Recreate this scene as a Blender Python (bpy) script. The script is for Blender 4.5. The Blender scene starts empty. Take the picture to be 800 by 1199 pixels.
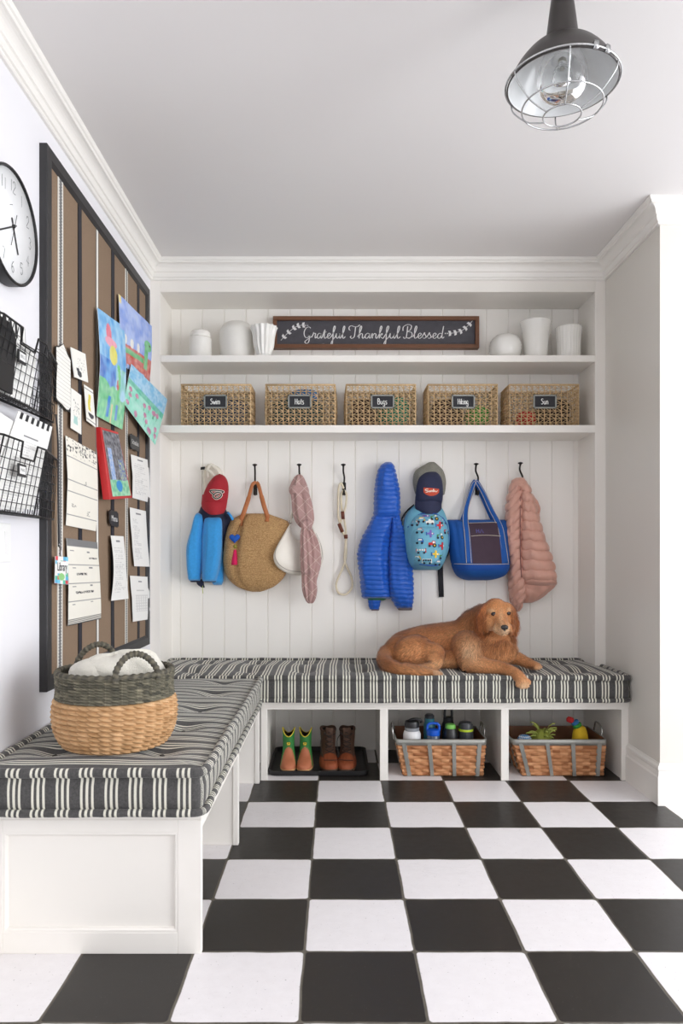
import bpy, math, random
import numpy as np
from mathutils import Vector, Matrix, noise as mn
PI = math.pi
sc = bpy.context.scene
COL = sc.collection
R = random.Random(7)
CAM = Vector((0, 0, 1.10)); F = 848.0; CX = 394.0; CY = 652.0
# ---- camera calibration: a photo pixel at a known distance gives a point of the room
def P(px, py, Y): return Vector(((px-CX)/F*Y, Y, 1.10+(CY-py)/F*Y))
def W(px, py, X):                     # point on a plane parallel to the left wall
    Y = X*F/(px-CX); return Vector((X, Y, 1.10+(CY-py)/F*Y))
def nz(x, y=0., z=0.): return mn.noise(Vector((x, y, z)))
def lin(c):
    o = []
    for v in c[:3]:
        v = v/255.0
        o.append(v/12.92 if v <= .04045 else ((v+.055)/1.055)**2.4)
    return (*o, 1.0)

# ---------------------------------------------------------------- mesh builder
class MB:
    def __init__(s): s.v = []; s.f = []; s.m = []; s.st = []; s.c = []
    def add(s, vs, fs, m=0, st=None, col=None):
        b = len(s.v); n = len(vs)
        s.v.extend([tuple(q) for q in vs])
        s.st.extend(st if st is not None else [(0, 0, 0)]*n)
        if col is None: col = (1, 1, 1, 1)
        s.c.extend(col if isinstance(col, list) else [col]*n)
        for f in fs: s.f.append(tuple(b+i for i in f)); s.m.append(m)
        return s
    def build(s, name, mats, parent=None, smooth=True, bevel=0, loc=None, kind=None, label=None, ang=None, seg=2):
        me = bpy.data.meshes.new(name)
        me.from_pydata(s.v, [], s.f)
        if not isinstance(mats, (list, tuple)): mats = [mats]
        for m in mats: me.materials.append(m)
        me.polygons.foreach_set('material_index', s.m)
        me.polygons.foreach_set('use_smooth', [bool(smooth)]*len(s.f))
        a = me.attributes.new('st', 'FLOAT_VECTOR', 'POINT')
        a.data.foreach_set('vector', [x for t in s.st for x in t])
        a = me.attributes.new('Col', 'FLOAT_COLOR', 'POINT')
        a.data.foreach_set('color', [x for t in s.c for x in t])
        me.update()
        o = bpy.data.objects.new(name, me); COL.objects.link(o)
        if smooth and ang:
            try: me.set_sharp_from_angle(angle=math.radians(ang))
            except Exception: pass
        if bevel:
            b = o.modifiers.new('bevel', 'BEVEL'); b.width = bevel; b.segments = seg; b.limit_method = 'ANGLE'; b.angle_limit = .6
            b.harden_normals = False
        if parent is not None: setparent(o, parent)
        if kind: o['kind'] = kind
        if label: o['label'] = label
        return o
def setparent(o, p):
    o.parent = p
    o.matrix_parent_inverse = world(p).inverted()
def world(o):
    m = Matrix.LocRotScale(o.location, o.rotation_euler, o.scale)
    if o.parent: m = world(o.parent) @ o.matrix_parent_inverse @ m
    return m
def thing(name, label, cat, loc=(0, 0, 0), group=None):
    o = bpy.data.objects.new(name, None); COL.objects.link(o); o.location = loc; o.empty_display_size = .05
    return tag(o, label, cat, group)
def tag(o, label, cat, group=None):
    o['label'] = label; o['category'] = cat
    if group: o['group'] = group
    return o
def struct(o): o['kind'] = 'structure'; return o

def box(mb, x0, x1, y0, y1, z0, z1, m=0, st=None):
    v = [(x, y, z) for z in (z0, z1) for y in (y0, y1) for x in (x0, x1)]
    f = [(0, 2, 3, 1), (4, 5, 7, 6), (0, 1, 5, 4), (2, 6, 7, 3), (0, 4, 6, 2), (1, 3, 7, 5)]
    return mb.add(v, f, m, st)
def obox(mb, c, ax, ay, az, m=0):      # oriented box from centre and half-axis vectors
    v = [c+ax*i+ay*j+az*k for k in (-1, 1) for j in (-1, 1) for i in (-1, 1)]
    f = [(0, 2, 3, 1), (4, 5, 7, 6), (0, 1, 5, 4), (2, 6, 7, 3), (0, 4, 6, 2), (1, 3, 7, 5)]
    return mb.add(v, f, m)
def spline(pts, n=6, closed=False):
    pts = [Vector(p) for p in pts]; N = len(pts); out = []
    rng = range(N) if closed else range(N-1)
    for i in rng:
        if closed: a, b, c, d = pts[i-1], pts[i], pts[(i+1) % N], pts[(i+2) % N]
        else: a, b, c, d = pts[max(i-1, 0)], pts[i], pts[i+1], pts[min(i+2, N-1)]
        for k in range(n):
            t = k/n
            out.append(.5*((2*b)+(c-a)*t+(2*a-5*b+4*c-d)*t*t+(3*b-a-3*c+d)*t**3))
    if not closed: out.append(pts[-1].copy())
    return out
def tube(mb, pts, r, n=8, m=0, closed=False, flat=None, up=None, stfn=None, col=None, cap=True):
    pts = [Vector(p) for p in pts]; N = len(pts)
    rr = r if isinstance(r, (list, tuple)) else [r]*N
    T = []
    for i in range(N):
        a = pts[(i-1) % N] if (closed or i > 0) else pts[0]
        b = pts[(i+1) % N] if (closed or i < N-1) else pts[-1]
        d = b-a; T.append(d.normalized() if d.length > 1e-9 else Vector((0, 0, 1)))
    u = Vector(up) if up is not None else (Vector((0, 0, 1)) if abs(T[0].z) < .9 else Vector((1, 0, 0)))
    vs = []; sts = []; L = 0
    for i in range(N):
        t = T[i]
        if up is not None: u = Vector(up)
        u = (u-t*u.dot(t))
        if u.length < 1e-6: u = t.orthogonal()
        u.normalize(); w = t.cross(u)
        if i: L += (pts[i]-pts[i-1]).length
        for k in range(n):
            a = 2*PI*k/n; fu, fw = (flat or (1, 1))
            vs.append(pts[i]+(u*math.cos(a)*fu+w*math.sin(a)*fw)*rr[i])
            sts.append((stfn(vs[-1], L) if stfn else (L, k/n, 0)))
    fs = []
    M = N if closed else N-1
    for i in range(M):
        for k in range(n):
            a = i*n+k; b = i*n+(k+1) % n; c = ((i+1) % N)*n+(k+1) % n; d = ((i+1) % N)*n+k
            fs.append((a, b, c, d))
    if not closed and cap:
        fs.append(tuple(range(n))[::-1]); fs.append(tuple(range((N-1)*n, N*n)))
    return mb.add(vs, fs, m, sts, col)
def lathe(mb, prof, c=(0, 0, 0), n=36, m=0, fn=None, colfn=None, axis=None, ex=1., ey=1., cap=True):
    vs = []; sts = []; cl = []; c = Vector(c); K = len(prof)
    Mx = axis or Matrix.Identity(3)
    for i, (r, z) in enumerate(prof):
        for k in range(n):
            a = 2*PI*k/n
            rr = r+(fn(a, z, i) if fn else 0)
            vs.append(c+Mx @ Vector((rr*math.cos(a)*ex, rr*math.sin(a)*ey, z))); sts.append((a, z, i/K))
            cl.append(colfn(a, z, i) if colfn else (1, 1, 1, 1))
    fs = []
    for i in range(K-1):
        for k in range(n):
            fs.append((i*n+k, i*n+(k+1) % n, (i+1)*n+(k+1) % n, (i+1)*n+k))
    if cap and prof[0][0] > 1e-6: fs.append(tuple(range(n))[::-1])
    if cap and prof[-1][0] > 1e-6: fs.append(tuple(range((K-1)*n, K*n)))
    return mb.add(vs, fs, m, sts, cl)
def grid(mb, nu, nv, fn, m=0, cu=False, stfn=None, colfn=None, flip=False):
    vs = []; sts = []; cl = []
    for j in range(nv+1):
        for i in range(nu if cu else nu+1):
            u, v = i/nu, j/nv
            vs.append(fn(u, v)); sts.append(stfn(u, v) if stfn else (u, v, 0)); cl.append(colfn(u, v) if colfn else (1, 1, 1, 1))
    w = nu if cu else nu+1; fs = []
    for j in range(nv):
        for i in range(nu):
            q = (j*w+i, j*w+(i+1) % w, (j+1)*w+(i+1) % w, (j+1)*w+i)
            fs.append(q[::-1] if flip else q)
    return mb.add(vs, fs, m, sts, cl)
def prism(mb, poly, mp, h0, h1, m=0):  # poly 2D, mp(x,y,h)->Vector
    n = len(poly)
    vs = [mp(x, y, h0) for x, y in poly]+[mp(x, y, h1) for x, y in poly]
    fs = [tuple(range(n))[::-1], tuple(range(n, 2*n))]+[(i, (i+1) % n, n+(i+1) % n, n+i) for i in range(n)]
    return mb.add(vs, fs, m)
def sheet(mb, c4, nu, nv, th, bend=None, colfn=None, m=0, nrm=None):
    """thin sheet over four corners (tl, tr, br, bl) with real thickness; bend(u,v)->offset along the normal"""
    tl, tr, br, bl = [Vector(c) for c in c4]
    N = Vector(nrm) if nrm is not None else (tr-tl).cross(bl-tl).normalized()
    def pt(u, v, o): return (tl*(1-u)+tr*u)*(1-v)+(bl*(1-u)+br*u)*v+N*((bend(u, v) if bend else 0)+o)
    grid(mb, nu, nv, lambda u, v: pt(u, v, th), m, colfn=colfn)
    grid(mb, nu, nv, lambda u, v: pt(u, v, 0), m, flip=True, colfn=lambda u, v: (.8, .8, .8, 1))
    per = [(i/nu, 0) for i in range(nu)]+[(1, j/nv) for j in range(nv)]+[(1-i/nu, 1) for i in range(nu)]+[(0, 1-j/nv) for j in range(nv)]
    vs = [pt(u, v, 0) for u, v in per]+[pt(u, v, th) for u, v in per]; n = len(per)
    mb.add(vs, [(i, (i+1) % n, n+(i+1) % n, n+i) for i in range(n)], m, col=(.85, .85, .83, 1))
    return pt
def interp(rows, t):                     # smooth table lookup; rows = [(t, a, b, ...)]
    if t <= rows[0][0]: return list(rows[0][1:])
    for i in range(len(rows)-1):
        if t <= rows[i+1][0]:
            a, b = rows[i], rows[i+1]; p = rows[i-1] if i > 0 else a; q = rows[i+2] if i+2 < len(rows) else b
            s = (t-a[0])/(b[0]-a[0]); h = b[0]-a[0]; out = []
            for k in range(1, len(a)):
                ma = (b[k]-p[k])/(b[0]-p[0])*h; mb_ = (q[k]-a[k])/(q[0]-a[0])*h
                out.append((2*s**3-3*s*s+1)*a[k]+(s**3-2*s*s+s)*ma+(-2*s**3+3*s*s)*b[k]+(s**3-s*s)*mb_)
            return out
    return list(rows[-1][1:])
YW = 4.13
def drape(mb, rows, n=44, nr=60, fn=None, m=0, e=.8, Y0=None, colfn=None, capround=.012, off=.006, flatback=.55):
    """hanging soft volume. rows = (py, pxl, pxr, depth_m[, yoff]); it rests against the beadboard.
    fn(a, t, z) -> outward displacement in metres"""
    rows = [tuple(r)+(0,)*(5-len(r)) for r in rows]
    t0, t1 = rows[0][0], rows[-1][0]
    vs = []; sts = []; cl = []
    for j in range(nr+1):
        t = t0+(t1-t0)*j/nr
        l, r_, d, yo = interp(rows, t)
        k = 1.0
        ee = min(j, nr-j)/nr
        if ee < .04: k = math.sqrt(max(0, 1-(1-ee/.04)**2))*.75+.25 if ee > 0 else .25
        d = max(d, .004)
        Yc = (Y0 if Y0 else YW-off)-d*flatback-yo
        cx = (l+r_)/2; hw = abs(r_-l)/2/F*Yc
        C = P(cx, t, Yc)
        for i in range(n):
            a = 2*PI*i/n; ca, sa = math.cos(a), math.sin(a)
            x = hw*math.copysign(abs(ca)**e, ca); y = -d*math.copysign(abs(sa)**.9, sa)*(1 if sa > 0 else flatback)
            o = fn(a, j/nr, C.z) if fn else 0
            x += o*ca*k; y += -o*max(sa, -.2)*k
            vs.append(C+Vector((x*(.9+.1*k), y*k, 0)))
            sts.append((C.x+x, C.z, a)); cl.append(colfn(C.x+x, C.z, a, j/nr) if colfn else (1, 1, 1, 1))
    fs = []
    for j in range(nr):
        for i in range(n):
            fs.append((j*n+i, (j+1)*n+i, (j+1)*n+(i+1) % n, j*n+(i+1) % n))
    fs.append(tuple(range(n))); fs.append(tuple(range(nr*n, nr*n+n))[::-1])
    mb.add(vs, fs, m, sts, cl)
    def surf(px, py, h=.001):
        l, r_, d, yo = interp(rows, py); d = max(d, .004); Yc = (Y0 if Y0 else YW-off)-d*flatback-yo
        cx = (l+r_)/2; hp = abs(r_-l)/2; s_ = max(-1, min(1, (px-cx)/hp)); ca = math.copysign(abs(s_)**(1/e), s_); sa = math.sqrt(max(0, 1-ca*ca))
        C = P(cx, py, Yc); o = fn(math.acos(ca), (py-t0)/(t1-t0), C.z) if fn else 0
        return Vector((C.x+(px-cx)/F*Yc, Yc-d*sa**.9-o*sa-h, C.z))
    return surf
_fc = {}
def textpoly(s, size=1.0, font=None):    # mesh of printed characters, x right, y up, centred
    key = s
    if key not in _fc:
        cu = bpy.data.curves.new('txt', 'FONT'); cu.body = s; cu.align_x = 'CENTER'; cu.align_y = 'CENTER'; cu.resolution_u = 3; cu.size = 1
        ob = bpy.data.objects.new('txt', cu); COL.objects.link(ob)
        dg = bpy.context.evaluated_depsgraph_get()
        me = bpy.data.meshes.new_from_object(ob.evaluated_get(dg))
        _fc[key] = ([tuple(v.co) for v in me.vertices], [tuple(p.vertices) for p in me.polygons])
        bpy.data.meshes.remove(me); bpy.data.objects.remove(ob); bpy.data.curves.remove(cu)
    v, f = _fc[key]
    return [(x*size, y*size) for x, y, z in v], f
def addtext(mb, s, size, mp, m=0, h=.0006, sx=1.0):   # raised printed text: mp(x,y,h)
    v, f = textpoly(s, size); n = len(v)
    vs = [mp(x*sx, y, h) for x, y in v]
    mb.add(vs, f, m)
def ribbon(mb, pts, mp, w0, w1, h=.0008, m=0, ang=.9, n=5):
    """pen stroke of varying width drawn on a surface"""
    p3 = spline([(x, y, 0) for x, y in pts], n); N = len(p3); vs = []
    for i in range(N):
        d = (p3[min(i+1, N-1)]-p3[max(i-1, 0)]); d = d.normalized() if d.length else Vector((1, 0, 0))
        nrm = Vector((-d.y, d.x, 0)); w = w0+(w1-w0)*abs(math.sin(math.atan2(d.y, d.x)))**2
        for s_ in (-1, 1):
            q = p3[i]+nrm*w*.5*s_; vs.append(mp(q.x, q.y, h))
    mb.add(vs, [(2*i, 2*i+1, 2*i+3, 2*i+2) for i in range(N-1)], m)
def sweep(mb, prof, path, m=0, closed=False):
    """profile (out, z) swept along a plan path with mitred corners; out is to the right of travel"""
    N = len(path); rings = []
    for i in range(N):
        p = Vector(path[i]).to_2d()
        a = (p-Vector(path[i-1]).to_2d()).normalized() if i > 0 else None
        b = (Vector(path[i+1]).to_2d()-p).normalized() if i < N-1 else None
        a = a or b; b = b or a
        na = Vector((a.y, -a.x)); nb = Vector((b.y, -b.x)); mi = (na+nb); mi = mi/(mi.length_squared/2) if mi.length > 1e-6 else na
        rings.append([(p.x+mi.x*d, p.y+mi.y*d, z) for d, z in prof])
    n = len(prof); vs = [v for r in rings for v in r]; fs = []
    for i in range(N-1):
        for k in range(n):
            fs.append((i*n+k, (i+1)*n+k, (i+1)*n+(k+1) % n, i*n+(k+1) % n))
    fs.append(tuple(range(n))); fs.append(tuple(range((N-1)*n, N*n))[::-1])
    return mb.add(vs, fs, m)

# ---------------------------------------------------------------- materials
def newmat(name):
    m = bpy.data.materials.new(name); m.use_nodes = True; nt = m.node_tree
    b = nt.nodes['Principled BSDF']; return m, nt, b
def val(nt, op, a, b=None, c=None, clamp=False):
    n = nt.nodes.new('ShaderNodeMath'); n.operation = op; n.use_clamp = clamp
    for i, x in enumerate((a, b, c)):
        if x is None: continue
        if isinstance(x, (int, float)): n.inputs[i].default_value = x
        else: nt.links.new(x, n.inputs[i])
    return n.outputs[0]
def mixc(nt, f, a, b, mode='MIX'):
    n = nt.nodes.new('ShaderNodeMix'); n.data_type = 'RGBA'; n.blend_type = mode
    for s, x in ((n.inputs[0], f), (n.inputs[6], a), (n.inputs[7], b)):
        if isinstance(x, (int, float, tuple)): s.default_value = x
        else: nt.links.new(x, s)
    return n.outputs[2]
def tc(nt, kind='Object'):
    n = nt.nodes.new('ShaderNodeTexCoord'); return n.outputs[kind]
def attr(nt, name, out='Vector'):
    n = nt.nodes.new('ShaderNodeAttribute'); n.attribute_name = name; return n.outputs[out]
def nois(nt, vec, scale, detail=3, rough=.5, st=None):
    if st:
        mp = nt.nodes.new('ShaderNodeMapping'); mp.inputs['Scale'].default_value = st; nt.links.new(vec, mp.inputs[0]); vec = mp.outputs[0]
    n = nt.nodes.new('ShaderNodeTexNoise'); n.inputs['Scale'].default_value = scale; n.inputs['Detail'].default_value = detail
    n.inputs['Roughness'].default_value = rough; nt.links.new(vec, n.inputs['Vector']); return n.outputs['Fac']
def bump(nt, b, h, strength=.3, dist=.001):
    n = nt.nodes.new('ShaderNodeBump'); n.inputs['Strength'].default_value = strength; n.inputs['Distance'].default_value = dist
    nt.links.new(h, n.inputs['Height']); nt.links.new(n.outputs[0], b.inputs['Normal'])
def sep(nt, v):
    n = nt.nodes.new('ShaderNodeSeparateXYZ'); nt.links.new(v, n.inputs[0]); return n.outputs
_mc = {}
def mat(name, c, rough=.5, metal=0., amt=.06, scale=30, bs=0., bscale=300, bdist=.001, sheen=0., coat=0., attrc=False, spec=None, stretch=None, sss=0):
    if name in _mc: return _mc[name]
    m, nt, b = newmat(name); v = tc(nt)
    if stretch:
        mp = nt.nodes.new('ShaderNodeMapping'); mp.inputs['Scale'].default_value = stretch; nt.links.new(v, mp.inputs[0]); v = mp.outputs[0]
    f = nois(nt, v, scale)
    L = lin(c); A = tuple(x*(1-amt*1.4) for x in L[:3])+(1,); B = tuple(min(1, x*(1+amt*1.4)) for x in L[:3])+(1,)
    if attrc:
        ac = attr(nt, 'Col', 'Color'); k = val(nt, 'MULTIPLY_ADD', f, 2*amt, 1-amt)
        cc = nt.nodes.new('ShaderNodeCombineColor')
        for i in range(3): nt.links.new(k, cc.inputs[i])
        col = mixc(nt, 1.0, ac, cc.outputs[0], 'MULTIPLY')
    else: col = mixc(nt, f, A, B)
    nt.links.new(col, b.inputs['Base Color'])
    b.inputs['Roughness'].default_value = rough; b.inputs['Metallic'].default_value = metal
    if sheen: b.inputs['Sheen Weight'].default_value = sheen; b.inputs['Sheen Roughness'].default_value = .5
    if coat: b.inputs['Coat Weight'].default_value = coat
    if spec is not None: b.inputs['Specular IOR Level'].default_value = spec
    if sss: b.inputs['Subsurface Weight'].default_value = sss; b.inputs['Subsurface Scale'].default_value = .01
    if bs: bump(nt, b, nois(nt, v, bscale, 2), bs, bdist)
    _mc[name] = m; return m

wallp = mat('painted_wall', (234, 233, 236), .6, amt=.008, scale=3, bs=.05, bscale=260)
beadp = mat('painted_beadboard', (247, 244, 238), .5, amt=.008, scale=4)
trimp = mat('painted_trim', (241, 238, 232), .38, amt=.008, scale=4)
ceilp = mat('painted_ceiling', (232, 229, 227), .8, amt=.006, scale=2)
cabp = mat('painted_cabinet', (240, 236, 229), .38, amt=.008, scale=5)

def stripe_mat():
    m, nt, b = newmat('ticking_stripe_fabric'); st = attr(nt, 'st'); s = sep(nt, st)
    o = tc(nt)
    wob = val(nt, 'MULTIPLY_ADD', nois(nt, o, 9, 2), .003, -.0015)
    x = val(nt, 'ADD', s[0], wob)
    fr = val(nt, 'FRACT', val(nt, 'DIVIDE', val(nt, 'ADD', x, 5.0), .066))
    d = val(nt, 'ABSOLUTE', val(nt, 'SUBTRACT', fr, .5))
    def line(c, w): return val(nt, 'SUBTRACT', 1.0, val(nt, 'MULTIPLY', val(nt, 'SUBTRACT', val(nt, 'ABSOLUTE', val(nt, 'SUBTRACT', d, c)), w), 60.0, clamp=True), clamp=True)
    W_ = val(nt, 'MAXIMUM', line(0.0, .048), line(.225, .042), clamp=True)
    fine = nois(nt, o, 700, 2)
    heath = nois(nt, o, 160, 3, .7)
    dark = mixc(nt, heath, lin((28, 28, 29)), lin((98, 96, 94)))
    lt = mixc(nt, fine, lin((200, 198, 182)), lin((236, 234, 220)))
    nt.links.new(mixc(nt, W_, dark, lt), b.inputs['Base Color'])
    b.inputs['Roughness'].default_value = .85; b.inputs['Sheen Weight'].default_value = .15
    bump(nt, b, fine, .35, .0012)
    return m
ticking = stripe_mat()

def floor_mat():
    m, nt, b = newmat('checkered_cement_tile'); o = tc(nt); s = sep(nt, o)
    w1 = val(nt, 'MULTIPLY_ADD', nois(nt, o, 5, 3), .010, -.005); w2 = val(nt, 'MULTIPLY_ADD', nois(nt, o, 6.3, 3, .5, (1.3, .8, 1)), .010, -.005)
    x = val(nt, 'DIVIDE', val(nt, 'ADD', val(nt, 'SUBTRACT', s[0], .2183), w1), .3075)
    y = val(nt, 'DIVIDE', val(nt, 'SUBTRACT', 3.56, val(nt, 'ADD', s[1], w2)), .3085)
    i, j = val(nt, 'FLOOR', x), val(nt, 'FLOOR', y)
    par = val(nt, 'FLOORED_MODULO', val(nt, 'ADD', i, j), 2.0)
    qx = val(nt, 'MAXIMUM', val(nt, 'SUBTRACT', val(nt, 'ABSOLUTE', val(nt, 'SUBTRACT', val(nt, 'FRACT', x), .5)), .455), 0.0)
    qy = val(nt, 'MAXIMUM', val(nt, 'SUBTRACT', val(nt, 'ABSOLUTE', val(nt, 'SUBTRACT', val(nt, 'FRACT', y), .5)), .455), 0.0)
    L = val(nt, 'SQRT', val(nt, 'ADD', val(nt, 'MULTIPLY', qx, qx), val(nt, 'MULTIPLY', qy, qy)))
    g = val(nt, 'MULTIPLY', val(nt, 'SUBTRACT', L, .030), 130.0, clamp=True)       # 1 in the grout
    # tile wear
    n1 = nois(nt, o, 2.2, 5, .6); n2 = nois(nt, o, 30, 4, .65); sp = nois(nt, o, 140, 2, .5)
    scr = nois(nt, o, 7, 6, .7, (1, 5, 1))
    scm = val(nt, 'MULTIPLY', val(nt, 'SUBTRACT', .012, val(nt, 'ABSOLUTE', val(nt, 'SUBTRACT', scr, .5))), 60.0, clamp=True)
    scm = val(nt, 'MULTIPLY', scm, val(nt, 'MULTIPLY', val(nt, 'SUBTRACT', n1, .56), 6.0, clamp=True))
    pit = val(nt, 'MULTIPLY', val(nt, 'SUBTRACT', .30, sp), 30.0, clamp=True)
    wh = mixc(nt, n2, lin((228, 224, 225)), lin((240, 237, 238)))
    wh = mixc(nt, val(nt, 'MULTIPLY', scm, .55), wh, lin((150, 145, 140)))
    wh = mixc(nt, val(nt, 'MULTIPLY', pit, .5), wh, lin((120, 115, 108)))
    bk = mixc(nt, n2, lin((30, 28, 26)), lin((54, 50, 46)))
    bk = mixc(nt, val(nt, 'MULTIPLY', scm, .15), bk, lin((110, 104, 98)))
    tile = mixc(nt, par, bk, wh)
    gr = mixc(nt, n2, lin((78, 73, 64)), lin((118, 112, 102)))
    nt.links.new(mixc(nt, g, tile, gr), b.inputs['Base Color'])
    ro = val(nt, 'ADD', val(nt, 'MULTIPLY', n2, .25), .27)
    ro = val(nt, 'ADD', ro, val(nt, 'MULTIPLY', g, .4))
    nt.links.new(ro, b.inputs['Roughness']); b.inputs['Specular IOR Level'].default_value = .32
    hh = val(nt, 'ADD', val(nt, 'MULTIPLY', g, -1.0), val(nt, 'ADD', val(nt, 'MULTIPLY', n1, .8), val(nt, 'MULTIPLY', pit, -.3)))
    bump(nt, b, hh, .6, .0025)
    return m
tilem = floor_mat()

# ---------------------------------------------------------------- room shell
XL, XR, YF, ZC = -.992, 1.4366, 3.214, 2.67
XFAR, YB = 4.2, -3.2
m = MB(); box(m, XL-.1, XFAR+.1, YB-.1, 4.3, -.08, 0); struct(m.build('floor', tilem, smooth=False))
m = MB(); box(m, XL-.1, XFAR+.1, YB-.1, 4.3, ZC, ZC+.1); struct(m.build('ceiling', ceilp, smooth=False))
m = MB(); box(m, XL-.1, XL, YB-.1, 4.3, 0, ZC); struct(m.build('wall_left', wallp, smooth=False))
# beadboard back wall: real V grooves every 12.45 cm
m = MB(); xs = []
x = XL-.02; g0 = -.7646-.1245*3
pts = [(XL-.05, 0)]
k = g0
while k < XR+.05:
    if k > XL-.03: pts += [(k-.004, 0), (k-.0015, .006), (k+.0015, .006), (k+.004, 0)]
    k += .1245
pts.append((XR+.06, 0)); n = len(pts)
vs = [(x, YW+d, 0) for x, d in pts]+[(x, YW+d, ZC) for x, d in pts]
m.add(vs, [(i, i+1, n+i+1, n+i) for i in range(n-1)])
box(m, XL-.05, XR+.06, YW+.0065, YW+.1, 0, ZC)
struct(m.build('wall_back', beadp, smooth=False))
m = MB(); box(m, XR, XR+.12, YF, 4.25, 0, ZC); struct(m.build('wall_right', mat('satin_painted_return', (224, 220, 212), .35, amt=.008, scale=3), smooth=False))
m = MB(); box(m, XR+.12, XFAR+.1, YF, YF+.12, 0, ZC); struct(m.build('wall_front', wallp, smooth=False))
# rear wall and far right wall with window openings
def wallwin(name, axis, pos, a0, a1, wins, th=.12):
    m = MB()
    def bx(p0, p1, z0, z1):
        if axis == 'x': box(m, pos, pos+th, p0, p1, z0, z1)
        else: box(m, p0, p1, pos-th, pos, z0, z1)
    cur = a0
    for (w0, w1, z0, z1) in wins:
        bx(cur, w0, 0, ZC); bx(w0, w1, 0, z0); bx(w0, w1, z1, ZC); cur = w1
    bx(cur, a1, 0, ZC)
    struct(m.build(name, wallp, smooth=False))
WR = [(-1.7, .3, .3, 2.4), (.8, 2.8, .3, 2.4)]
WB = [(1.6, 3.6, .5, 2.35)]
wallwin('wall_far_right', 'x', XFAR, YB, YF, WR)
wallwin('wall_rear', 'y', YB, XL, XFAR, WB)
def win(n_, axis, pos, w0, w1, z0, z1):
    m = MB(); t = .05
    def bx(p0, p1, q0, q1):
        if axis == 'x': box(m, pos+.02, pos+.08, p0, p1, q0, q1)
        else: box(m, p0, p1, pos-.08, pos-.02, q0, q1)
    bx(w0, w1, z0, z0+t); bx(w0, w1, z1-t, z1); bx(w0, w0+t, z0, z1); bx(w1-t, w1, z0, z1)
    bx((w0+w1)/2-.02, (w0+w1)/2+.02, z0, z1); bx(w0, w1, (z0+z1)/2-.02, (z0+z1)/2+.02)
    struct(m.build('window_%d' % n_, trimp, smooth=False))
i = 1
for w in WR: win(i, 'x', XFAR, *w); i += 1
for w in WB: win(i, 'y', YB, *w); i += 1
# crown moulding
cp = [(0, ZC-.004), (0, ZC-.098), (.010, ZC-.098), (.014, ZC-.094), (.014, ZC-.088), (.020, ZC-.085), (.024, ZC-.072), (.025, ZC-.064), (.031, ZC-.060)]
for q in range(7):
    a = q/6*PI/2; cp.append((.031+.032*(1-math.cos(a)), ZC-.058+.032*math.sin(a)))
cp += [(.066, ZC-.022), (.066, ZC-.018), (.072, ZC-.014), (.076, ZC-.006), (.077, ZC-.0005), (0, ZC-.0005)]
YS = 3.86
m = MB(); sweep(m, cp, [(XL, YB+.02), (XL, YS), (XR, YS), (XR, YF), (XFAR, YF)]); struct(m.build('trim_1', trimp, smooth=False))
# baseboard on the return wall and the wall facing the room
bp = [(0, 0), (.016, 0), (.016, .122), (.012, .130), (.010, .150), (.014, .160), (.014, .170), (.006, .178), (.004, .184), (0, .184)]
bp = [(d, z) for d, z in bp][::-1]
m = MB(); sweep(m, bp, [(XR, 3.556), (XR, YF), (XFAR, YF)]); struct(m.build('baseboard_right', trimp, smooth=False))
bp2 = bp
m = MB(); sweep(m, bp, [(XL, YB+.02), (XL, 1.99)]); struct(m.build('baseboard_left', trimp, smooth=False))

# ---------------------------------------------------------------- camera, light
cam = bpy.data.cameras.new('camera'); co = bpy.data.objects.new('camera', cam); COL.objects.link(co)
co.location = CAM; co.rotation_euler = (PI/2, 0, 0)
cam.sensor_fit = 'HORIZONTAL'; cam.sensor_width = 36; cam.lens = F/800*36
cam.shift_x = (400-CX)/800; cam.shift_y = (CY-599.5)/800
sc.camera = co
def area(name, loc, rot, sx, sy, power, col):
    l = bpy.data.lights.new(name, 'AREA'); l.shape = 'RECTANGLE'; l.size = sx; l.size_y = sy; l.energy = power; l.color = col
    o = bpy.data.objects.new(name, l); COL.objects.link(o); o.location = loc; o.rotation_euler = rot
    return o
for w0, w1, z0, z1 in WR:
    area('window_daylight', (XFAR-.03, (w0+w1)/2, (z0+z1)/2), (0, PI/2, 0), z1-z0, w1-w0, 112 if w0 < 0 else 86, (.955, .97, 1.0))
for w0, w1, z0, z1 in WB:
    area('window_daylight', ((w0+w1)/2, YB+.03, (z0+z1)/2), (PI/2, 0, 0), w1-w0, z1-z0, 18, (1.0, .985, .96))
wd = bpy.data.worlds.new('daylight'); sc.world = wd; wd.use_nodes = True
wd.node_tree.nodes['Background'].inputs[0].default_value = (.85, .93, 1, 1); wd.node_tree.nodes['Background'].inputs[1].default_value = 1.5
sc.view_settings.view_transform = 'Standard'; sc.view_settings.look = 'None'; sc.view_settings.gamma = 1; sc.view_settings.exposure = 0.0
sc.view_settings.use_curve_mapping = False
sc.cycles.max_bounces = 10; sc.cycles.diffuse_bounces = 6; sc.cycles.use_denoising = True
try: sc.cycles.denoiser = 'OPENIMAGEDENOISE'
except Exception: pass
sc.cycles.sample_clamp_indirect = 6

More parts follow.
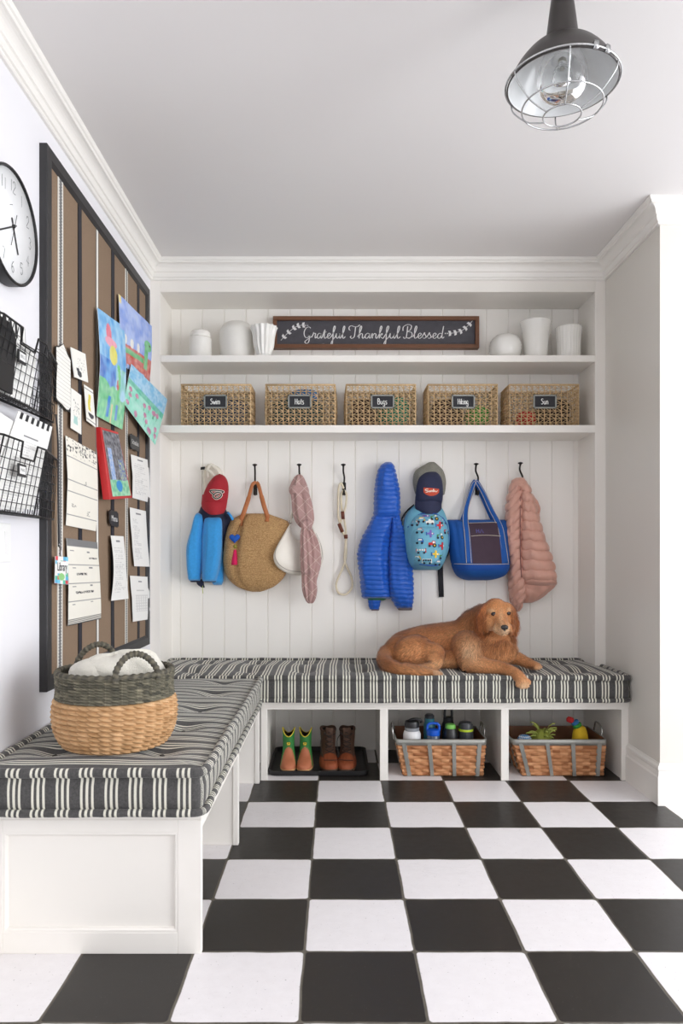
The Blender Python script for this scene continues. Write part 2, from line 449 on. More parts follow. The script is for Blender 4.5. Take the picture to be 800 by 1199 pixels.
# ---------------------------------------------------------------- built-in shelving over the bench
XO0, XO1 = -.939, 1.379                   # opening of the recess
ZB = .392                                 # bench top
unit = thing('shelving_unit', 'white built-in shelving recess with two long shelves above the back bench', 'shelving', (.22, YS, ZB))
def part(name, parent, mt, *bs, bevel=.002, label=None):
    m = MB()
    for b_ in bs: box(m, *b_)
    return m.build(name, mt, parent, smooth=False, bevel=bevel, label=label)
part('stile', unit, cabp, (XL, XO0, YS, YS+.02, ZB, ZC-.09))
part('stile', unit, cabp, (XO1, XR, YS, YS+.02, ZB, ZC-.09))
part('header', unit, cabp, (XO0, XO1, YS, YS+.02, 2.512, ZC-.09))
part('top_panel', unit, cabp, (XO0, XO1, YS+.02, YW+.002, 2.512, 2.53))
part('side_panel', unit, cabp, (XO0-.02, XO0, YS+.02, YW+.002, ZB, 2.53))
part('side_panel', unit, cabp, (XO1, XO1+.02, YS+.02, YW+.002, ZB, 2.53))
part('shelf', unit, cabp, (XO0, XO1, YS-.001, YW+.002, 2.139, 2.175))
part('shelf', unit, cabp, (XO0, XO1, YS-.001, YW+.002, 1.762, 1.802))
ZS1, ZS2 = 2.175, 1.802

# ---------------------------------------------------------------- benches
YBN = 3.56
bb = thing('storage_bench', 'long white back bench with three open cubbies beneath a striped cushion', 'bench', (.2, YBN, 0))
part('bench_top', bb, cabp, (XL, XR, YBN-.016, YW, .372, ZB), (XL, XR, YBN-.010, YBN+.05, .362, .372))
part('top_rail', bb, cabp, (-.373, XR, YBN, YBN+.02, .349, .362))
for a, b_ in ((-.373, -.340), (.214, .254), (.810, .848), (1.402, XR)):
    part('stile', bb, cabp, (a, b_, YBN, YBN+.02, 0, .352))
for a in (-.3565, .234, .829, 1.419):
    part('divider', bb, cabp, (a-.0095, a+.0095, YBN+.02, YW, 0, .362))
XE = -.374; Y0B = 2.006
lb = thing('storage_bench', 'white side bench with a framed panel end along the left wall', 'bench', (-.68, 2.8, 0))
part('bench_top', lb, cabp, (XL, XE, Y0B, YBN-.02, .372, ZB))
m = MB()                                  # framed end panel
xa, xb, za, zb = -.925, -.440, .059, .336
box(m, XL, xa, Y0B, Y0B+.02, 0, .372); box(m, xb, XE, Y0B, Y0B+.02, 0, .372)
box(m, xa, xb, Y0B, Y0B+.02, 0, za); box(m, xa, xb, Y0B, Y0B+.02, zb, .372)
m.build('end_frame', cabp, lb, smooth=False, bevel=.0015)
part('recessed_panel', lb, cabp, (xa, xb, Y0B+.012, Y0B+.018, za, zb))
m = MB(); mo = [(0, .0), (.006, .0), (.010, .004), (.012, .011), (0, .011)]
def rectmould(m, x0, x1, z0, z1, y):
    c = [(x0, z0, 1, 1), (x1, z0, -1, 1), (x1, z1, -1, -1), (x0, z1, 1, -1)]; vs = []
    for (x, z, sx, sz) in c:
        for d, h in mo: vs.append((x+sx*d, y+h, z+sz*d))
    n = len(mo); fs = []
    for i in range(4):
        for k in range(n): fs.append((i*n+k, i*n+(k+1) % n, ((i+1) % 4)*n+(k+1) % n, ((i+1) % 4)*n+k))
    m.add(vs, fs)
rectmould(m, xa, xb, za, zb, Y0B+.001)
m.build('panel_moulding', cabp, lb, smooth=False)
for y in (2.76, YBN-.05):
    part('stile', lb, cabp, (XE-.022, XE, y, y+.028, 0, .372))
    part('divider', lb, cabp, (XL+.001, XE-.02, y+.004, y+.022, 0, .372))
part('top_rail', lb, cabp, (XE-.02, XE, Y0B+.02, YBN-.05, .345, .372))

# ---------------------------------------------------------------- cushions
def cushion(name, label, x0, x1, y0, y1, z0, z1, along, tufts, taper=None):
    """along: axis index the stripes are counted on for the top (0 = X, 1 = Y)"""
    root = thing(name, label, 'cushion', ((x0+x1)/2, (y0+y1)/2, z0))
    def tp(x, y):
        if taper:
            t = max(0, (y-taper[0])/(y1-taper[0])); x = x+(taper[1] if x > (x0+x1)/2 else taper[2])*t*abs(x-(x0+x1)/2)/((x1-x0)/2)
        return x, y
    dome = .020
    def top(x, y):
        ex = min(x-x0, x1-x)/.10; ey = min(y-y0, y1-y)/.10
        e = 1-math.exp(-max(0, min(ex, ey))*1.3)
        z = z1-.004+dome*e+.004*nz(x*6, y*6, 1)
        sx = sy = 0
        for (tx, ty) in tufts:
            dx, dy = x-tx, y-ty; d2 = dx*dx+dy*dy
            k = math.exp(-d2/.0032); z -= .020*k+.008*math.exp(-d2/.02)
            q = .30*math.exp(-d2/.0022)                 # fabric pulled in towards the tuft
            sx += dx*q; sy += dy*q
        return z, sx, sy
    nx = max(8, int((x1-x0)/.014)); ny = max(8, int((y1-y0)/.014))
    m = MB()
    def pt(u, v):
        x = x0+(x1-x0)*u; y = y0+(y1-y0)*v; z, sx, sy = top(x, y); X, Y = tp(x, y); return (X, Y, z)
    def stf(u, v):
        x = x0+(x1-x0)*u; y = y0+(y1-y0)*v; z, sx, sy = top(x, y)
        return ((x+sx) if along == 0 else (y+sy), 0, 0)
    grid(m, nx, ny, pt, stfn=stf)
    # side walls as a ring
    r = .03; per = []
    def seg(a, b, n):
        for i in range(n): per.append((a[0]+(b[0]-a[0])*i/n, a[1]+(b[1]-a[1])*i/n))
    for cx, cy, a0, nxt in ((x1-r, y0+r, -PI/2, (x1, y1-r)), (x1-r, y1-r, 0, (x0+r, y1)), (x0+r, y1-r, PI/2, (x0, y0+r)), (x0+r, y0+r, PI, (x1-r, y0))):
        for k in range(6):
            a = a0+PI/2*k/6; per.append((cx+r*math.cos(a), cy+r*math.sin(a)))
        st_ = (cx+r*math.cos(a0+PI/2), cy+r*math.sin(a0+PI/2)); seg(st_, nxt, max(2, int(math.hypot(nxt[0]-st_[0], nxt[1]-st_[1])/.014)))
    NP = len(per)
    def nrm(i):
        a, b = per[i-1], per[(i+1) % NP]; d = Vector((b[0]-a[0], b[1]-a[1])).normalized(); return Vector((d.y, -d.x))
    def stc(x, y, nn): return (x, 0, 0) if abs(nn.y) > .7 else (y, 0, 0)
    nv = 9; vs = []; sts = []
    for j in range(nv+1):
        v = j/nv; z = z0+(z1-z0)*v
        bul = .010*math.sin(PI*v)**.7-.006*(math.exp(-((v-.10)/.05)**2)+math.exp(-((v-.82)/.05)**2))
        for i in range(NP):
            nn = nrm(i); o = bul+.004*nz(per[i][0]*9, per[i][1]*9, z*12)-.008
            X, Y = tp(*per[i]); vs.append((X+nn.x*o, Y+nn.y*o, z)); sts.append(stc(*per[i], nn))
    m.add(vs, [(j*NP+i, j*NP+(i+1) % NP, (j+1)*NP+(i+1) % NP, (j+1)*NP+i) for j in range(nv) for i in range(NP)]+[tuple(range(NP))[::-1]], 0, sts)
    m.build('cushion_body', ticking, root)
    for zz, rr in ((z1-.006, .0135), (z0+.012, .011)):
        m = MB(); pts = []
        for i in range(NP):
            nn = nrm(i); X, Y = tp(*per[i]); o = .0045*nz(X*14, Y*14, zz*30)
            pts.append(Vector((X+nn.x*(.001+o), Y+nn.y*(.001+o), zz+.003*nz(X*11, Y*11, 5))))
        n = 9; vs = []; sts = []
        for i in range(NP):
            nn = nrm(i)
            for k in range(n):
                a = 2*PI*k/n; w = rr*(1+.12*nz(per[i][0]*25, per[i][1]*25, 3)); vs.append(pts[i]+Vector((nn.x*math.cos(a)*w, nn.y*math.cos(a)*w, math.sin(a)*w))); sts.append(stc(*per[i], nn))
        m.add(vs, [(i*n+k, ((i+1) % NP)*n+k, ((i+1) % NP)*n+(k+1) % n, i*n+(k+1) % n) for i in range(NP) for k in range(n)], 0, sts)
        m.build('rolled_edge', ticking, root)
    tm = mat('tuft_thread', (70, 68, 64), .9)
    for (tx, ty) in tufts:
        z = top(tx, ty)[0]; m = MB()
        lathe(m, [(.0, .004), (.006, .003), (.008, .0), (.006, -.003)], (tx, ty, z+.001), 10)
        m.build('tuft', tm, root)
    return root
TU_B = [(x, y) for x in (-.72, -.44, -.16, .12, .40, .68, .96, 1.22) for y in (3.68, 3.95)]
TU_L = [(x, y) for y in (2.16, 2.46, 2.76, 3.06, 3.34) for x in (-.84, -.52)]
cushion('bench_cushion', 'long black and cream striped tufted cushion on the back bench under the dog', XL+.012, XR-.012, 3.505, 4.10, ZB+.001, .520, 0, TU_B, taper=(3.8, -.045, .045))
cushion('bench_cushion', 'black and cream striped tufted cushion on the left side bench under the round basket', XL+.012, -.362, 1.965, 3.485, ZB+.001, .520, 1, TU_L)

# ================================================================ LEFT WALL
black_metal = mat('black_metal', (34, 34, 35), .45, metal=.2, amt=.05)
black_wood = mat('black_painted_wood', (44, 43, 44), .5, amt=.1, scale=18, bs=.1, bscale=80)
paper = mat('printed_paper', (240, 238, 234), .75, attrc=True, amt=.02, scale=25)
def pale(f, k=.22):
    def g(u, v):
        c = f(u, v); w = lin((232, 236, 240)); t = k*(.7+.8*nz(u*9, v*12, 40)); return tuple(c[i]*(1-t)+w[i]*t for i in range(3))+(1,)
    return g
art = mat('painted_art_paper', (240, 238, 234), .7, attrc=True, amt=.10, scale=45)
whitep = mat('white_plastic', (238, 238, 236), .35, amt=.01)
def c255(c): return lin(c)

# ---- clock
CXW, CYY, CZ, CR = -.992, 2.137, 2.075, .168
clock = thing('wall_clock', 'round white wall clock with a black rim beside the pinboard', 'clock', (CXW, CYY, CZ))
def cyl_x(mb, prof, n=64): # lathe about the X axis, prof=(r, x out of the wall)
    ax = Matrix(((0, 0, 1), (1, 0, 0), (0, 1, 0)))
    lathe(mb, prof, (CXW, CYY, CZ), n, axis=ax, cap=False)
m = MB(); cyl_x(m, [(.0, .0), (CR-.003, 0), (CR, .004), (CR, .040), (CR-.003, .044), (CR-.007, .044), (CR-.009, .041), (CR-.009, .034)])
m.build('rim', black_metal, clock, ang=35)
m = MB(); cyl_x(m, [(.0, .034), (CR-.009, .034), (CR-.0091, .0365), (0, .0365)]); m.build('dial', mat('dial_white', (240, 241, 241), .5, amt=.01), clock)
dm = mat('dial_print', (70, 72, 74), .6)
def clk(x, y, h): return Vector((CXW+.0366+h, CYY+x, CZ+y))
digs = {'1': [[(0, .4), (0, -.4)]], '2': [[(-.22, .2), (-.1, .4), (.15, .38), (.2, .15), (0, -.1), (-.22, -.4), (.24, -.4)]],
 '3': [[(-.2, .32), (0, .42), (.2, .22), (.02, .02), (.22, -.18), (.02, -.42), (-.2, -.3)]], '4': [[(.12, -.4), (.12, .4), (-.22, -.12), (.26, -.12)]],
 '5': [[(.2, .4), (-.15, .4), (-.18, .05), (.1, .08), (.2, -.18), (0, -.42), (-.2, -.3)]], '6': [[(.15, .4), (-.15, .1), (-.2, -.2), (0, -.42), (.2, -.18), (0, .02), (-.18, -.12)]],
 '7': [[(-.2, .4), (.22, .4), (-.05, -.4)]], '8': [[(0, .02), (-.18, .2), (0, .42), (.18, .2), (0, .02), (-.22, -.2), (0, -.42), (.22, -.2), (0, .02)]],
 '9': [[(.18, .12), (0, -.02), (-.2, .18), (0, .42), (.2, .2), (.15, -.1), (-.12, -.4)]], '0': [[(0, .42), (-.2, .1), (-.2, -.1), (0, -.42), (.2, -.1), (.2, .1), (0, .42)]]}
for h in range(1, 13):
    num = MB(); a = PI/2-h*PI/6; s_ = str(h); cx0, cy0 = .118*math.cos(a), .118*math.sin(a)
    for q, ch in enumerate(s_):
        ox = (q-(len(s_)-1)/2)*.019
        for st_ in digs[ch]:
            pts = [(cx0+ox+x*.036, cy0+y*.042) for x, y in st_]
            ribbon(num, pts, clk, .0017, .0017, .0006, n=1 if ch in '147' else 5)
    num.build('numeral', dm, clock, smooth=False)
m = MB(); ribbon(m, [(-.02, .055), (-.001, .064)], clk, .0015, .0015, .0006); m.build('dial_mark', dm, clock, smooth=False)
hm = mat('clock_hand', (30, 30, 32), .4)
def hand(name, ang, L, tail, w, h):
    d = Vector((0, math.sin(ang), math.cos(ang))); n = Vector((0, math.cos(ang), -math.sin(ang)))
    c = Vector((CXW+h, CYY, CZ)); m = MB(); a = c-d*tail; b_ = c+d*L
    obox(m, (a+b_)/2, d*((L+tail)/2), n*w, Vector((.0006, 0, 0))); m.build(name, hm, clock, smooth=False)
hand('hour_hand', math.radians(156), .078, .024, .0028, .039)
hand('minute_hand', math.radians(241), .125, .018, .0022, .041)
hand('second_hand', math.radians(20), .042, .07, .0009, .043)
m = MB(); cyl_x(m, [(0, .036), (.005, .036), (.005, .0435), (0, .0445)], 16); m.build('hub', hm, clock)

# ---- light switch
sw = thing('light_switch', 'white rocker light switch plate low on the left wall', 'light switch', (XL, 2.14, 1.14))
m = MB(); box(m, XL, XL+.006, 2.075, 2.195, 1.084, 1.200); m.build('plate', whitep, sw, smooth=False, bevel=.002)
for y in (2.108, 2.162):
    m = MB(); v = [(XL+.006, y-.016, 1.108), (XL+.006, y+.016, 1.108), (XL+.006, y+.016, 1.176), (XL+.006, y-.016, 1.176),
                   (XL+.008, y-.016, 1.108), (XL+.008, y+.016, 1.108), (XL+.011, y+.016, 1.176), (XL+.011, y-.016, 1.176)]
    m.add(v, [(0, 1, 2, 3), (4, 5, 6, 7), (0, 1, 5, 4), (1, 2, 6, 5), (2, 3, 7, 6), (3, 0, 4, 7)]); m.build('rocker', whitep, sw, smooth=False, bevel=.0008)

# ---- pinboard
XB = -.965
BY0, BY1, BZ0, BZ1 = 2.417, 3.748, .648, 2.482
board = thing('pinboard', 'large black framed pinboard of brown fabric with vertical ribbons on the left wall', 'pinboard', (XL, 3.08, BZ0))
fw = .050
m = MB()
fprof = [(0, XL), (0, XB-.002), (.002, XB), (fw-.012, XB), (fw-.008, XB-.003), (fw, XB-.009), (fw, XL)]
cs = [(BY0, BZ0, 1, 1), (BY1, BZ0, -1, 1), (BY1, BZ1, -1, -1), (BY0, BZ1, 1, -1)]; vs = []; fs = []
for (y, z, sy, sz) in cs:
    for d, x in fprof: vs.append((x, y+sy*d, z+sz*d))
n = len(fprof)
for i in range(4):
    for k in range(n): fs.append((i*n+k, i*n+(k+1) % n, ((i+1) % 4)*n+(k+1) % n, ((i+1) % 4)*n+k))
m.add(vs, fs); m.build('frame', black_wood, board, smooth=False)
XS = XB-.011
bm_, nt, b = newmat('brown_board_fabric'); o = tc(nt)
nt.links.new(mixc(nt, nois(nt, o, 260, 3, .7), lin((112, 92, 74)), lin((152, 129, 106))), b.inputs['Base Color']); b.inputs['Roughness'].default_value = .9
bump(nt, b, nois(nt, o, 500, 2), .3)
m = MB(); box(m, XL+.001, XS, BY0+fw-.002, BY1-fw+.002, BZ0+fw-.002, BZ1-fw+.002); m.build('fabric_panel', bm_, board, smooth=False)
def ribbon_mat(name, c1, c2, c3=None):
    m, nt, b = newmat(name); s = sep(nt, attr(nt, 'st'))
    zz = val(nt, 'ABSOLUTE', val(nt, 'SUBTRACT', val(nt, 'FRACT', val(nt, 'MULTIPLY', s[1], 90.0)), .5))
    edge = val(nt, 'ABSOLUTE', val(nt, 'SUBTRACT', s[0], .5))
    tri = val(nt, 'GREATER_THAN', val(nt, 'ADD', edge, val(nt, 'MULTIPLY', zz, .5)), .38)
    mid = val(nt, 'LESS_THAN', edge, .30)
    a = mixc(nt, val(nt, 'MULTIPLY', tri, mid), lin(c1), lin(c2)); a = mixc(nt, mid, lin(c3 or c2), a)
    nt.links.new(a, b.inputs['Base Color']); b.inputs['Roughness'].default_value = .7; return m
rb_grey = ribbon_mat('grey_braid_ribbon', (112, 112, 112), (200, 198, 192), (226, 223, 214))
rb_navy = ribbon_mat('navy_grosgrain_ribbon', (36, 35, 44), (44, 43, 52), (22, 22, 28))
rb_white = ribbon_mat('white_ribbon', (236, 234, 228), (228, 226, 218), (120, 116, 110))
RY = [(2.555, .046, rb_grey, 'grey braided ribbon'), (2.752, .038, rb_navy, 'black ribbon'), (2.951, .030, rb_white, 'white ribbon'), (3.155, .044, rb_navy, 'black ribbon'), (3.362, .036, rb_grey, 'grey braided ribbon'), (3.565, .036, rb_navy, 'black ribbon')]
for y, w, mt, lb_ in RY:
    m = MB()
    grid(m, 2, 40, lambda u, v: (XS+.0022+.0006*math.sin(v*9+y*7), y+(u-.5)*w+.003*math.sin(v*5+y*9), BZ0+fw+.001+(BZ1-BZ0-2*fw-.002)*v), stfn=lambda u, v: (u, v*1.75, 0), flip=True)
    for s_ in (0, 1):
        grid(m, 1, 40, lambda u, v: (XS-.001+(.0032+.0006*math.sin(v*9+y*7))*u, y+(s_-.5)*w+.003*math.sin(v*5+y*9), BZ0+fw+.001+(BZ1-BZ0-2*fw-.002)*v), stfn=lambda u, v: (s_, v*1.75, 0))
    m.build('ribbon', mt, board, smooth=False, label=lb_)

# ---- papers and pictures: corners given on a plane just in front of the board
def pq(c4, x=-.968, out=(0, 0, 0, 0)): return [W(px, py, x+o) for (px, py), o in zip(c4, out)]
WH = lin((238, 237, 233)); CR_ = lin((236, 232, 220)); INK = lin((120, 120, 124)); DK = lin((50, 50, 54))
def textpaper(seed, base=WH, lines=18, top=.18, bottom=.9, l=.12, r=.88, title=True, ink=.35):
    rr = random.Random(seed); ln = [rr.uniform(.5, 1) for _ in range(lines)]
    def f(u, v):
        c = base
        if title and .07 < v < .10 and .35 < u < .65: c = INK
        if top < v < bottom:
            k = (v-top)/(bottom-top)*lines; i = int(k)
            if k-i < .42 and l < u < l+(r-l)*ln[min(i, lines-1)] and nz(u*42, i*3.1+seed, 0) > -.12: c = tuple(base[q]*(1-ink)+INK[q]*ink for q in range(4))
        return c
    return f
def paperthing(name, label, cat, c4, colfn, nu=40, nv=60, bend=None, x=-.968, out=(0, 0, 0, 0), group=None, mt=None, th=.0012):
    m = MB(); c = pq(c4, x, out)
    tl, tr, br, bl = c
    N = (tr-tl).cross(bl-tl).normalized()
    if N.x < 0: N = -N
    sheet(m, c, nu, nv, th, bend, colfn, nrm=N)
    o = m.build(name, mt or paper, smooth=True)
    return tag(o, label, cat, group)
def bow(a, ax='v', ph=0): return (lambda u, v: a*math.sin(PI*(v if ax == 'v' else u))+.002*nz(u*3, v*3, ph))
def curlbot(a): return lambda u, v: a*v*v+.002*nz(u*3, v*4, 2)
# calendar
def calf(u, v):
    if v < .16:
        if .42 < u < .62 and .07 < v < .12: return DK if nz(u*90, v*60, 2) > 0 else CR_
        return DK if nz(u*22+4, v*34, 1) > .23 else CR_
    if v < .21: return INK if (nz(u*50, 9, 1) > .25 and .175 < v < .19) else CR_
    for k in range(6):
        y0 = .22+.13*k
        if abs(v-y0) < .003: return INK if nz(u*60, k, 0) > -.3 else CR_
    if (abs(u-.58) < .03 and .43 < v < .5 and nz(u*60, v*60, 3) > .1) or (abs(u-.2) < .08 and .74 < v < .78 and nz(u*60, v*90, 3) > .1) or (abs(u-.7) < .05 and .78 < v < .84 and nz(u*60, v*90, 3) > .1): return DK
    return CR_
paperthing('wall_calendar', 'cream calendar page with a speckled black header pinned on the board', 'calendar', [(76.5, 510), (112.5, 530), (112, 622), (77, 615)], calf, 60, 110, bow(.006))
def plan(u, v):
    if v < .09: return lin((122, 122, 122))
    if v > .93: return DK if int((v-.93)*100) % 2 == 0 else CR_
    for y0 in (.30, .52, .73):
        if abs(v-y0) < .004: return INK
    for (a, b_, c_, d_) in ((.66, .95, .205, .225), (.22, .58, .395, .42), (.2, .78, .61, .64)):
        if a < u < b_ and c_ < v < d_ and nz(u*55, v*120, 4) > -.15: return DK
    for (a, b_, c_, d_) in ((.08, .2, .13, .145), (.6, .7, .135, .15), (.12, .22, .33, .345), (.64, .76, .325, .34), (.1, .22, .55, .56), (.66, .74, .545, .56), (.1, .2, .76, .77), (.66, .74, .75, .76)):
        if a < u < b_ and c_ < v < d_: return INK
    return CR_
paperthing('weekly_planner', 'cream weekly planner sheet with a grey header and black stripes at its foot', 'planner', [(77.5, 630), (113.5, 635), (118, 724.5), (79.5, 733)], plan, 60, 110, bow(.004))
# scalloped notepad top left, black backing
def paper_outline(name, label, cat, pts, x, th, mt, group=None, parent=None):
    m = MB(); vs = [W(px, py, x) for px, py in pts]
    N = Vector((th, 0, 0)); n = len(vs)
    m.add(list(vs)+[v+N for v in vs], [tuple(range(n))[::-1], tuple(range(n, 2*n))]+[(i, (i+1) % n, n+(i+1) % n, n+i) for i in range(n)])
    o = m.build(name, mt, parent, smooth=False)
    if not parent: tag(o, label, cat, group)
    return o
def linedmat():
    m, nt, b = newmat('lined_note_paper'); s = sep(nt, tc(nt))
    l_ = val(nt, 'LESS_THAN', val(nt, 'FRACT', val(nt, 'MULTIPLY', val(nt, 'ADD', s[2], val(nt, 'MULTIPLY', s[1], .05)), 72.0)), .14)
    nt.links.new(mixc(nt, l_, lin((238, 236, 228)), lin((196, 194, 188))), b.inputs['Base Color']); b.inputs['Roughness'].default_value = .8; return m
np_ = thing('notepad', 'cream lined note card with clipped corners on a black backing', 'notepad', tuple(W(73, 440, -.965)))
paper_outline('backing', '', '', [(64.6, 406), (66, 404.5), (69, 406), (73, 402.5), (78, 413), (81.5, 421), (82.5, 479), (80, 482.6), (77, 481), (72, 475), (66.5, 471.5), (64.6, 468)], -.966, .004, black_wood, parent=np_)
paper_outline('note_page', '', '', [(66, 406), (69, 406.8), (74, 403), (78.5, 415), (82.3, 422), (82.6, 476.5), (80, 480), (77.5, 479.2), (72.5, 473), (68, 469.3), (66, 465.5)], -.9617, .001, linedmat(), parent=np_)
# three small art cards
def cardf(kind):
    def f(u, v):
        x, y = u, v
        if kind == 0:
            if (x-.42)**2/.02+(y-.82)**2/.012 < 1 and y > .62 and x > .25: return lin((70, 72, 76))
            if .62 < y < .9 and abs(x-(.3+.25*(y-.6))) < .10: return lin((70, 72, 76))
            if abs(nz(x*5, y*5, 3)) < .025 and .25 < y < .75 and .2 < x < .85: return lin((150, 150, 150))
        if kind == 1:
            if .62 < y < .84 and abs(x-.45) < .22*(.6+(y-.5)): return lin((172, 208, 200))
            if .2 < y < .66 and abs(x-.5) < .3 and nz(x*16, y*22, 5) > .3: return lin((90, 92, 92))
            if abs(y-.93) < .008 or abs(y-.07) < .008: return lin((120, 120, 120))
        if kind == 2:
            if .18 < y < .66 and abs(x-.48-.08*math.sin(y*9)) < .13: return lin((222, 208, 92))
            if (x-.55)**2/.1+(y-.72)**2/.015 < 1 and y > .70: return lin((72, 72, 76))
            if abs(y-.92) < .012 or abs(y-.08) < .008: return lin((90, 90, 92))
        return lin((240, 238, 230))
    return f
paperthing('art_card', 'small cream card with a grey sketch, the uppermost of the three cards', 'card', [(82, 406.5), (99.2, 414.5), (102.5, 448), (86.5, 441.5)], cardf(0), 30, 50, None, x=-.962, out=(0, 0, .01, .004), group='art cards on the pinboard', th=.003)
paperthing('art_card', 'small white card with a sketch of flowers in a pale green vase', 'card', [(83, 454), (94.8, 463), (95, 509), (82.6, 501)], cardf(1), 30, 50, None, x=-.962, group='art cards on the pinboard')
paperthing('art_card', 'small white card with a yellow and black figure', 'card', [(98, 450), (108.5, 457), (112, 500.5), (101.2, 492.5)], cardf(2), 30, 50, None, x=-.962, group='art cards on the pinboard')
# children's paintings
def blob(u, v, cx, cy, rx, ry): return ((u-cx)/rx)**2+((v-cy)/ry)**2 < 1
def mixl(a, b_, t): return tuple(a[i]*(1-t)+b_[i]*t for i in range(3))+(1,)
def art1(u, v):
    n1 = nz(u*5, v*7, 1); n2 = nz(u*14, v*18, 2)
    c = mixl(lin((70, 160, 222)), lin((150, 205, 238)), max(0, min(1, .5+n1+.5*n2)))
    if v > .42 and u < .6: c = mixl(lin((28, 104, 196)), lin((92, 168, 228)), max(0, min(1, .4+n1+.6*n2)))
    if u > .6 and v > .45: c = mixl(lin((112, 196, 178)), lin((168, 214, 236)), max(0, min(1, .5+n1*2)))
    if v > .70+.05*math.sin(u*9): c = mixl(lin((78, 186, 132)), lin((144, 214, 158)), max(0, min(1, .5+n2)))
    if blob(u, v, .12, .72, .28, .10): c = mixl(lin((66, 178, 112)), lin((120, 205, 140)), max(0, min(1, .5+n2)))
    if blob(u, v, .36, .17, .10, .09): c = lin((226, 96, 118))
    if blob(u, v, .42, .25, .22, .045): c = lin((238, 152, 172))
    if blob(u, v, .50, .36, .15, .09): c = lin((226, 218, 70))
    if abs(u-.70-.04*math.sin(v*14)) < .055 and .42 < v < .82: c = lin((108, 200, 124))
    if blob(u, v, .68, .62, .05, .05) and n2 > 0: c = lin((198, 84, 90))
    if abs(u-.5) < .03 and v > .82: c = lin((222, 196, 130))
    if abs(u-.38+.2*(v-.8)) < .05 and .76 < v < .96: c = lin((52, 132, 206))
    if abs(u-.68) < .04 and .8 < v < .95: c = lin((80, 140, 210))
    return c
paperthing('child_painting', "child's blue and green painting of a figure, leftmost of the three", 'painting', [(113.5, 360), (145.5, 383), (143, 503), (112.8, 487)], pale(art1), 60, 110, bow(.012), x=-.960, group="children's paintings on the pinboard", mt=art)
def art2(u, v):
    n1 = nz(u*5, v*5, 11); n2 = nz(u*16, v*12, 12)
    c = mixl(lin((118, 150, 226)), lin((172, 192, 240)), max(0, min(1, .5+n1+.5*n2)))
    if u < .06 and v < .12: c = lin((238, 214, 130))
    b = .66-.04*u
    if v > b: c = lin((196, 76, 62)) if n2 > -.25 else lin((214, 120, 90))
    if b+.05 < v < b+.13 and u < .75: c = lin((84, 176, 104))
    if v > .93: c = lin((140, 176, 226)) if n1 > 0 else lin((190, 80, 66))
    for cx in (.16, .36, .55):
        if blob(u, v, cx, b-.06, .05, .075): c = lin((234, 232, 226))
    if blob(u, v, .86, .42, .12, .09) or (abs(u-.82) < .055 and .42 < v < .84): c = mixl(lin((62, 168, 92)), lin((106, 200, 126)), max(0, min(1, .5+n2)))
    if blob(u, v, .92, .40, .025, .018): c = lin((30, 60, 40))
    return c
paperthing('child_painting', "child's painting of a green dragon boat under lilac sky", 'painting', [(138.6, 344), (177.6, 382), (174.5, 448), (137.8, 424)], pale(art2), 60, 100, bow(.006), x=-.966, group="children's paintings on the pinboard", mt=art)
def art3(u, v):
    n1 = nz(u*6, v*6, 21); n2 = nz(u*20, v*16, 22)
    c = mixl(lin((120, 216, 188)), lin((168, 230, 210)), max(0, min(1, .5+n1+.5*n2)))
    if v < .34: c = mixl(lin((104, 184, 226)), lin((168, 212, 240)), max(0, min(1, .5+n1+n2)))
    if .34 <= v < .46: c = mixl(lin((58, 176, 146)), lin((96, 200, 170)), max(0, min(1, .5+n2)))
    rr = random.Random(5)
    for k in range(17):
        cx = .08+rr.random()*.86; cy = .44+rr.random()*.5
        if blob(u, v, cx, cy, .042, .05): c = lin((188, 104, 146)) if n2 > -.2 else lin((210, 140, 170))
        elif abs(u-cx) < .009 and cy < v < cy+.12: c = lin((70, 168, 120))
    return c
paperthing('child_painting', "child's tilted painting of pink flowers on mint green grass, lowest of the three paintings", 'painting', [(153.6, 426), (196, 468), (181.5, 521), (144.5, 472)], pale(art3), 70, 80, None, x=-.955, out=(0, .03, .03, 0), group="children's paintings on the pinboard", mt=art)
# red framed chalk drawing tray
rt = thing('framed_drawing', 'red framed drawing of dark buildings over green grass hanging on a ribbon', 'picture', tuple(W(136, 540, -.95)))
c = [W(118, 500, -.955), W(138.5, 506, -.955), W(155, 583, -.935), W(128.5, 585, -.925)]
N = Vector((1, 0, 0)); m = MB(); red = mat('red_plastic', (198, 38, 42), .4)
m.add([q-N*.028 for q in c]+[q for q in c], [(3, 2, 1, 0), (4, 5, 6, 7), (0, 1, 5, 4), (1, 2, 6, 5), (2, 3, 7, 6), (3, 0, 4, 7)]); m.build('tray', red, rt, smooth=False, bevel=.002)
def art4(u, v):
    n1 = nz(u*9, v*14, 31); n2 = nz(u*30, v*26, 32)
    c = mixl(lin((78, 78, 84)), lin((146, 146, 152)), max(0, min(1, .5+n1+n2)))
    if v > .74: c = mixl(lin((118, 190, 150)), lin((166, 214, 180)), max(0, min(1, .5+n1*2)))
    if .1 < u < .34 and .25 < v < .74: c = mixl(lin((120, 160, 214)), lin((190, 200, 220)), max(0, min(1, .5+n2*2)))
    if .62 < u < .92 and .42 < v < .76: c = mixl(lin((98, 112, 176)), lin((196, 210, 150)), max(0, min(1, .3+n2*2)))
    if blob(u, v, .45, .84, .16, .09): c = lin((58, 142, 204))
    return c
def ins(c, k): g = sum(c, Vector())/4; return [q+(g-q)*k for q in c]
ci = [c[0].lerp(c[1], .05).lerp(c[3], .035), c[1].lerp(c[0], .05).lerp(c[2], .035), c[2].lerp(c[3], .07).lerp(c[1], .04), c[3].lerp(c[2], .12).lerp(c[0], .04)]
ci = [q+N*.0015 for q in ci]
m = MB(); sheet(m, ci, 40, 80, .001, None, art4, nrm=N); m.build('drawing', art, rt)
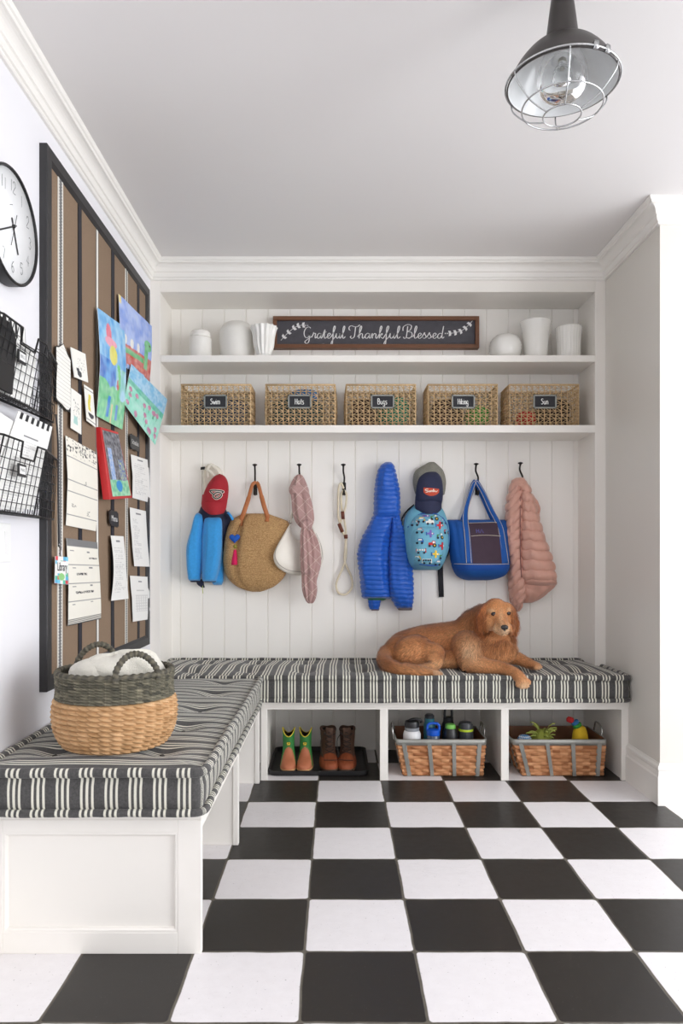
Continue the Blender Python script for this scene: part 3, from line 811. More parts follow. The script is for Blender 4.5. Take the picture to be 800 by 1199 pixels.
# lists
paperthing('printed_list', 'white printed sheet on the right below the small black plaque', 'paper', [(153, 532), (173.2, 538.5), (175, 588.5), (155, 583)], textpaper(3, lines=16), 36, 70, bow(.004), group='printed sheets at the right of the pinboard')
paperthing('printed_list', 'white curled printed sheet, the middle one of the right column', 'paper', [(151.8, 594), (170.6, 598.5), (175, 663.5), (157.2, 663)], textpaper(4, lines=26, r=.6), 36, 80, bow(-.002), group='printed sheets at the right of the pinboard', x=-.962)
def tablef(u, v):
    if .1 < v < .13 and .4 < u < .6: return INK
    if .42 < v < .8 and .18 < u < .88:
        return tuple(WH[q]*.75+INK[q]*.25 for q in range(4)) if (int(u*24) % 3 == 0 or int(v*50) % 3 == 0) else WH
    if .3 < v < .33 and .25 < u < .7: return tuple(WH[q]*.6+INK[q]*.4 for q in range(4))
    return WH
paperthing('printed_list', 'white sheet with a small printed table, lowest of the right column', 'paper', [(152, 674), (174, 675.5), (175, 725), (155.5, 728)], tablef, 40, 80, bow(.002), group='printed sheets at the right of the pinboard')
paperthing('printed_list', 'tall narrow white curled sheet hanging under the lower small black plaque', 'paper', [(129.5, 627), (144.5, 628), (150.2, 701), (130, 703.5)], textpaper(5, lines=22), 36, 80, lambda u, v: .012*math.sin(PI*v)*(1-u), x=-.962, group='printed sheets at the right of the pinboard')
# small black word plaques
def plaque(label, c4, word, sz):
    o = thing('chalk_plaque', label, 'plaque', tuple(W(c4[0][0], c4[0][1], -.965)))
    cs_ = [W(x, y, -.960) for x, y in c4]; tl, tr, br, bl = cs_
    pl = [(0, .08), (.1, .1), (.12, 0), (.5, .03), (.88, 0), (.9, .1), (1, .08), (1, .92), (.9, .9), (.88, 1), (.5, .97), (.12, 1), (.1, .9), (0, .92)]
    m = MB(); prism(m, [(a, b_) for a, b_ in pl], lambda a, b_, h: (tl*(1-a)+tr*a)*(1-b_)+(bl*(1-a)+br*a)*b_+Vector((h, 0, 0)), -.004, 0); m.build('plate', black_wood, o, smooth=False)
    ux = (tr-tl); uy = (tl-bl); ce = (tl+br)/2; m = MB()
    addtext(m, word, 1, lambda x, y, h: ce+ux*(x*sz)+uy.normalized()*(y*sz*ux.length)+Vector((.0008, 0, 0))); m.build('lettering', mat('chalk_white', (236, 236, 232), .8), o, smooth=False)
plaque('small black word plaque above the upper printed sheet', [(152.5, 507), (163.5, 513), (163.8, 530), (153, 525)], 'Schedule', .2)
plaque('small black word plaque below the red framed drawing', [(128.3, 596.5), (138.5, 599), (139.3, 618), (129, 615)], 'Menu', .3)
# lanyard and library card
ln = thing('lanyard', 'black lanyard hanging down beside the grey ribbon at the left of the board', 'lanyard', tuple(W(67, 485, -.96)))
m = MB(); tube(m, spline([W(65.5, 485, -.958), W(68, 520, -.957), W(68.2, 580, -.957), W(69, 640, -.957)], 8), .008, 6, flat=(1, .25), up=(0, 1, 0)); m.build('strap', mat('black_webbing', (38, 38, 42), .8), ln)
m = MB(); tube(m, spline([W(69, 637, -.955), W(71.3, 644, -.955), W(71, 651, -.955)], 5), .0032, 6); m.build('clip', mat('steel_clip', (170, 170, 172), .3, metal=.9), ln)
def libf(u, v):
    if .12 < u < .88 and .2 < v < .55: return WH
    if blob(u, v, .48, .74, .24, .13): return lin((146, 204, 130))
    if (u < .12 or u > .88 or v < .16 or v > .62):
        q = (int(u*5)*3+int(v*7)*5) % 7
        return [lin((214, 76, 84)), WH, lin((96, 178, 214)), WH, lin((92, 190, 160)), lin((120, 200, 226)), WH][q]
    return WH
lc = thing('library_card', 'small colourful library card clipped to the black lanyard', 'card', tuple(W(71, 668, -.952)))
m = MB(); c4 = [W(64.5, 651, -.953), W(79.5, 652.5, -.953), W(79.3, 684.5, -.953), W(63.6, 683, -.953)]
sheet(m, c4, 30, 44, .002, None, libf, nrm=(1, 0, 0)); m.build('card', art, lc)
m = MB(); ce = c4[0].lerp(c4[2], .5)+Vector((.0024, 0, .012)); ux = (c4[1]-c4[0])
addtext(m, 'Library', .27, lambda x, y, h: ce+ux*x*1.0+Vector((.0006, 0, y*ux.length*1.35))); m.build('lettering', DKM if 'DKM' in globals() else mat('ink_black', (40, 40, 44), .7), lc, smooth=False)

# ---- wire file baskets
wire = mat('black_wire', (36, 35, 36), .4, metal=.3)
def filebasket(label, zb, notch, tagtext):
    root = thing('wire_file_basket', label, 'wire basket', (-.95, 2.12, zb), 'wire file baskets by the clock')
    H = .205
    # plan corners: back-left, front-left, front-right, back-right (bottom is tucked towards the wall)
    def cor(k, t): # t 0 bottom .. 1 top
        bt = [(-.985, 1.83), (-.930, 1.93), (-.930, 2.225), (-.953, 2.44)][k]; tp_ = [(-.985, 1.80), (-.900, 1.96), (-.900, 2.245), (-.953, 2.47)][k]
        return Vector((bt[0]*(1-t)+tp_[0]*t, bt[1]*(1-t)+tp_[1]*t, zb+H*t))
    m = MB(); r = .0013
    def face(k0, k1, n, nv=7, nt_=None):
        for i in range(n+1):
            u = i/n; top = 1
            if nt_ and nt_[0] < u < nt_[1]: top = .78
            tube(m, [cor(k0, 0).lerp(cor(k1, 0), u), cor(k0, top).lerp(cor(k1, top), u)], r, 5)
        for j in range(1, nv):
            t = j/nv
            if nt_ and t > .78:
                tube(m, [cor(k0, t), cor(k0, t).lerp(cor(k1, t), nt_[0])], r, 5); tube(m, [cor(k0, t).lerp(cor(k1, t), nt_[1]), cor(k1, t)], r, 5)
            else: tube(m, [cor(k0, t), cor(k1, t)], r, 5)
    face(0, 1, 6); face(1, 2, 9, nt_=notch); face(2, 3, 9); face(0, 3, 20)
    for i in range(15):                     # bottom grid
        u = i/14; tube(m, [cor(0, 0).lerp(cor(3, 0), u), cor(1, 0).lerp(cor(2, 0), u)], r, 5)
    for t in (.25, .5, .75): tube(m, [cor(0, 0).lerp(cor(1, 0), t), cor(3, 0).lerp(cor(2, 0), t)], r, 5)
    m.build('wire_mesh', wire, root)
    m = MB(); R_ = .0032; A, B = cor(1, 1), cor(2, 1); a1 = A.lerp(B, notch[0]); b1 = A.lerp(B, notch[1]); d1 = cor(1, .78).lerp(cor(2, .78), notch[0]+.02); e1 = cor(1, .78).lerp(cor(2, .78), notch[1]-.02)
    tube(m, [cor(0, 1), A, a1, d1, e1, b1, B, cor(3, 1)], R_, 7); tube(m, [cor(k, 0) for k in range(4)], R_, 7, closed=True)
    tube(m, [cor(1, 0), cor(1, 1)], .0025, 6); tube(m, [cor(2, 0), cor(2, 1)], .0025, 6); tube(m, [cor(0, 1), cor(3, 1)], .0025, 6)
    m.build('rim', wire, root)
    # label holder
    c = cor(1, .60).lerp(cor(2, .60), .5); n = Vector((1, 0, .15)).normalized(); m = MB(); obox(m, c+n*.003, Vector((0, .026, 0)), Vector((0, 0, .018)), n*.002); h = m.build('label_holder', black_wood, root, smooth=False)
    m = MB(); obox(m, c+n*.0055, Vector((0, .019, 0)), Vector((0, 0, .011)), n*.0008); q = m.build('label_card', whitep, h, smooth=False)
    m = MB(); addtext(m, tagtext, .013, lambda x, y, hh: c+n*.0066+Vector((0, x, y))); m.build('lettering', mat('ink_black', (40, 40, 44), .7), h, smooth=False)
    return cor
cA = filebasket('upper black wire file basket holding dark folders and white papers', 1.553, (.42, .80), 'BILLS')
cB = filebasket('lower black wire file basket with a slip of printed paper standing up', 1.226, (.42, .78), 'MAIL')
def stripes(k, a, b_):
    def f(u, v): return a if int(u*k) % 2 == 0 else b_
    return f
BK = lin((38, 38, 40))
def sheet3(name, label, cat, c4, colfn, th=.0015, nu=50, nv=50, bend=None, group=None):
    m = MB(); sheet(m, c4, nu, nv, th, bend, colfn, nrm=(1, 0, 0)); o = m.build(name, paper); return tag(o, label, cat, group)
V = Vector
def stripetop(k, lim): return lambda u, v: (BK if int(u*k) % 2 == 0 else WH) if v < lim else WH
# upper basket
sheet3('striped_folder', 'white folder with black stripes along its top edge, standing in the upper basket', 'folder', [V((-.978, 1.80, 1.815)), V((-.978, 2.27, 1.815)), V((-.975, 2.30, 1.57)), V((-.975, 1.84, 1.57))], stripetop(26, .19), nu=104)
sheet3('paper_stack', 'stack of white paper standing behind the front wires of the upper basket', 'papers', [V((-.925, 2.02, 1.735)), V((-.925, 2.22, 1.715)), V((-.942, 2.215, 1.562)), V((-.942, 1.98, 1.562))], textpaper(9, lines=12, ink=.15), th=.006)
for k, (x, y0, lb_) in enumerate(((-.915, 1.90, 'black folder with a rounded corner, nearest in the upper wire basket'), (-.931, 1.87, 'black folder standing second in the upper wire basket'), (-.945, 1.84, 'dark grey folder standing at the back of the upper wire basket'))):
    m = MB(); poly = [(0, 0), (.165, 0), (.165, .14), (.15, .17), (.12, .19), (0, .19)]
    prism(m, poly, lambda a, b_, h: V((x-.016+.016*b_/.19+h, y0+a, 1.562+b_)), 0, .008)
    tag(m.build('folder', mat('black_folder' if k < 2 else 'grey_folder', (30, 30, 32) if k < 2 else (84, 84, 86), .45), smooth=False, bevel=.002), lb_, 'folder', 'dark folders in the upper wire basket')
# lower basket
sheet3('striped_folder', 'black and white striped folder standing at the left of the lower basket', 'folder', [V((-.965, 1.82, 1.535)), V((-.965, 2.10, 1.51)), V((-.955, 2.11, 1.235)), V((-.955, 1.86, 1.235))], stripes(9, BK, WH), nu=99)
def slip(u, v):
    if v < .07: return WH if int(u*13) % 2 == 0 else BK
    if .22 < v < .235 and .3 < u < .7: return INK
    return textpaper(12, lines=24, top=.28, bottom=.95, l=.2, r=.85, title=False)(u, v)
a_ = -.925
sheet3('printed_slip', 'tilted white printed sheet with a notched black edge in the lower basket', 'paper', [W(21, 481, a_), W(61, 500, a_), V((-.945, 2.25, 1.245)), V((-.945, 1.96, 1.245))], slip, nu=91, nv=130)
sheet3('paper_stack', 'stack of white paper leaning inside the lower basket', 'papers', [V((-.935, 2.0, 1.50)), V((-.935, 2.20, 1.48)), V((-.955, 2.20, 1.237)), V((-.955, 1.97, 1.237))], lambda u, v: WH, th=.004)

# ================================================================ SHELF ITEMS
cer = mat('white_glazed_ceramic', (238, 236, 230), .22, amt=.01, scale=10, coat=.2)
cerm = mat('white_matte_ceramic', (234, 231, 224), .5, amt=.02, scale=40, bs=.15, bscale=120)
def vase(name, label, px, Y, prof, mt, n=64, fn=None, cat='vase', z=None):
    m = MB(); c = P(px, 400, Y); lathe(m, prof, (c.x, Y, ZS1+.0005 if z is None else z), n, fn=fn)
    return tag(m.build(name, mt), label, cat)
def sp(pr, n=5): return [(max(0, q.x), q.y) for q in spline([(a, b, 0) for a, b in pr], n)]
vase('lidded_jar', 'small white ribbed lidded jar at the left end of the top shelf', 234.5, 3.98, sp([(.0, 0), (.052, 0), (.061, .012), (.062, .11), (.060, .122), (.054, .128), (.056, .140), (.052, .158), (.035, .168), (.010, .172), (0, .173)], 4), cerm, cat='jar', fn=lambda a, z, i: .0009*math.sin(z*420))
vase('round_vase', 'large white round shouldered vase, second from the left on the top shelf', 278, 4.02, sp([(.0, 0), (.080, 0), (.090, .01), (.096, .08), (.100, .14), (.094, .18), (.070, .212), (.045, .222), (.030, .224), (.024, .215), (.020, .19), (0, .18)], 5), cerm)
vase('fluted_vase', 'white tulip shaped fluted vase just left of the framed sign', 309, 3.93, sp([(.0, 0), (.036, 0), (.042, .01), (.038, .022), (.050, .06), (.056, .11), (.064, .150), (.072, .168), (.066, .165), (.05, .11), (.04, .05), (0, .03)], 5), cer, 96, fn=lambda a, z, i: .0045*math.sin(a*14)*min(1, z/.06) if i < 38 else .004*math.sin(a*14))
vase('knobbly_bowl', 'squat white textured globe vase right of the framed sign', 592, 3.98, sp([(.0, 0), (.05, 0), (.075, .02), (.086, .065), (.080, .105), (.055, .135), (.03, .142), (.022, .138), (.018, .12), (0, .11)], 7), cer, 96, fn=lambda a, z, i: .0022*math.sin(a*32+(i % 2)*PI)*math.sin(z*190))
vase('flared_planter', 'tall white flared planter in the middle of the three vases at the right end', 627.5, 3.98, sp([(.0, 0), (.056, 0), (.060, .006), (.066, .08), (.074, .16), (.084, .205), (.086, .212), (.080, .213), (.070, .17), (.06, .08), (.055, .02), (0, .015)], 5), cer)
vase('ribbed_cup', 'white finely ribbed cup at the right end of the top shelf', 666, 3.98, sp([(.0, 0), (.058, 0), (.062, .006), (.064, .10), (.070, .170), (.072, .178), (.067, .178), (.06, .10), (.056, .02), (0, .015)], 5), cer, 96, fn=lambda a, z, i: .0014*math.sin(a*24))

# ---- framed sign
sg = thing('framed_sign', 'long dark slate sign in a brown wooden frame on the top shelf', 'sign', (.22, YW-.03, 2.28))
Ysg = 4.095
a, b_ = P(319.8, 408, Ysg), P(561, 370.8, Ysg)
x0, x1, z0, z1 = a.x, b_.x, a.z, b_.z; t = .022
walnut = mat('walnut_frame', (112, 72, 46), .5, amt=.2, scale=20, stretch=(1, 6, 6))
m = MB()
for q in ((x0, x1, z0, z0+t), (x0, x1, z1-t, z1), (x0, x0+t, z0+t, z1-t), (x1-t, x1, z0+t, z1-t)): box(m, q[0], q[1], Ysg-.012, YW-.0005, q[2], q[3])
m.build('frame', walnut, sg, smooth=False, bevel=.002)
sl, nt, b = newmat('distressed_slate'); o = tc(nt)
nn = nois(nt, o, 8, 5, .7, (1, 1, 9)); fl = val(nt, 'MULTIPLY', val(nt, 'SUBTRACT', nn, .66), 14.0, clamp=True)
base = mixc(nt, nois(nt, o, 30, 3), lin((62, 60, 66)), lin((84, 82, 88)))
nt.links.new(mixc(nt, val(nt, 'MULTIPLY', fl, .7), base, lin((190, 188, 186))), b.inputs['Base Color']); b.inputs['Roughness'].default_value = .7
m = MB(); box(m, x0+t-.002, x1-t+.002, Ysg+.004, YW-.002, z0+t-.002, z1-t+.002); m.build('board', sl, sg, smooth=False)
GL = {
 'G': (1.65, [[(1.35, 2.0), (1.05, 2.25), (.5, 2.1), (.12, 1.35), (.22, .5), (.7, .1), (1.15, .5), (1.25, 1.1), (1.2, .1), (1.1, -.7), (.7, -1.0), (.35, -.7), (.7, -.3), (1.6, .35)]]),
 'r': (.95, [[(0, .2), (.28, .9), (.33, 1.2), (.45, .95), (.72, .98), (.66, .4), (.75, .05), (1.0, .35)]]),
 'a': (1.15, [[(.85, .85), (.5, 1.02), (.14, .6), (.2, .1), (.5, .03), (.82, .6), (.88, .98), (.84, .3), (.95, .02), (1.2, .35)]]),
 't': (.85, [[(0, .3), (.42, 1.75), (.36, .4), (.55, .0), (.9, .35)], [(.1, 1.2), (.75, 1.28)]]),
 'e': (.85, [[(0, .3), (.45, .5), (.68, .85), (.45, 1.06), (.18, .7), (.22, .15), (.5, .0), (.88, .35)]]),
 'f': (.85, [[(0, .3), (.45, 1.2), (.72, 2.2), (.55, 2.45), (.38, 1.8), (.38, .2), (.32, -1.1), (.12, -1.25), (.12, -.8), (.5, -.1), (.9, .35)]]),
 'u': (1.15, [[(0, .35), (.2, 1.0), (.18, .3), (.42, .0), (.75, .45), (.85, 1.0), (.82, .3), (.95, .0), (1.2, .35)]]),
 'l': (.75, [[(0, .3), (.42, 1.3), (.6, 2.2), (.45, 2.45), (.28, 1.8), (.28, .35), (.45, .0), (.8, .35)]]),
 'T': (1.5, [[(.2, 1.6), (.0, 1.75), (-.05, 2.2), (.3, 2.5), (.9, 2.3), (1.4, 2.35), (1.75, 2.7)], [(1.05, 2.3), (1.0, 1.2), (.9, .3), (.5, .0), (.25, .3), (.45, .5)]]),
 'h': (1.15, [[(0, .3), (.42, 1.4), (.6, 2.2), (.45, 2.45), (.28, 1.7), (.26, 0)], [(.26, .4), (.55, .98), (.8, .8), (.8, .2), (.95, .0), (1.2, .35)]]),
 'n': (1.15, [[(0, .4), (.2, 1.0), (.22, 0)], [(.22, .4), (.55, .98), (.8, .8), (.8, .2), (.95, .0), (1.2, .35)]]),
 'k': (1.05, [[(0, .3), (.42, 1.4), (.6, 2.2), (.45, 2.45), (.28, 1.7), (.26, 0)], [(.26, .45), (.65, 1.0), (.72, .72), (.35, .5), (.72, .1), (.9, .0), (1.1, .35)]]),
 'B': (1.6, [[(.62, 2.4), (.55, 1), (.45, .15), (.15, .0), (.0, .3)], [(-.15, 1.5), (-.1, 2.3), (.6, 2.75), (1.25, 2.5), (1.1, 1.7), (.6, 1.35), (1.3, 1.2), (1.45, .6), (1.0, .0), (.55, .2), (.9, .1), (1.6, .35)]]),
 's': (.85, [[(0, .3), (.38, 1.15), (.42, .85), (.68, .4), (.45, .0), (.15, .12)], [(.45, .0), (.9, .35)]]),
 'd': (1.15, [[(.85, .85), (.5, 1.02), (.14, .6), (.2, .1), (.5, .03), (.82, .6), (.88, .98)], [(1.05, 2.45), (.95, 1.6), (.86, .4), (.98, .02), (1.25, .3)]]),
}
m = MB()
def sgp(x, y, h): return P(x, y, Ysg+.004-h)+Vector((0, 0, 0))
def word(s_, px, py, sx, sy, end):
    tot = sum(GL[c][0] for c in s_); k = (end-px)/tot; x = px
    for c in s_:
        adv, st_ = GL[c]
        for p in st_:
            ribbon(m, [(x+a*k+b_*.35, py-b_*sy) for a, b_ in p], lambda u, v, h: sgp(u, v, h), .55, 1.15, .0015, n=6)
        x += adv*k
word('Grateful', 355.2, 396.2, 6, 5.9, 404); word('Thankful', 408.5, 396.2, 6, 5.9, 468.5); word('Blessed', 472.5, 396.2, 6, 5.9, 519.5)
for dx in (0, 2.4): ribbon(m, [(521+dx, 390.4), (522.2+dx, 390.4)], sgp, 1.3, 1.3, .0015)
for dx in (0, 2.4): ribbon(m, [(357.5+dx, 381.0), (358.6+dx, 381.2)], sgp, 1.1, 1.1, .0015)
def leafbranch(pts):
    P_ = spline([(x, y, 0) for x, y in pts], 4); ribbon(m, [(p.x, p.y) for p in P_], sgp, .5, .6, .0015, n=1)
    for i in range(2, len(P_)-1, 3):
        d = (P_[i+1]-P_[i-1]).normalized(); nr_ = Vector((-d.y, d.x, 0))
        for s_ in (-1, 1):
            a = P_[i]; b_ = a+d*3.6+nr_*s_*3.2; mid = (a+b_)/2; q = (b_-a); w = Vector((-q.y, q.x, 0))*.34
            pl = [a, mid-w*s_, b_, mid+w*s_]
            m.add([sgp(p.x, p.y, .0015) for p in pl], [(0, 1, 2, 3)])
    b_ = P_[-1]
leafbranch([(329, 398.5), (335, 392), (343, 385), (349.5, 381.5), (357, 380.5)])
leafbranch([(553.5, 375.5), (548, 381.5), (541, 387), (533, 389.5), (525.5, 390.4)])
m.build('lettering', mat('white_lettering', (232, 231, 230), .7), sg, smooth=False)

# ---- woven shelf baskets
straw = mat('woven_seagrass', (206, 176, 134), .8, amt=.25, scale=60, bs=.4, bscale=400)
BW, BD, BH = .384, .205, .232
def weave_basket():
    m = MB(); rr = random.Random(3)
    def wall(p0, p1, ncol, nrow, bul):
        p0 = Vector(p0); p1 = Vector(p1); d = p1-p0; n = Vector((d.y, -d.x, 0)).normalized()
        def q(u, v, o=0): return p0+d*u+Vector((0, 0, BH*v))+n*(bul*math.sin(PI*u)*math.sin(PI*v*.9+.2)+o)
        for i in range(ncol+1):
            j_ = [(q(i/ncol+.002*rr.uniform(-1, 1), v/8)) for v in range(9)]
            tube(m, j_, .0030, 6)
        for j in range(nrow):
            v0 = (j+.06)/nrow; v1 = (j+.94)/nrow
            flip = j % 2
            for i in range(ncol):
                a, b_ = i/ncol, (i+1)/ncol; w = rr.uniform(-.006, .006)
                vm = (v0+v1)/2
                # a flat strand along the course and one that fans out: triangular openings
                tube(m, [q(a, v0+w, .003), q((a+b_)/2, v0+w*.3, .004), q(b_, v0, .003)], .0020, 5)
                if flip: tube(m, [q(a, v0, .002), q(b_, v1+w, .003)], 0.0018, 5)
                else: tube(m, [q(a, v1+w, .003), q(b_, v0, .002)], .0020, 5)
        # dark inner lattice of the far strands keeps the thickness
        tube(m, [q(0, .985), q(.5, .985), q(1, .985)], .0055, 6); tube(m, [q(0, .03), q(1, .03)], .005, 6)
    x0, x1, y0, y1 = -BW/2+.006, BW/2-.006, .006, BD
    wall((x0, y0, 0), (x1, y0, 0), 12, 11, .003); wall((x1, y0, 0), (x1, y1, 0), 7, 12, .010); wall((x1, y1, 0), (x0, y1, 0), 12, 11, .002); wall((x0, y1, 0), (x0, y0, 0), 7, 12, .010)
    return m
wb = weave_basket(); bottom = MB(); box(bottom, -BW/2+.01, BW/2-.01, .01, BD-.002, .002, .008)
proto = None; galv = mat('galvanised_frame', (150, 152, 146), .5, metal=.5, amt=.15); chalkb = mat('chalkboard', (46, 46, 50), .8, amt=.15)
chalk = mat('chalk_white', (236, 236, 232), .8)
HG = {'S': (.8, [[(.65, 1.45), (.3, 1.6), (.08, 1.25), (.4, .85), (.6, .45), (.3, .02), (0, .2)]]), 'w': (.9, [[(0, 1), (.2, 0), (.4, .8), (.6, 0), (.8, 1)]]),
 'i': (.3, [[(.1, 1), (.1, 0)], [(.1, 1.35), (.1, 1.42)]]), 'm': (1.1, [[(.05, 1), (.05, 0)], [(.05, .6), (.3, 1), (.45, .7), (.45, 0)], [(.45, .6), (.7, 1), (.85, .7), (.85, 0)]]),
 'H': (.9, [[(.05, 1.6), (.05, 0)], [(.65, 1.6), (.65, 0)], [(.05, .8), (.65, .85)]]), 'a': (.75, [[(.5, .9), (.2, 1), (.02, .5), (.2, 0), (.5, .4), (.52, .95), (.55, 0)]]),
 't': (.6, [[(.25, 1.5), (.22, .2), (.45, 0)], [(0, 1), (.5, 1.02)]]), 's': (.6, [[(.45, .95), (.15, 1), (.05, .7), (.4, .4), (.3, 0), (0, .08)]]),
 'B': (.9, [[(.05, 0), (.05, 1.6), (.5, 1.5), (.5, 1.0), (.1, .85), (.6, .7), (.6, .1), (.05, 0)]]), 'u': (.75, [[(.05, 1), (.08, .2), (.3, 0), (.52, .4), (.55, 1), (.56, 0)]]),
 'g': (.75, [[(.5, .9), (.2, 1), (.02, .5), (.2, 0.05), (.5, .4), (.52, .95), (.5, -.4), (.2, -.6), (0, -.35)]]), 'k': (.7, [[(.05, 1.6), (.05, 0)], [(.5, 1), (.08, .45), (.55, 0)]]),
 'n': (.75, [[(.05, 1), (.05, 0)], [(.05, .6), (.3, 1), (.52, .7), (.52, 0)]])}
specs = [(211.0, 294.5, 'Swim', 252.5, 'woven shelf basket with a chalk label reading Swim'), (310, 393.5, 'Hats', 351, 'woven shelf basket with a chalk label reading Hats'),
         (404.5, 488, 'Bugs', 448, 'woven shelf basket with a chalk label reading Bugs'), (501, 583.5, 'Hiking', 542.5, 'woven shelf basket with a chalk label reading Hiking'), (596.5, 679, 'Sun', 638, 'woven shelf basket with a chalk label reading Sun')]
YBK = 3.915; weave_mesh = None
for px0, px1, wd_, pl_, lab in specs:
    c = P((px0+px1)/2, 497, YBK); root = thing('woven_basket', lab, 'basket', (c.x, YBK, ZS2+.0005), 'labelled woven baskets on the lower shelf')
    if weave_mesh is None:
        w_o = wb.build('woven_body', straw); b_o = bottom.build('basket_floor', straw, smooth=False); weave_mesh = (w_o.data, b_o.data)
    else:
        w_o = bpy.data.objects.new('woven_body', weave_mesh[0]); COL.objects.link(w_o); b_o = bpy.data.objects.new('basket_floor', weave_mesh[1]); COL.objects.link(b_o)
    w_o.parent = root; b_o.parent = root
    q = P(pl_, 470.5, YBK-.004); lp = thing('x', 'x', 'x'); bpy.data.objects.remove(lp)
    m = MB(); hw, hh = .063, .037
    for e in ((-hw, hw, hh-.008, hh), (-hw, hw, -hh, -hh+.008), (-hw, -hw+.008, -hh, hh), (hw-.008, hw, -hh, hh)): box(m, q.x+e[0], q.x+e[1], q.y-.008, q.y+.001, q.z+e[2], q.z+e[3])
    fr = m.build('label_frame', galv, root, smooth=False, bevel=.001)
    m = MB(); box(m, q.x-hw+.006, q.x+hw-.006, q.y-.004, q.y+.001, q.z-hh+.006, q.z+hh-.006); m.build('chalkboard', chalkb, fr, smooth=False)
    m = MB(); tot = sum(HG[ch][0] for ch in wd_); k = .0175 if len(wd_) < 6 else .0160; x = -tot*k/2
    for ch in wd_:
        for p in HG[ch][1]: ribbon(m, [(x+a*k, b_*.0185-.014) for a, b_ in p], lambda u, v, h: Vector((q.x+u, q.y-.005, q.z+v)), .003, .0038, 0, n=4)
        x += HG[ch][0]*k
    m.build('lettering', chalk, fr, smooth=False)
# folded things seen through the weave; cloths made tall to darken the lower openings
def lump(name, label, cat, x, y, z, rx, ry, rz, mt, seed, group=None):
    m = MB()
    def f(u, v):
        a = 2*PI*u; b_ = PI*(v-.5); cb = math.copysign(abs(math.cos(b_))**.6, 1); sb = math.copysign(abs(math.sin(b_))**.6, math.sin(b_))
        k = 1+.10*nz(math.cos(a)*2+seed, math.sin(a)*2, sb*2)+.05*math.sin(a*5+sb*4)
        return (x+rx*cb*math.cos(a)*k, y+ry*cb*math.sin(a)*k, z+rz+rz*sb*.98)
    grid(m, 36, 18, f, cu=True); return tag(m.build(name, mt), label, cat, group)
cl = lambda n_, c: mat(n_, c, .85, amt=.2, scale=25, bs=.3, bscale=300)
bx = [P((s_[0]+s_[1])/2, 497, YBK).x for s_ in specs]
lump('swim_towel', 'dark folded cloth inside the basket marked Swim', 'cloth', bx[0]+.01, YBK+.105, ZS2+.012, .15, .07, .082, cl('slate_cloth', (74, 82, 96)), 1)
lump('knit_hat', 'blue knit hat on top inside the basket marked Hats', 'hat', bx[1]+.02, YBK+.095, ZS2+.150, .075, .055, .036, cl('blue_cloth', (58, 120, 176)), 2)
lump('knit_scarf', 'dark teal folded knit inside the basket marked Hats', 'scarf', bx[1]-.02, YBK+.105, ZS2+.012, .14, .07, .082, cl('teal_cloth', (38, 66, 68)), 3)
lump('bug_net_bag', 'green cloth bag inside the basket marked Bugs', 'bag', bx[2]+.075, YBK+.10, ZS2+.012, .085, .07, .085, cl('green_cloth', (40, 132, 104)), 4)
lump('cloth_roll', 'dark brown cloth roll inside the basket marked Bugs', 'cloth', bx[2]-.09, YBK+.105, ZS2+.012, .07, .07, .080, cl('brown_cloth', (56, 36, 30)), 5)
lump('hiking_sock', 'dark brown cloth inside the basket marked Hiking', 'cloth', bx[3]-.07, YBK+.105, ZS2+.012, .09, .07, .080, cl('brown_cloth', (56, 36, 30)), 6)
lump('green_pouch', 'small bright green pouch inside the basket marked Hiking', 'pouch', bx[3]+.095, YBK+.10, ZS2+.012, .065, .07, .060, cl('leaf_cloth', (60, 150, 60)), 7)
lump('sun_towel', 'dark folded cloth inside the basket marked Sun', 'cloth', bx[4]+.075, YBK+.105, ZS2+.012, .09, .07, .080, cl('umber_cloth', (60, 46, 40)), 8)
lump('red_pouch', 'small red pouch inside the basket marked Sun', 'pouch', bx[4]-.075, YBK+.10, ZS2+.012, .055, .07, .045, cl('red_cloth', (196, 44, 44)), 9)

# ================================================================ HOOKS AND HANGING THINGS
iron = mat('dark_iron', (40, 36, 33), .45, metal=.5, amt=.15)
def hook(px, py, label):
    c = P(px, 572, YW); root = thing('coat_hook', label, 'hook', (c.x+.004, YW, c.z), 'coat hooks along the beadboard')
    X, Z = c.x+.004, c.z
    m = MB(); box(m, X-.011, X+.011, YW-.005, YW+.001, Z-.038, Z+.034); m.build('back_plate', iron, root, smooth=False, bevel=.003)
    k = P(px, py, YW-.062)
    m = MB(); tube(m, spline([(X, YW-.003, Z+.01), (X, YW-.018, Z+.03), (X+.001, YW-.030, Z+.06), (k.x, YW-.048, k.z-.035), (k.x, YW-.060, k.z-.004)], 6), [.0062]*6+[.0052]*19, 10); m.build('upper_prong', iron, root)
    m = MB(); lathe(m, [(0, -.004), (.006, -.004), (.007, 0), (.013, .003), (.0145, .006), (.012, .009), (.004, .0115), (0, .012)], (k.x, YW-.061, k.z-.004), 18); m.build('knob', iron, root)
    m = MB(); tube(m, spline([(X, YW-.003, Z-.015), (X, YW-.020, Z-.036), (X, YW-.038, Z-.032), (X, YW-.044, Z-.014)], 6), [.0055]*18+[.007], 10); m.build('lower_prong', iron, root)
    m = MB()
    for dz in (.026, -.030): lathe(m, [(0, 0), (.0035, 0), (.003, .0015), (0, .002)], (X, YW-.005, Z+dz), 10, axis=Matrix(((1, 0, 0), (0, 0, -1), (0, 1, 0))))
    m.build('screw', iron, root)
hook(298.4, 544.6, 'dark iron coat hook holding the straw tote by its leather handles')
hook(350.4, 544.4, 'dark iron coat hook holding the pink scarf')
hook(402.2, 544.4, 'dark iron coat hook holding the cream rope leash')
hook(557.8, 543.6, 'dark iron coat hook holding the blue canvas tote')
hook(609.6, 542.6, 'dark iron coat hook above the peach puffer jacket')

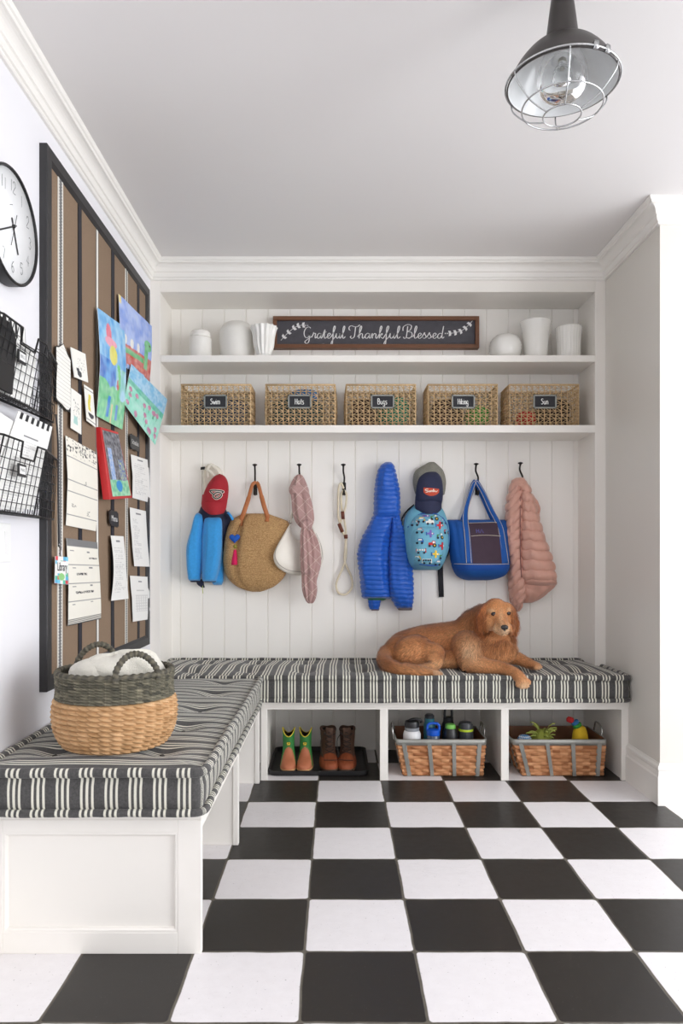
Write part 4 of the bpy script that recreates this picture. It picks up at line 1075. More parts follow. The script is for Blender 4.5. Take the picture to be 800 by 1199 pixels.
# ---- blue fleece jacket
fleece = mat('blue_fleece', (56, 154, 222), .95, amt=.12, scale=90, bs=.8, bscale=420, bdist=.002, sheen=.3)
navyf = mat('navy_lining', (34, 38, 62), .8, amt=.12, scale=40)
fj = thing('fleece_jacket', 'bright blue fleece jacket with navy collar hanging below the red cap', 'jacket', tuple(P(240, 640, 4.08)))
fold = lambda k, amp, ph=0: (lambda a, t, z: amp*nz(math.cos(a)*2.2+ph, z*5, 3)+amp*.5*math.sin(a*k+z*6+ph))
m = MB(); drape(m, [(592, 236, 262, .03), (598, 234, 265, .045), (606, 230, 266, .05), (625, 226, 267, .04), (650, 225, 262, .035), (672, 226, 258, .03)], fn=fold(4, .004), off=.002)
drape(m, [(599, 262, 268, .012), (606, 259, 270, .02), (620, 260, 268, .02), (636, 259, 264, .01)], fn=fold(3, .003), off=.012)
drape(m, [(678, 230, 239, .015), (684, 231, 239, .012), (688, 236, 240, .008)], off=.03)
m.build('navy_collar', navyf, fj)
m = MB(); drape(m, [(600.5, 231, 235, .02), (602.5, 228.6, 237.8, .034), (607, 226.5, 238.8, .042), (620, 223.5, 238.6, .05), (640, 218.7, 238, .055), (660, 219.5, 236.5, .055), (676, 221, 235, .05), (680, 222, 234.5, .046)], fn=fold(3, .008, 1), off=.03)
drape(m, [(604.5, 245, 255, .02), (606.5, 241.5, 258.8, .034), (611, 240, 260.5, .044), (625, 238.6, 260.6, .055), (645, 237.3, 260.6, .06), (665, 237, 258, .06), (677, 236.8, 255, .055), (681, 238, 254, .05)], fn=fold(3, .008, 4), off=.04)
drape(m, [(630, 250, 261, .03), (660, 247, 262, .035), (680, 248, 262, .035), (685, 250, 260, .02)], fn=fold(3, .003, 7), off=.012)
m.build('fleece_body', fleece, fj)
m = MB()
for cx, w, o in ((228.3, 6.2, .03), (246, 8.2, .04)):
    c = P(cx, 680.5, YW-o-.028); lathe(m, [(0, .003), (w/F*4.05*.86, .002), (w/F*4.05*.9, -.002), (w/F*4.05*.7, -.005), (0, .0)], c, 24, ey=.85)
tube(m, spline([P(266, 603, 4.06), P(269, 605, 4.05), P(271, 608, 4.06)], 4), .012, 8); m.build('cuff_opening', navyf, fj)
m = MB(); tube(m, spline([P(267, 600.5, 4.055), P(270, 604, 4.045), P(272.5, 608.5, 4.055)], 4), .008, 8); m.build('sleeve_edge', fleece, fj)
m = MB(); tube(m, spline([P(237.5, 686, 4.08), P(237.2, 690, 4.07), P(237.8, 695, 4.075)], 4), .0018, 6); m.build('zip_cord', mat('lime_cord', (176, 190, 70), .6), fj)

# ---- caps
def capthing(name, label, cat, dome, brim, mesh, mt, bm_, mm, off, button, seam):
    root = thing(name, label, cat, tuple(P(dome[0][1], dome[0][0], YW-off)))
    m = MB(); drape(m, mesh, fn=lambda a, t, z: .0018*math.sin(a*9)+.003*nz(math.cos(a)*3, z*20, 1), off=.004, e=.9); m.build('crown_back', mm, root)
    m = MB(); s1 = drape(m, dome, off=off, e=.95, fn=lambda a, t, z: -.0012*math.exp(-((a-PI/2)/.05)**2)); m.build('crown_front', mt, root)
    m = MB(); nu, nv = 30, 14; y0 = brim[0][0]; y1 = brim[-1][0]
    def bp_(u, v, o):
        y = y0+(y1-y0)*v; l, r = interp(brim, y); s_ = (u-.5)*2; px = (l+r)/2+(r-l)/2*s_
        yy = y-(3.2*(abs(s_)**2.5))*v*.8
        Yc = YW-off-.045-.050*(1-s_*s_)**.8-.030*v*(1-.5*s_*s_)-o; q = P(px, yy, YW-off-.06); return Vector((q.x, Yc, q.z))
    grid(m, nu, nv, lambda u, v: bp_(u, v, .003)); grid(m, nu, nv, lambda u, v: bp_(u, v, 0), flip=True)
    per = [(i/nu, 0) for i in range(nu)]+[(1, j/nv) for j in range(nv)]+[(1-i/nu, 1) for i in range(nu)]+[(0, 1-j/nv) for j in range(nv)]
    n = len(per); m.add([bp_(u, v, 0) for u, v in per]+[bp_(u, v, .003) for u, v in per], [(i, (i+1) % n, n+(i+1) % n, n+i) for i in range(n)])
    for k in range(1, 5):
        tube(m, [bp_(.04+.92*i/24, k/5.0, .0032) for i in range(25)], .0004, 4)
    m.build('brim', bm_, root)
    b_ = s1(*button, .001); m = MB(); lathe(m, [(0, 0), (.0065, .0), (.0055, .004), (0, .006)], (b_.x, b_.y+.004, b_.z-.002), 14); m.build('button', mt, root)
    return root, s1
redc = mat('red_cap_twill', (164, 30, 42), .8, amt=.07, scale=60, bs=.2, bscale=700)
cream_mesh = mat('cream_mesh_strap', (226, 220, 206), .85, amt=.08, scale=50, bs=.4, bscale=500)
root, s1 = capthing('baseball_cap', 'red baseball cap with a curved brim hanging over the blue fleece jacket', 'cap',
    [(555.5, 255.5, 260, .014), (558, 251.5, 263.5, .040), (563, 246.8, 266.3, .060), (570, 242.5, 267.6, .072), (579, 238.8, 267.4, .078), (588, 237.5, 266, .072), (592, 238, 265, .05)],
    [(579, 236.5, 266.5), (585, 236, 266.3), (592, 235.8, 265.5), (598, 237.5, 264.6), (603.5, 243, 262)],
    [(543.5, 244, 249, .015), (547, 241, 256, .025), (555, 239, 261, .03), (566, 238, 262, .035), (580, 240, 260, .03)], redc, redc, cream_mesh, .045, (258, 556), 582)
m = MB()
def rp(o): return lambda u, v, h: s1(u, v, .0015+o)
EMB = [[(248.6, 576.2), (253, 575.6), (263, 576.4), (262.2, 578.2)], [(248.6, 576.2), (250.5, 578.4), (253.2, 580.4), (252.6, 582.6), (255.4, 585.2), (259.4, 584), (261.6, 581), (260.4, 578.6), (256.2, 578.2), (253.4, 580.6)], [(255.6, 582.2), (258.8, 580.6)]]
for w, o, mt_ in ((2.4, .0015, 0), (1.25, .003, 1)):
    for st_ in EMB: ribbon(m, st_, rp(o), w, w, 0, mt_, n=6)
m.build('emblem', [mat('emblem_cream', (222, 214, 200), .7), mat('emblem_black', (36, 28, 30), .7)], root, smooth=False)
m = MB(); tube(m, spline([P(238, 549, 4.07), P(243, 550, 4.055), P(250, 556, 4.05), P(256, 566, 4.06)], 6), .009, 8, flat=(1, .3)); tube(m, spline([P(244, 560, 4.07), P(243, 551, 4.055), P(247, 544, 4.05), P(253, 548, 4.06), P(258, 556, 4.06)], 6), .007, 8, flat=(1, .3)); m.build('back_strap', cream_mesh, root)
m = MB(); c = P(237.5, 548.3, 4.06); obox(m, c, Vector((.012, 0, .001)), Vector((0, .004, 0)), Vector((.001, 0, .008))); m.build('strap_buckle', mat('black_plastic', (22, 22, 24), .4), root, smooth=False, bevel=.002)

navyc = mat('navy_cap_twill', (46, 50, 78), .85, amt=.07, scale=60, bs=.2, bscale=700)
gm, nt, b = newmat('grey_cap_mesh'); s_ = sep(nt, attr(nt, 'st'))
ck = val(nt, 'MULTIPLY', val(nt, 'SINE', val(nt, 'MULTIPLY', s_[0], 1100.)), val(nt, 'SINE', val(nt, 'MULTIPLY', s_[1], 1100.)))
nt.links.new(mixc(nt, val(nt, 'GREATER_THAN', ck, .1), lin((156, 154, 142)), lin((98, 96, 88))), b.inputs['Base Color']); b.inputs['Roughness'].default_value = .8
root, s1 = capthing('trucker_cap', 'navy trucker cap with grey mesh back and an orange patch above the backpack', 'cap',
    [(552, 501.5, 509, .018), (554.5, 496.5, 513, .042), (559.5, 491.2, 516.5, .062), (567, 488.4, 518.2, .072), (577, 487, 518.6, .078), (586, 486.8, 518, .074), (591, 487.5, 517, .05)],
    [(580, 487, 518), (586, 486.5, 518), (592, 486.2, 517.5), (598, 486.8, 517), (602.5, 491, 514)],
    [(541, 503, 508.5, .02), (544, 498, 512, .035), (551, 487, 518.5, .05), (561, 483.6, 521.5, .055), (572, 484.5, 521.5, .05), (580, 487, 520, .04)], navyc, navyc, gm, .05, (506, 552), 582)
m = MB()
def cpp(o): return lambda u, v, h: s1(u, v, .0045+o)
def pat(u, v, h): x = 494.3+17.9*u; t0 = 572.2+1.7*u; b0 = 577.6+4.4*(1-(2*u-1)**2)**.8; return s1(x, t0*(1-v)+b0*v, h)
grid(m, 16, 8, lambda u, v: pat(u, v, .0045))
for e_ in (0, 1): grid(m, 16, 1, lambda u, v: pat(u, e_, .0045*v)); grid(m, 1, 8, lambda u, v: pat(e_, v, .0045*u))
m.build('patch', mat('orange_patch', (200, 74, 46), .7, amt=.15, scale=90), root, smooth=False)
m = MB(); ribbon(m, [(499.5, 574.4), (497.2, 574.1), (496.2, 575.5), (498.5, 576.2), (499, 577.5), (496.5, 577.8)], cpp(.0012), .8, .9, 0, n=5)
ribbon(m, [(500, 576), (500.8, 577.8), (501.8, 575.8), (502.6, 577.6), (503.6, 575.6), (504.8, 577.6), (505.5, 574), (506.2, 577.4), (507.3, 576), (508.3, 577.5), (510.5, 575.8)], cpp(.0012), .55, .8, 0, n=5)
m.build('patch_lettering', mat('patch_white', (240, 226, 210), .7), root, smooth=False)

# ---- straw tote
sm, nt, b = newmat('braided_straw'); o = tc(nt); s_ = sep(nt, o)
rows_ = val(nt, 'ABSOLUTE', val(nt, 'SINE', val(nt, 'MULTIPLY', val(nt, 'ADD', s_[2], val(nt, 'MULTIPLY', nois(nt, o, 14, 3), .01)), 480.)))
fl = nois(nt, o, 60, 4, .8, (2.2, 1, 4)); fl = val(nt, 'MULTIPLY_ADD', fl, 2.4, -.7, clamp=True)
cc = mixc(nt, fl, lin((158, 106, 56)), lin((250, 210, 152))); nt.links.new(mixc(nt, val(nt, 'MULTIPLY', rows_, .35), mixc(nt, 1., cc, (.80, .77, .72, 1), 'MULTIPLY'), cc), b.inputs['Base Color'])
b.inputs['Roughness'].default_value = .85; bump(nt, b, val(nt, 'ADD', rows_, fl), .8, .003)
leather = mat('tan_leather', (176, 106, 60), .5, amt=.15, scale=25, bs=.1, bscale=200)
st = thing('straw_tote', 'large round straw tote with tan leather handles', 'bag', tuple(P(300, 650, 4.07)))
def totefold(a, t, z):
    x = math.cos(a); return -.030*math.exp(-((x+.55)/.10)**2)*(1-t*.7)+.006*nz(x*3, z*6, 2)-.008*math.exp(-((x-.1)/.25)**2)*t
m = MB(); sT = drape(m, [(601.3, 285, 315, .02), (603, 281, 318, .03), (607, 274, 329, .045), (611, 269.5, 337.5, .055), (625, 264.5, 338.5, .07), (645, 262, 339, .08), (663, 262, 337.5, .08), (676, 266.5, 332.5, .075), (686, 277, 322, .06), (691, 288, 311, .04), (692.8, 295, 305, .02)], n=72, nr=80, fn=totefold, e=.85, off=.012)
m.build('bag_body', sm, st)
m = MB(); up = (0, -1, 0)
HK = P(300.2, 564.5, YW-.035)
for (x0, y0, x1_, y1_, yo) in ((282.5, 616, 295.5, 567, .10), (313.5, 611, 302.8, 567, .09)):
    pts = [sT(x0, y0, .003), sT(x0+.3, y0-6, .004), P((x0*2+x1_)/3-.5, y0-18, YW-.075), P((x0+2*x1_)/3, (y0+2*y1_)/3, YW-.06), P(x1_, y1_+1, YW-.045), HK+Vector((0, 0, -.001))]
    tube(m, spline(pts, 6), [.0130]*7+[.0125]*12+[.0100]*12, 8, flat=(.28, 1), up=up)
m.build('handle', leather, st)
# heart tassel
ht = thing('heart_tassel', 'blue felt heart charm with a pink tassel hanging on the straw tote', 'charm', tuple(sT(276, 630)))
hp = []
for i in range(36):
    a = 2*PI*i/36; hp.append((.030*math.sin(a)**3/1.0, (.0235*math.cos(a)-.009*math.cos(2*a)-.0036*math.cos(3*a)-.0018*math.cos(4*a))))
c = sT(276.6, 630.5, .012); m = MB()
prof = [(0, .0), (.7, .004), (.95, .008), (1.0, .012), (.95, .016), (.7, .020)]
n = len(hp); vs = []
for k, h in prof:
    kk = k if k else .3
    vs += [Vector((c.x+x*kk, c.y+.006-h, c.z+y*kk)) for x, y in hp]
m.add(vs, [(i*n+j, i*n+(j+1) % n, (i+1)*n+(j+1) % n, (i+1)*n+j) for i in range(len(prof)-1) for j in range(n)]+[tuple(range(n))[::-1], tuple(range((len(prof)-1)*n, len(prof)*n))]); m.build('heart', mat('blue_felt', (30, 84, 176), .95, bs=.4, bscale=400), ht)
m = MB(); q = P(275.6, 639.8, c.y+.004); lathe(m, [(0, -.011), (.008, -.008), (.011, 0), (.008, .008), (0, .011)], (q.x, c.y, q.z), 16); m.build('bead', mat('olive_bead', (150, 140, 50), .5, amt=.2), ht)
m = MB(); q = P(275.3, 643.5, c.y); lathe(m, [(0, 0), (.006, -.002), (.009, -.012), (.010, -.02), (.016, -.05), (.020, -.082), (.018, -.085), (0, -.083)], (q.x, c.y, q.z), 40, fn=lambda a, z, i: .0014*math.sin(a*13)); m.build('tassel', mat('pink_tassel', (214, 24, 88), .8, amt=.2, scale=60), ht)
m = MB(); tube(m, spline([sT(283, 613, .004), P(280, 618, c.y-.002), P(276.6, 625, c.y-.006)], 5), .002, 6); m.build('cord', mat('tan_cord', (120, 84, 46), .8), ht)

# ---- white hobo bag
wl = mat('white_leather', (232, 226, 214), .45, amt=.03, scale=20, bs=.08, bscale=150)
hb = thing('shoulder_bag', 'white crescent shaped leather shoulder bag behind the pink scarf', 'bag', tuple(P(350, 650, 4.07)))
outer = spline([(339.8, 612.5, 0), (331, 628, 0), (322.5, 643, 0), (320.3, 654, 0), (325, 664, 0), (336, 671, 0), (350, 673.5, 0), (364, 672, 0), (374, 666, 0), (378.8, 654, 0), (377.5, 641, 0), (372, 628, 0), (366, 616, 0)], 6)
inner = spline([(340.8, 612.8, 0), (340, 617, 0), (341, 623, 0), (344, 629, 0), (347, 631.5, 0), (350, 633, 0), (354, 633.5, 0), (358, 633, 0), (361, 631, 0), (363.5, 627.5, 0), (365, 623, 0), (366, 619, 0), (365.8, 616.5, 0)], 6)
m = MB(); N = len(outer); K = 20
def hbp(u, v):
    i = min(int(u*(N-1)), N-2); f = u*(N-1)-i; A = outer[i].lerp(outer[i+1], f); B = inner[i].lerp(inner[i+1], f)
    a = 2*PI*v; w = math.sin(PI*u)**.5; c = (A+B)/2; hx = (A-B)/2; dpt = .045*w+.004; ca = math.copysign(abs(math.cos(a))**.75, math.cos(a)); sa = math.copysign(abs(math.sin(a))**.8, math.sin(a))
    p = c+hx*ca; Yc = YW-.010-dpt*.9-.10*max(0, (350-p.x)/30); q = P(p.x, p.y, Yc); return Vector((q.x, Yc-dpt*sa, q.z))
grid(m, 72, K, hbp); m.build('bag_body', wl, hb)
m = MB(); tube(m, [hbp(i/60, .12)+Vector((0, -.001, 0)) for i in range(4, 57)], .0016, 6); m.build('piping', mat('taupe_piping', (150, 140, 132), .5), hb)
m = MB(); tube(m, spline([P(340.3, 612, YW-.050), P(341.5, 605, YW-.048), P(345, 590, YW-.04), P(348.5, 570, YW-.032), P(350.4, 564, YW-.034)], 6), .0055, 8, flat=(1, .5)); tube(m, spline([P(366, 616, YW-.035), P(361, 595, YW-.03), P(353, 570, YW-.03), P(351, 564, YW-.034)], 6), .0055, 8, flat=(1, .5)); m.build('strap', wl, hb)
m = MB(); q = P(340.2, 611, YW-.036); tube(m, [q+Vector((.006*math.cos(a), 0, .008*math.sin(a))) for a in [2*PI*i/14 for i in range(14)]], .0018, 6, closed=True)
q = P(341.8, 605, YW-.038); obox(m, q, Vector((.004, 0, .002)), Vector((0, .003, 0)), Vector((-.002, 0, .008))); m.build('ring', mat('dark_brass', (120, 110, 80), .35, metal=.8), hb)

# ---- scarf
sf, nt, b = newmat('dusty_pink_scarf_cloth'); s_ = sep(nt, attr(nt, 'st')); o = tc(nt)
d1 = val(nt, 'ADD', s_[0], s_[1]); d2 = val(nt, 'SUBTRACT', s_[0], s_[1])
def ln_(d, k, w): return val(nt, 'LESS_THAN', val(nt, 'ABSOLUTE', val(nt, 'SUBTRACT', val(nt, 'FRACT', val(nt, 'MULTIPLY', val(nt, 'ADD', d, 5.), k)), .5)), w)
g = val(nt, 'MAXIMUM', ln_(d1, 15., .028), ln_(d2, 13., .028))
nt.links.new(mixc(nt, val(nt, 'MULTIPLY', g, .5), mixc(nt, nois(nt, o, 300, 2), lin((160, 124, 120)), lin((192, 158, 152))), lin((232, 212, 202))), b.inputs['Base Color']); b.inputs['Roughness'].default_value = .9; b.inputs['Sheen Weight'].default_value = .2
bump(nt, b, nois(nt, o, 260, 3), .4, .0015)
scf = thing('scarf', 'dusty pink scarf with a thin pale grid, knotted and hung on the hook', 'scarf', tuple(P(355, 630, 4.03)))
fs_ = lambda k, amp, ph: (lambda a, t, z: amp*math.sin(a*k+ph+z*9+2*nz(z*6, ph, 0))+amp*nz(math.cos(a)*4, z*8, ph))
m = MB(); drape(m, [(555.5, 349, 352, .012), (560, 345, 355, .022), (567, 341, 358.5, .032), (574, 339.3, 360.5, .038), (578, 340.5, 361, .036), (590, 342, 364.5, .036), (603, 344, 367.5, .036), (611, 347, 367.5, .03), (618, 352.5, 364, .024)], fn=fs_(7, .005, 1), n=72, off=.075); m.build('upper_folds', sf, scf)
m = MB(); drape(m, [(568.5, 340, 359, .01), (572, 339, 361, .014), (577, 339.3, 361.5, .012), (579, 341, 360.5, .006)], fn=fs_(5, .003, 3), off=.115); m.build('top_fold', sf, scf)
m = MB(); drape(m, [(609.5, 356, 361, .02), (613, 353, 364, .03), (618, 353.5, 364.5, .03), (622.5, 356, 362, .02)], fn=fs_(6, .004, 2), off=.125); m.build('knot', sf, scf)
m = MB(); drape(m, [(617, 354, 359, .02), (626, 352.2, 361, .024), (645, 352, 364, .026), (660, 352.8, 366, .026), (670, 353.5, 367, .02), (673, 356, 365, .012)], fn=fs_(7, .005, 4), n=72, off=.135)
drape(m, [(616, 357, 363, .015), (628, 355, 369.5, .022), (645, 354.5, 374.5, .024), (660, 354, 375, .024), (680, 354.3, 370.5, .022), (690, 354.8, 371, .02), (700, 357.5, 369, .018), (706.5, 361, 366, .01)], fn=fs_(8, .005, 6), n=72, off=.115); m.build('tail', sf, scf)

# ---- rope leash
rope = mat('cream_rope', (226, 214, 188), .85, amt=.08, scale=80, bs=.6, bscale=300)
le = thing('rope_leash', 'cream rope dog leash with brown leather wraps hanging in a long loop', 'leash', tuple(P(402, 640, 4.1)))
Yr = YW-.022; m = MB()
def rp_(pts, r=.0062, yo=0): tube(m, spline([P(x, y, Yr-yo) for x, y in pts], 7), r, 8)
rp_([(402.5, 572), (399.5, 566), (396.8, 572), (396.2, 590), (396.6, 605), (399.5, 618), (403.5, 627), (405, 630)], yo=.012)
rp_([(402.5, 574), (399.8, 580), (400.3, 596), (403.5, 610), (405.2, 624), (404.5, 640), (403.5, 655), (406.5, 664), (411.8, 676), (412.6, 687), (408, 694), (402, 696.4), (396, 693.5), (393.8, 685), (396.4, 676), (401.5, 665), (404.8, 655), (405.6, 640), (405.6, 628)], .0058, .004)
rp_([(402.8, 574), (406, 579), (405, 592), (401.5, 604), (398.5, 614), (401, 622), (404.8, 628)], yo=.018)
m.build('rope', rope, le)
m = MB()
for (a, b_) in (((401.2, 598.8), (401.8, 608)), ((397, 613), (401, 623)), ((405, 626), (405.2, 630.5))):
    tube(m, [P(*a, Yr-.020), P(*b_, Yr-.018)], .0105, 12)
m.build('leather_wrap', mat('brown_leather', (112, 58, 38), .5, amt=.15), le)

# ---- puffer jackets
def rib(p, amp, slope=0., k2=.004, sharp=.5, ph=0.):
    def f(a, t, z):
        w = z+slope*math.cos(a)+.35*p*nz(math.cos(a)*3+ph, z*4, 5)*.5; q = w/p; s_ = abs(math.sin(PI*q))**sharp
        k = .75+.6*nz(math.cos(a)*6+ph, math.floor(q)*2.3, 1)
        return amp*(s_-.6)*k+k2*1.8*nz(math.cos(a)*2.5+ph, z*6, 2)+.0028*nz(math.cos(a)*14, q*1.3, ph)*s_
    return f
bluep = mat('royal_blue_nylon', (6, 86, 186), .42, amt=.08, scale=30, bs=.25, bscale=90, sheen=.2)
bj = thing('puffer_jacket', 'royal blue hooded puffer jacket hanging by its hood', 'jacket', tuple(P(450, 630, 4.06)))
m = MB(); drape(m, [(541, 452, 457.5, .03), (543.5, 448, 460.5, .05), (549, 443.5, 463, .07), (560, 440, 465.5, .08), (577, 438, 467.5, .085), (592, 437.6, 468.2, .085), (602, 437, 468.5, .08), (608, 436, 467, .06)], n=60, nr=200, fn=rib(.0262, .009, sharp=.4), off=.02, e=.85); m.build('hood', bluep, bj)
m = MB(); drape(m, [(597, 440, 464, .05), (606, 435, 461, .07), (616, 430, 459.5, .08), (630, 423.8, 457, .085), (648, 419.2, 456, .085), (665, 419.5, 456, .085), (682, 422, 457, .08), (698, 425, 458.5, .07), (701, 426, 458, .05)], n=60, nr=260, fn=rib(.0262, .0085, 0, .006), off=.015, e=.8); m.build('body', bluep, bj)
m = MB(); drape(m, [(600, 457, 466, .035), (612, 456.8, 470.5, .05), (630, 455.5, 477.5, .06), (650, 453.8, 482, .068), (675, 454, 483.5, .07), (695, 457, 484.6, .068), (706, 461.5, 484.5, .055), (713, 465.5, 483, .04)], n=60, nr=260, fn=rib(.0262, .0085, .004, .006, ph=4), off=.045, e=.85)
m.build('sleeve', bluep, bj); m = MB(); drape(m, [(694, 432, 447, .03), (704, 432, 446, .032), (713.5, 434, 444.5, .022)], fn=rib(.0262, .005), off=.02); m.build('sleeve', bluep, bj)
m = MB(); drape(m, [(711, 465, 483.3, .034), (714.6, 466.5, 482.5, .030)], off=.052, nr=6); m.build('cuff', mat('grey_elastic', (110, 100, 104), .8), bj); m = MB(); drape(m, [(712, 434, 444.6, .018), (714.8, 435, 444, .014)], off=.024, nr=6); m.build('cuff', mat('grey_elastic', (110, 100, 104), .8), bj)
m = MB(); drape(m, [(699, 428, 456, .05), (703, 432, 450, .03)], off=.022, nr=6); m.build('lining', mat('green_lining', (54, 120, 84), .7), bj)

peach = mat('dusty_peach_nylon', (218, 166, 148), .5, amt=.06, scale=30, bs=.25, bscale=80, sheen=.2)
pj = thing('puffer_jacket', 'dusty peach quilted puffer jacket hanging at the right end above the dog', 'jacket', tuple(P(615, 640, 4.06)))
m = MB(); drape(m, [(560, 603.5, 611.5, .03), (563, 599.5, 613, .045), (570, 597, 612, .055), (581, 594.3, 611, .06), (604, 592, 611, .065), (620, 590, 611, .065), (634, 588.3, 611, .07), (644, 590.5, 611, .07), (655, 593.5, 612, .07), (674, 595.8, 614, .065), (690, 597.5, 616, .055), (705, 600.5, 612, .04), (716, 605, 608.5, .015)], n=60, nr=260, fn=rib(.054, .021, -.05, .004, .35), off=.02, e=.8); m.build('left_front', peach, pj)
m = MB(); drape(m, [(561, 605.5, 613, .03), (565, 606.5, 616, .05), (575, 608, 620, .062), (592, 608.6, 625.5, .07), (609, 609, 630, .075), (635, 609, 638.7, .085), (655, 609, 646.2, .09), (672, 609.5, 650, .09), (680, 611.5, 651, .08), (686, 616, 650.5, .055)], n=60, nr=260, fn=rib(.054, .021, .004, .004, .35, 3), off=.035, e=.8); m.build('right_front', peach, pj)
m = MB(); drape(m, [(670, 606, 648, .05), (684, 606, 651, .06), (694, 608, 642, .05), (703, 611, 629, .03), (706, 613, 622, .015)], n=50, nr=50, fn=rib(.050, .010, .05, .008, .3, 5), off=.015, e=.85); m.build('hem', peach, pj)
m = MB(); drape(m, [(582, 618, 625, .02), (588, 620, 629, .035), (596, 622, 631.8, .035), (604, 625, 631, .02)], fn=rib(.05, .004), off=.012)
m.build('sleeve', peach, pj); m = MB(); drape(m, [(640, 592, 601, .02), (665, 594, 603, .03), (690, 596, 604, .03), (706, 598, 603, .015)], fn=rib(.05, .004), off=.01); m.build('sleeve', peach, pj)
m = MB(); drape(m, [(559.5, 604, 613, .03), (563, 600, 615.5, .05), (570, 599, 618, .055), (575, 602, 617, .04)], fn=rib(.05, .004, .02), off=.03); m.build('collar', peach, pj)
m = MB(); tube(m, spline([P(609.2, 569, 4.03), P(609.3, 590, 4.015), P(609.4, 620, 4.0), P(609.6, 650, 3.995), P(611, 676, 4.0)], 8), .0028, 6); m.build('zip', mat('mauve_zip', (132, 88, 82), .5), pj)

# ---- children's backpack
skyb = mat('sky_blue_print_cloth', (112, 178, 202), .75, amt=.04, bs=.1, bscale=500)
royal = mat('royal_blue_piping', (28, 84, 168), .6)
blackw = mat('black_webbing', (38, 38, 42), .8)
bp = thing('backpack', "child's light blue backpack printed with small vehicles", 'backpack', tuple(P(500, 635, 4.06)))
m = MB(); drape(m, [(590, 487, 512, .02), (596, 480, 518, .06), (605, 474, 522, .09), (620, 471.5, 525.5, .11), (640, 473, 525.5, .12), (655, 476, 521, .115), (663, 480, 517, .10), (667.5, 484, 514, .06)], n=60, nr=70, e=.7, off=.02, fn=fold(3, .003)); m.build('main_bag', skyb, bp)
m = MB(); s0 = drape(m, [(601.5, 493, 508, .08), (604, 486, 515, .105), (609, 480.5, 519.5, .125), (620, 475.5, 524, .135), (640, 474.5, 524.5, .14), (655, 477, 520.5, .135), (664, 481, 516, .12)], n=60, nr=70, e=.65, off=.03, fn=fold(3, .002)); m.build('front_section', skyb, bp)
m = MB(); s1 = drape(m, [(615.5, 491, 504, .11), (617.5, 484.5, 511, .135), (622, 480, 516, .155), (632, 477.8, 519, .165), (648, 478.5, 518.5, .165), (658, 480.5, 516.5, .16), (662.5, 483.5, 514.5, .14)], n=60, nr=60, e=.6, off=.03, fn=fold(3, .002)); m.build('front_pocket', skyb, bp)
m = MB()
tube(m, [s0(*p, .004) for p in [(477, 618), (479, 611.5), (484, 606), (491, 602.8), (500, 602), (509, 603.3), (516.5, 608), (521.5, 615), (523.4, 625), (523.6, 640)]], .0045, 8)
tube(m, [s1(*p, .004) for p in [(479, 630), (480.5, 623.5), (485, 618.5), (491.5, 616), (499, 615.7), (506, 617), (512, 620.5), (516.5, 627), (518, 636), (518, 648), (515.5, 659)]], .0045, 8)
tube(m, [s1(*p, .004) for p in [(480.5, 657), (489, 660.5), (498, 661.8), (507, 662), (514.5, 660)]], .0035, 8)
m.build('piping', royal, bp)
m = MB(); tube(m, spline([P(484, 592, 4.09), P(477, 598, 4.07), P(471, 607, 4.06), P(470, 616, 4.08)], 6), .016, 8, flat=(1, .3), up=(0, -1, .2))
m.build('shoulder_strap', blackw, bp); m = MB(); tube(m, spline([P(521, 618, 4.06), P(525, 632, 4.05), P(524, 645, 4.05), P(519, 655, 4.06), P(516, 662, 4.08)], 6), .013, 8, flat=(1, .3))
m.build('shoulder_strap', blackw, bp); m = MB(); tube(m, [P(515.5, 655, YW-.02), P(516.3, 680, YW-.016), P(517, 699, YW-.014)], .0145, 8, flat=(.18, 1), up=(0, -1, 0)); m.build('strap', blackw, bp)
C_ = {'r': (206, 44, 50), 'g': (76, 140, 66), 'y': (232, 196, 60), 'p': (122, 104, 186), 'b': (44, 100, 176), 'w': (240, 238, 230), 'k': (34, 40, 60)}
pk = list(C_); pms = [mat('print_'+{'r': 'red', 'g': 'green', 'y': 'yellow', 'p': 'purple', 'b': 'blue', 'w': 'white', 'k': 'dark'}[k], C_[k], .75, amt=.02) for k in pk]
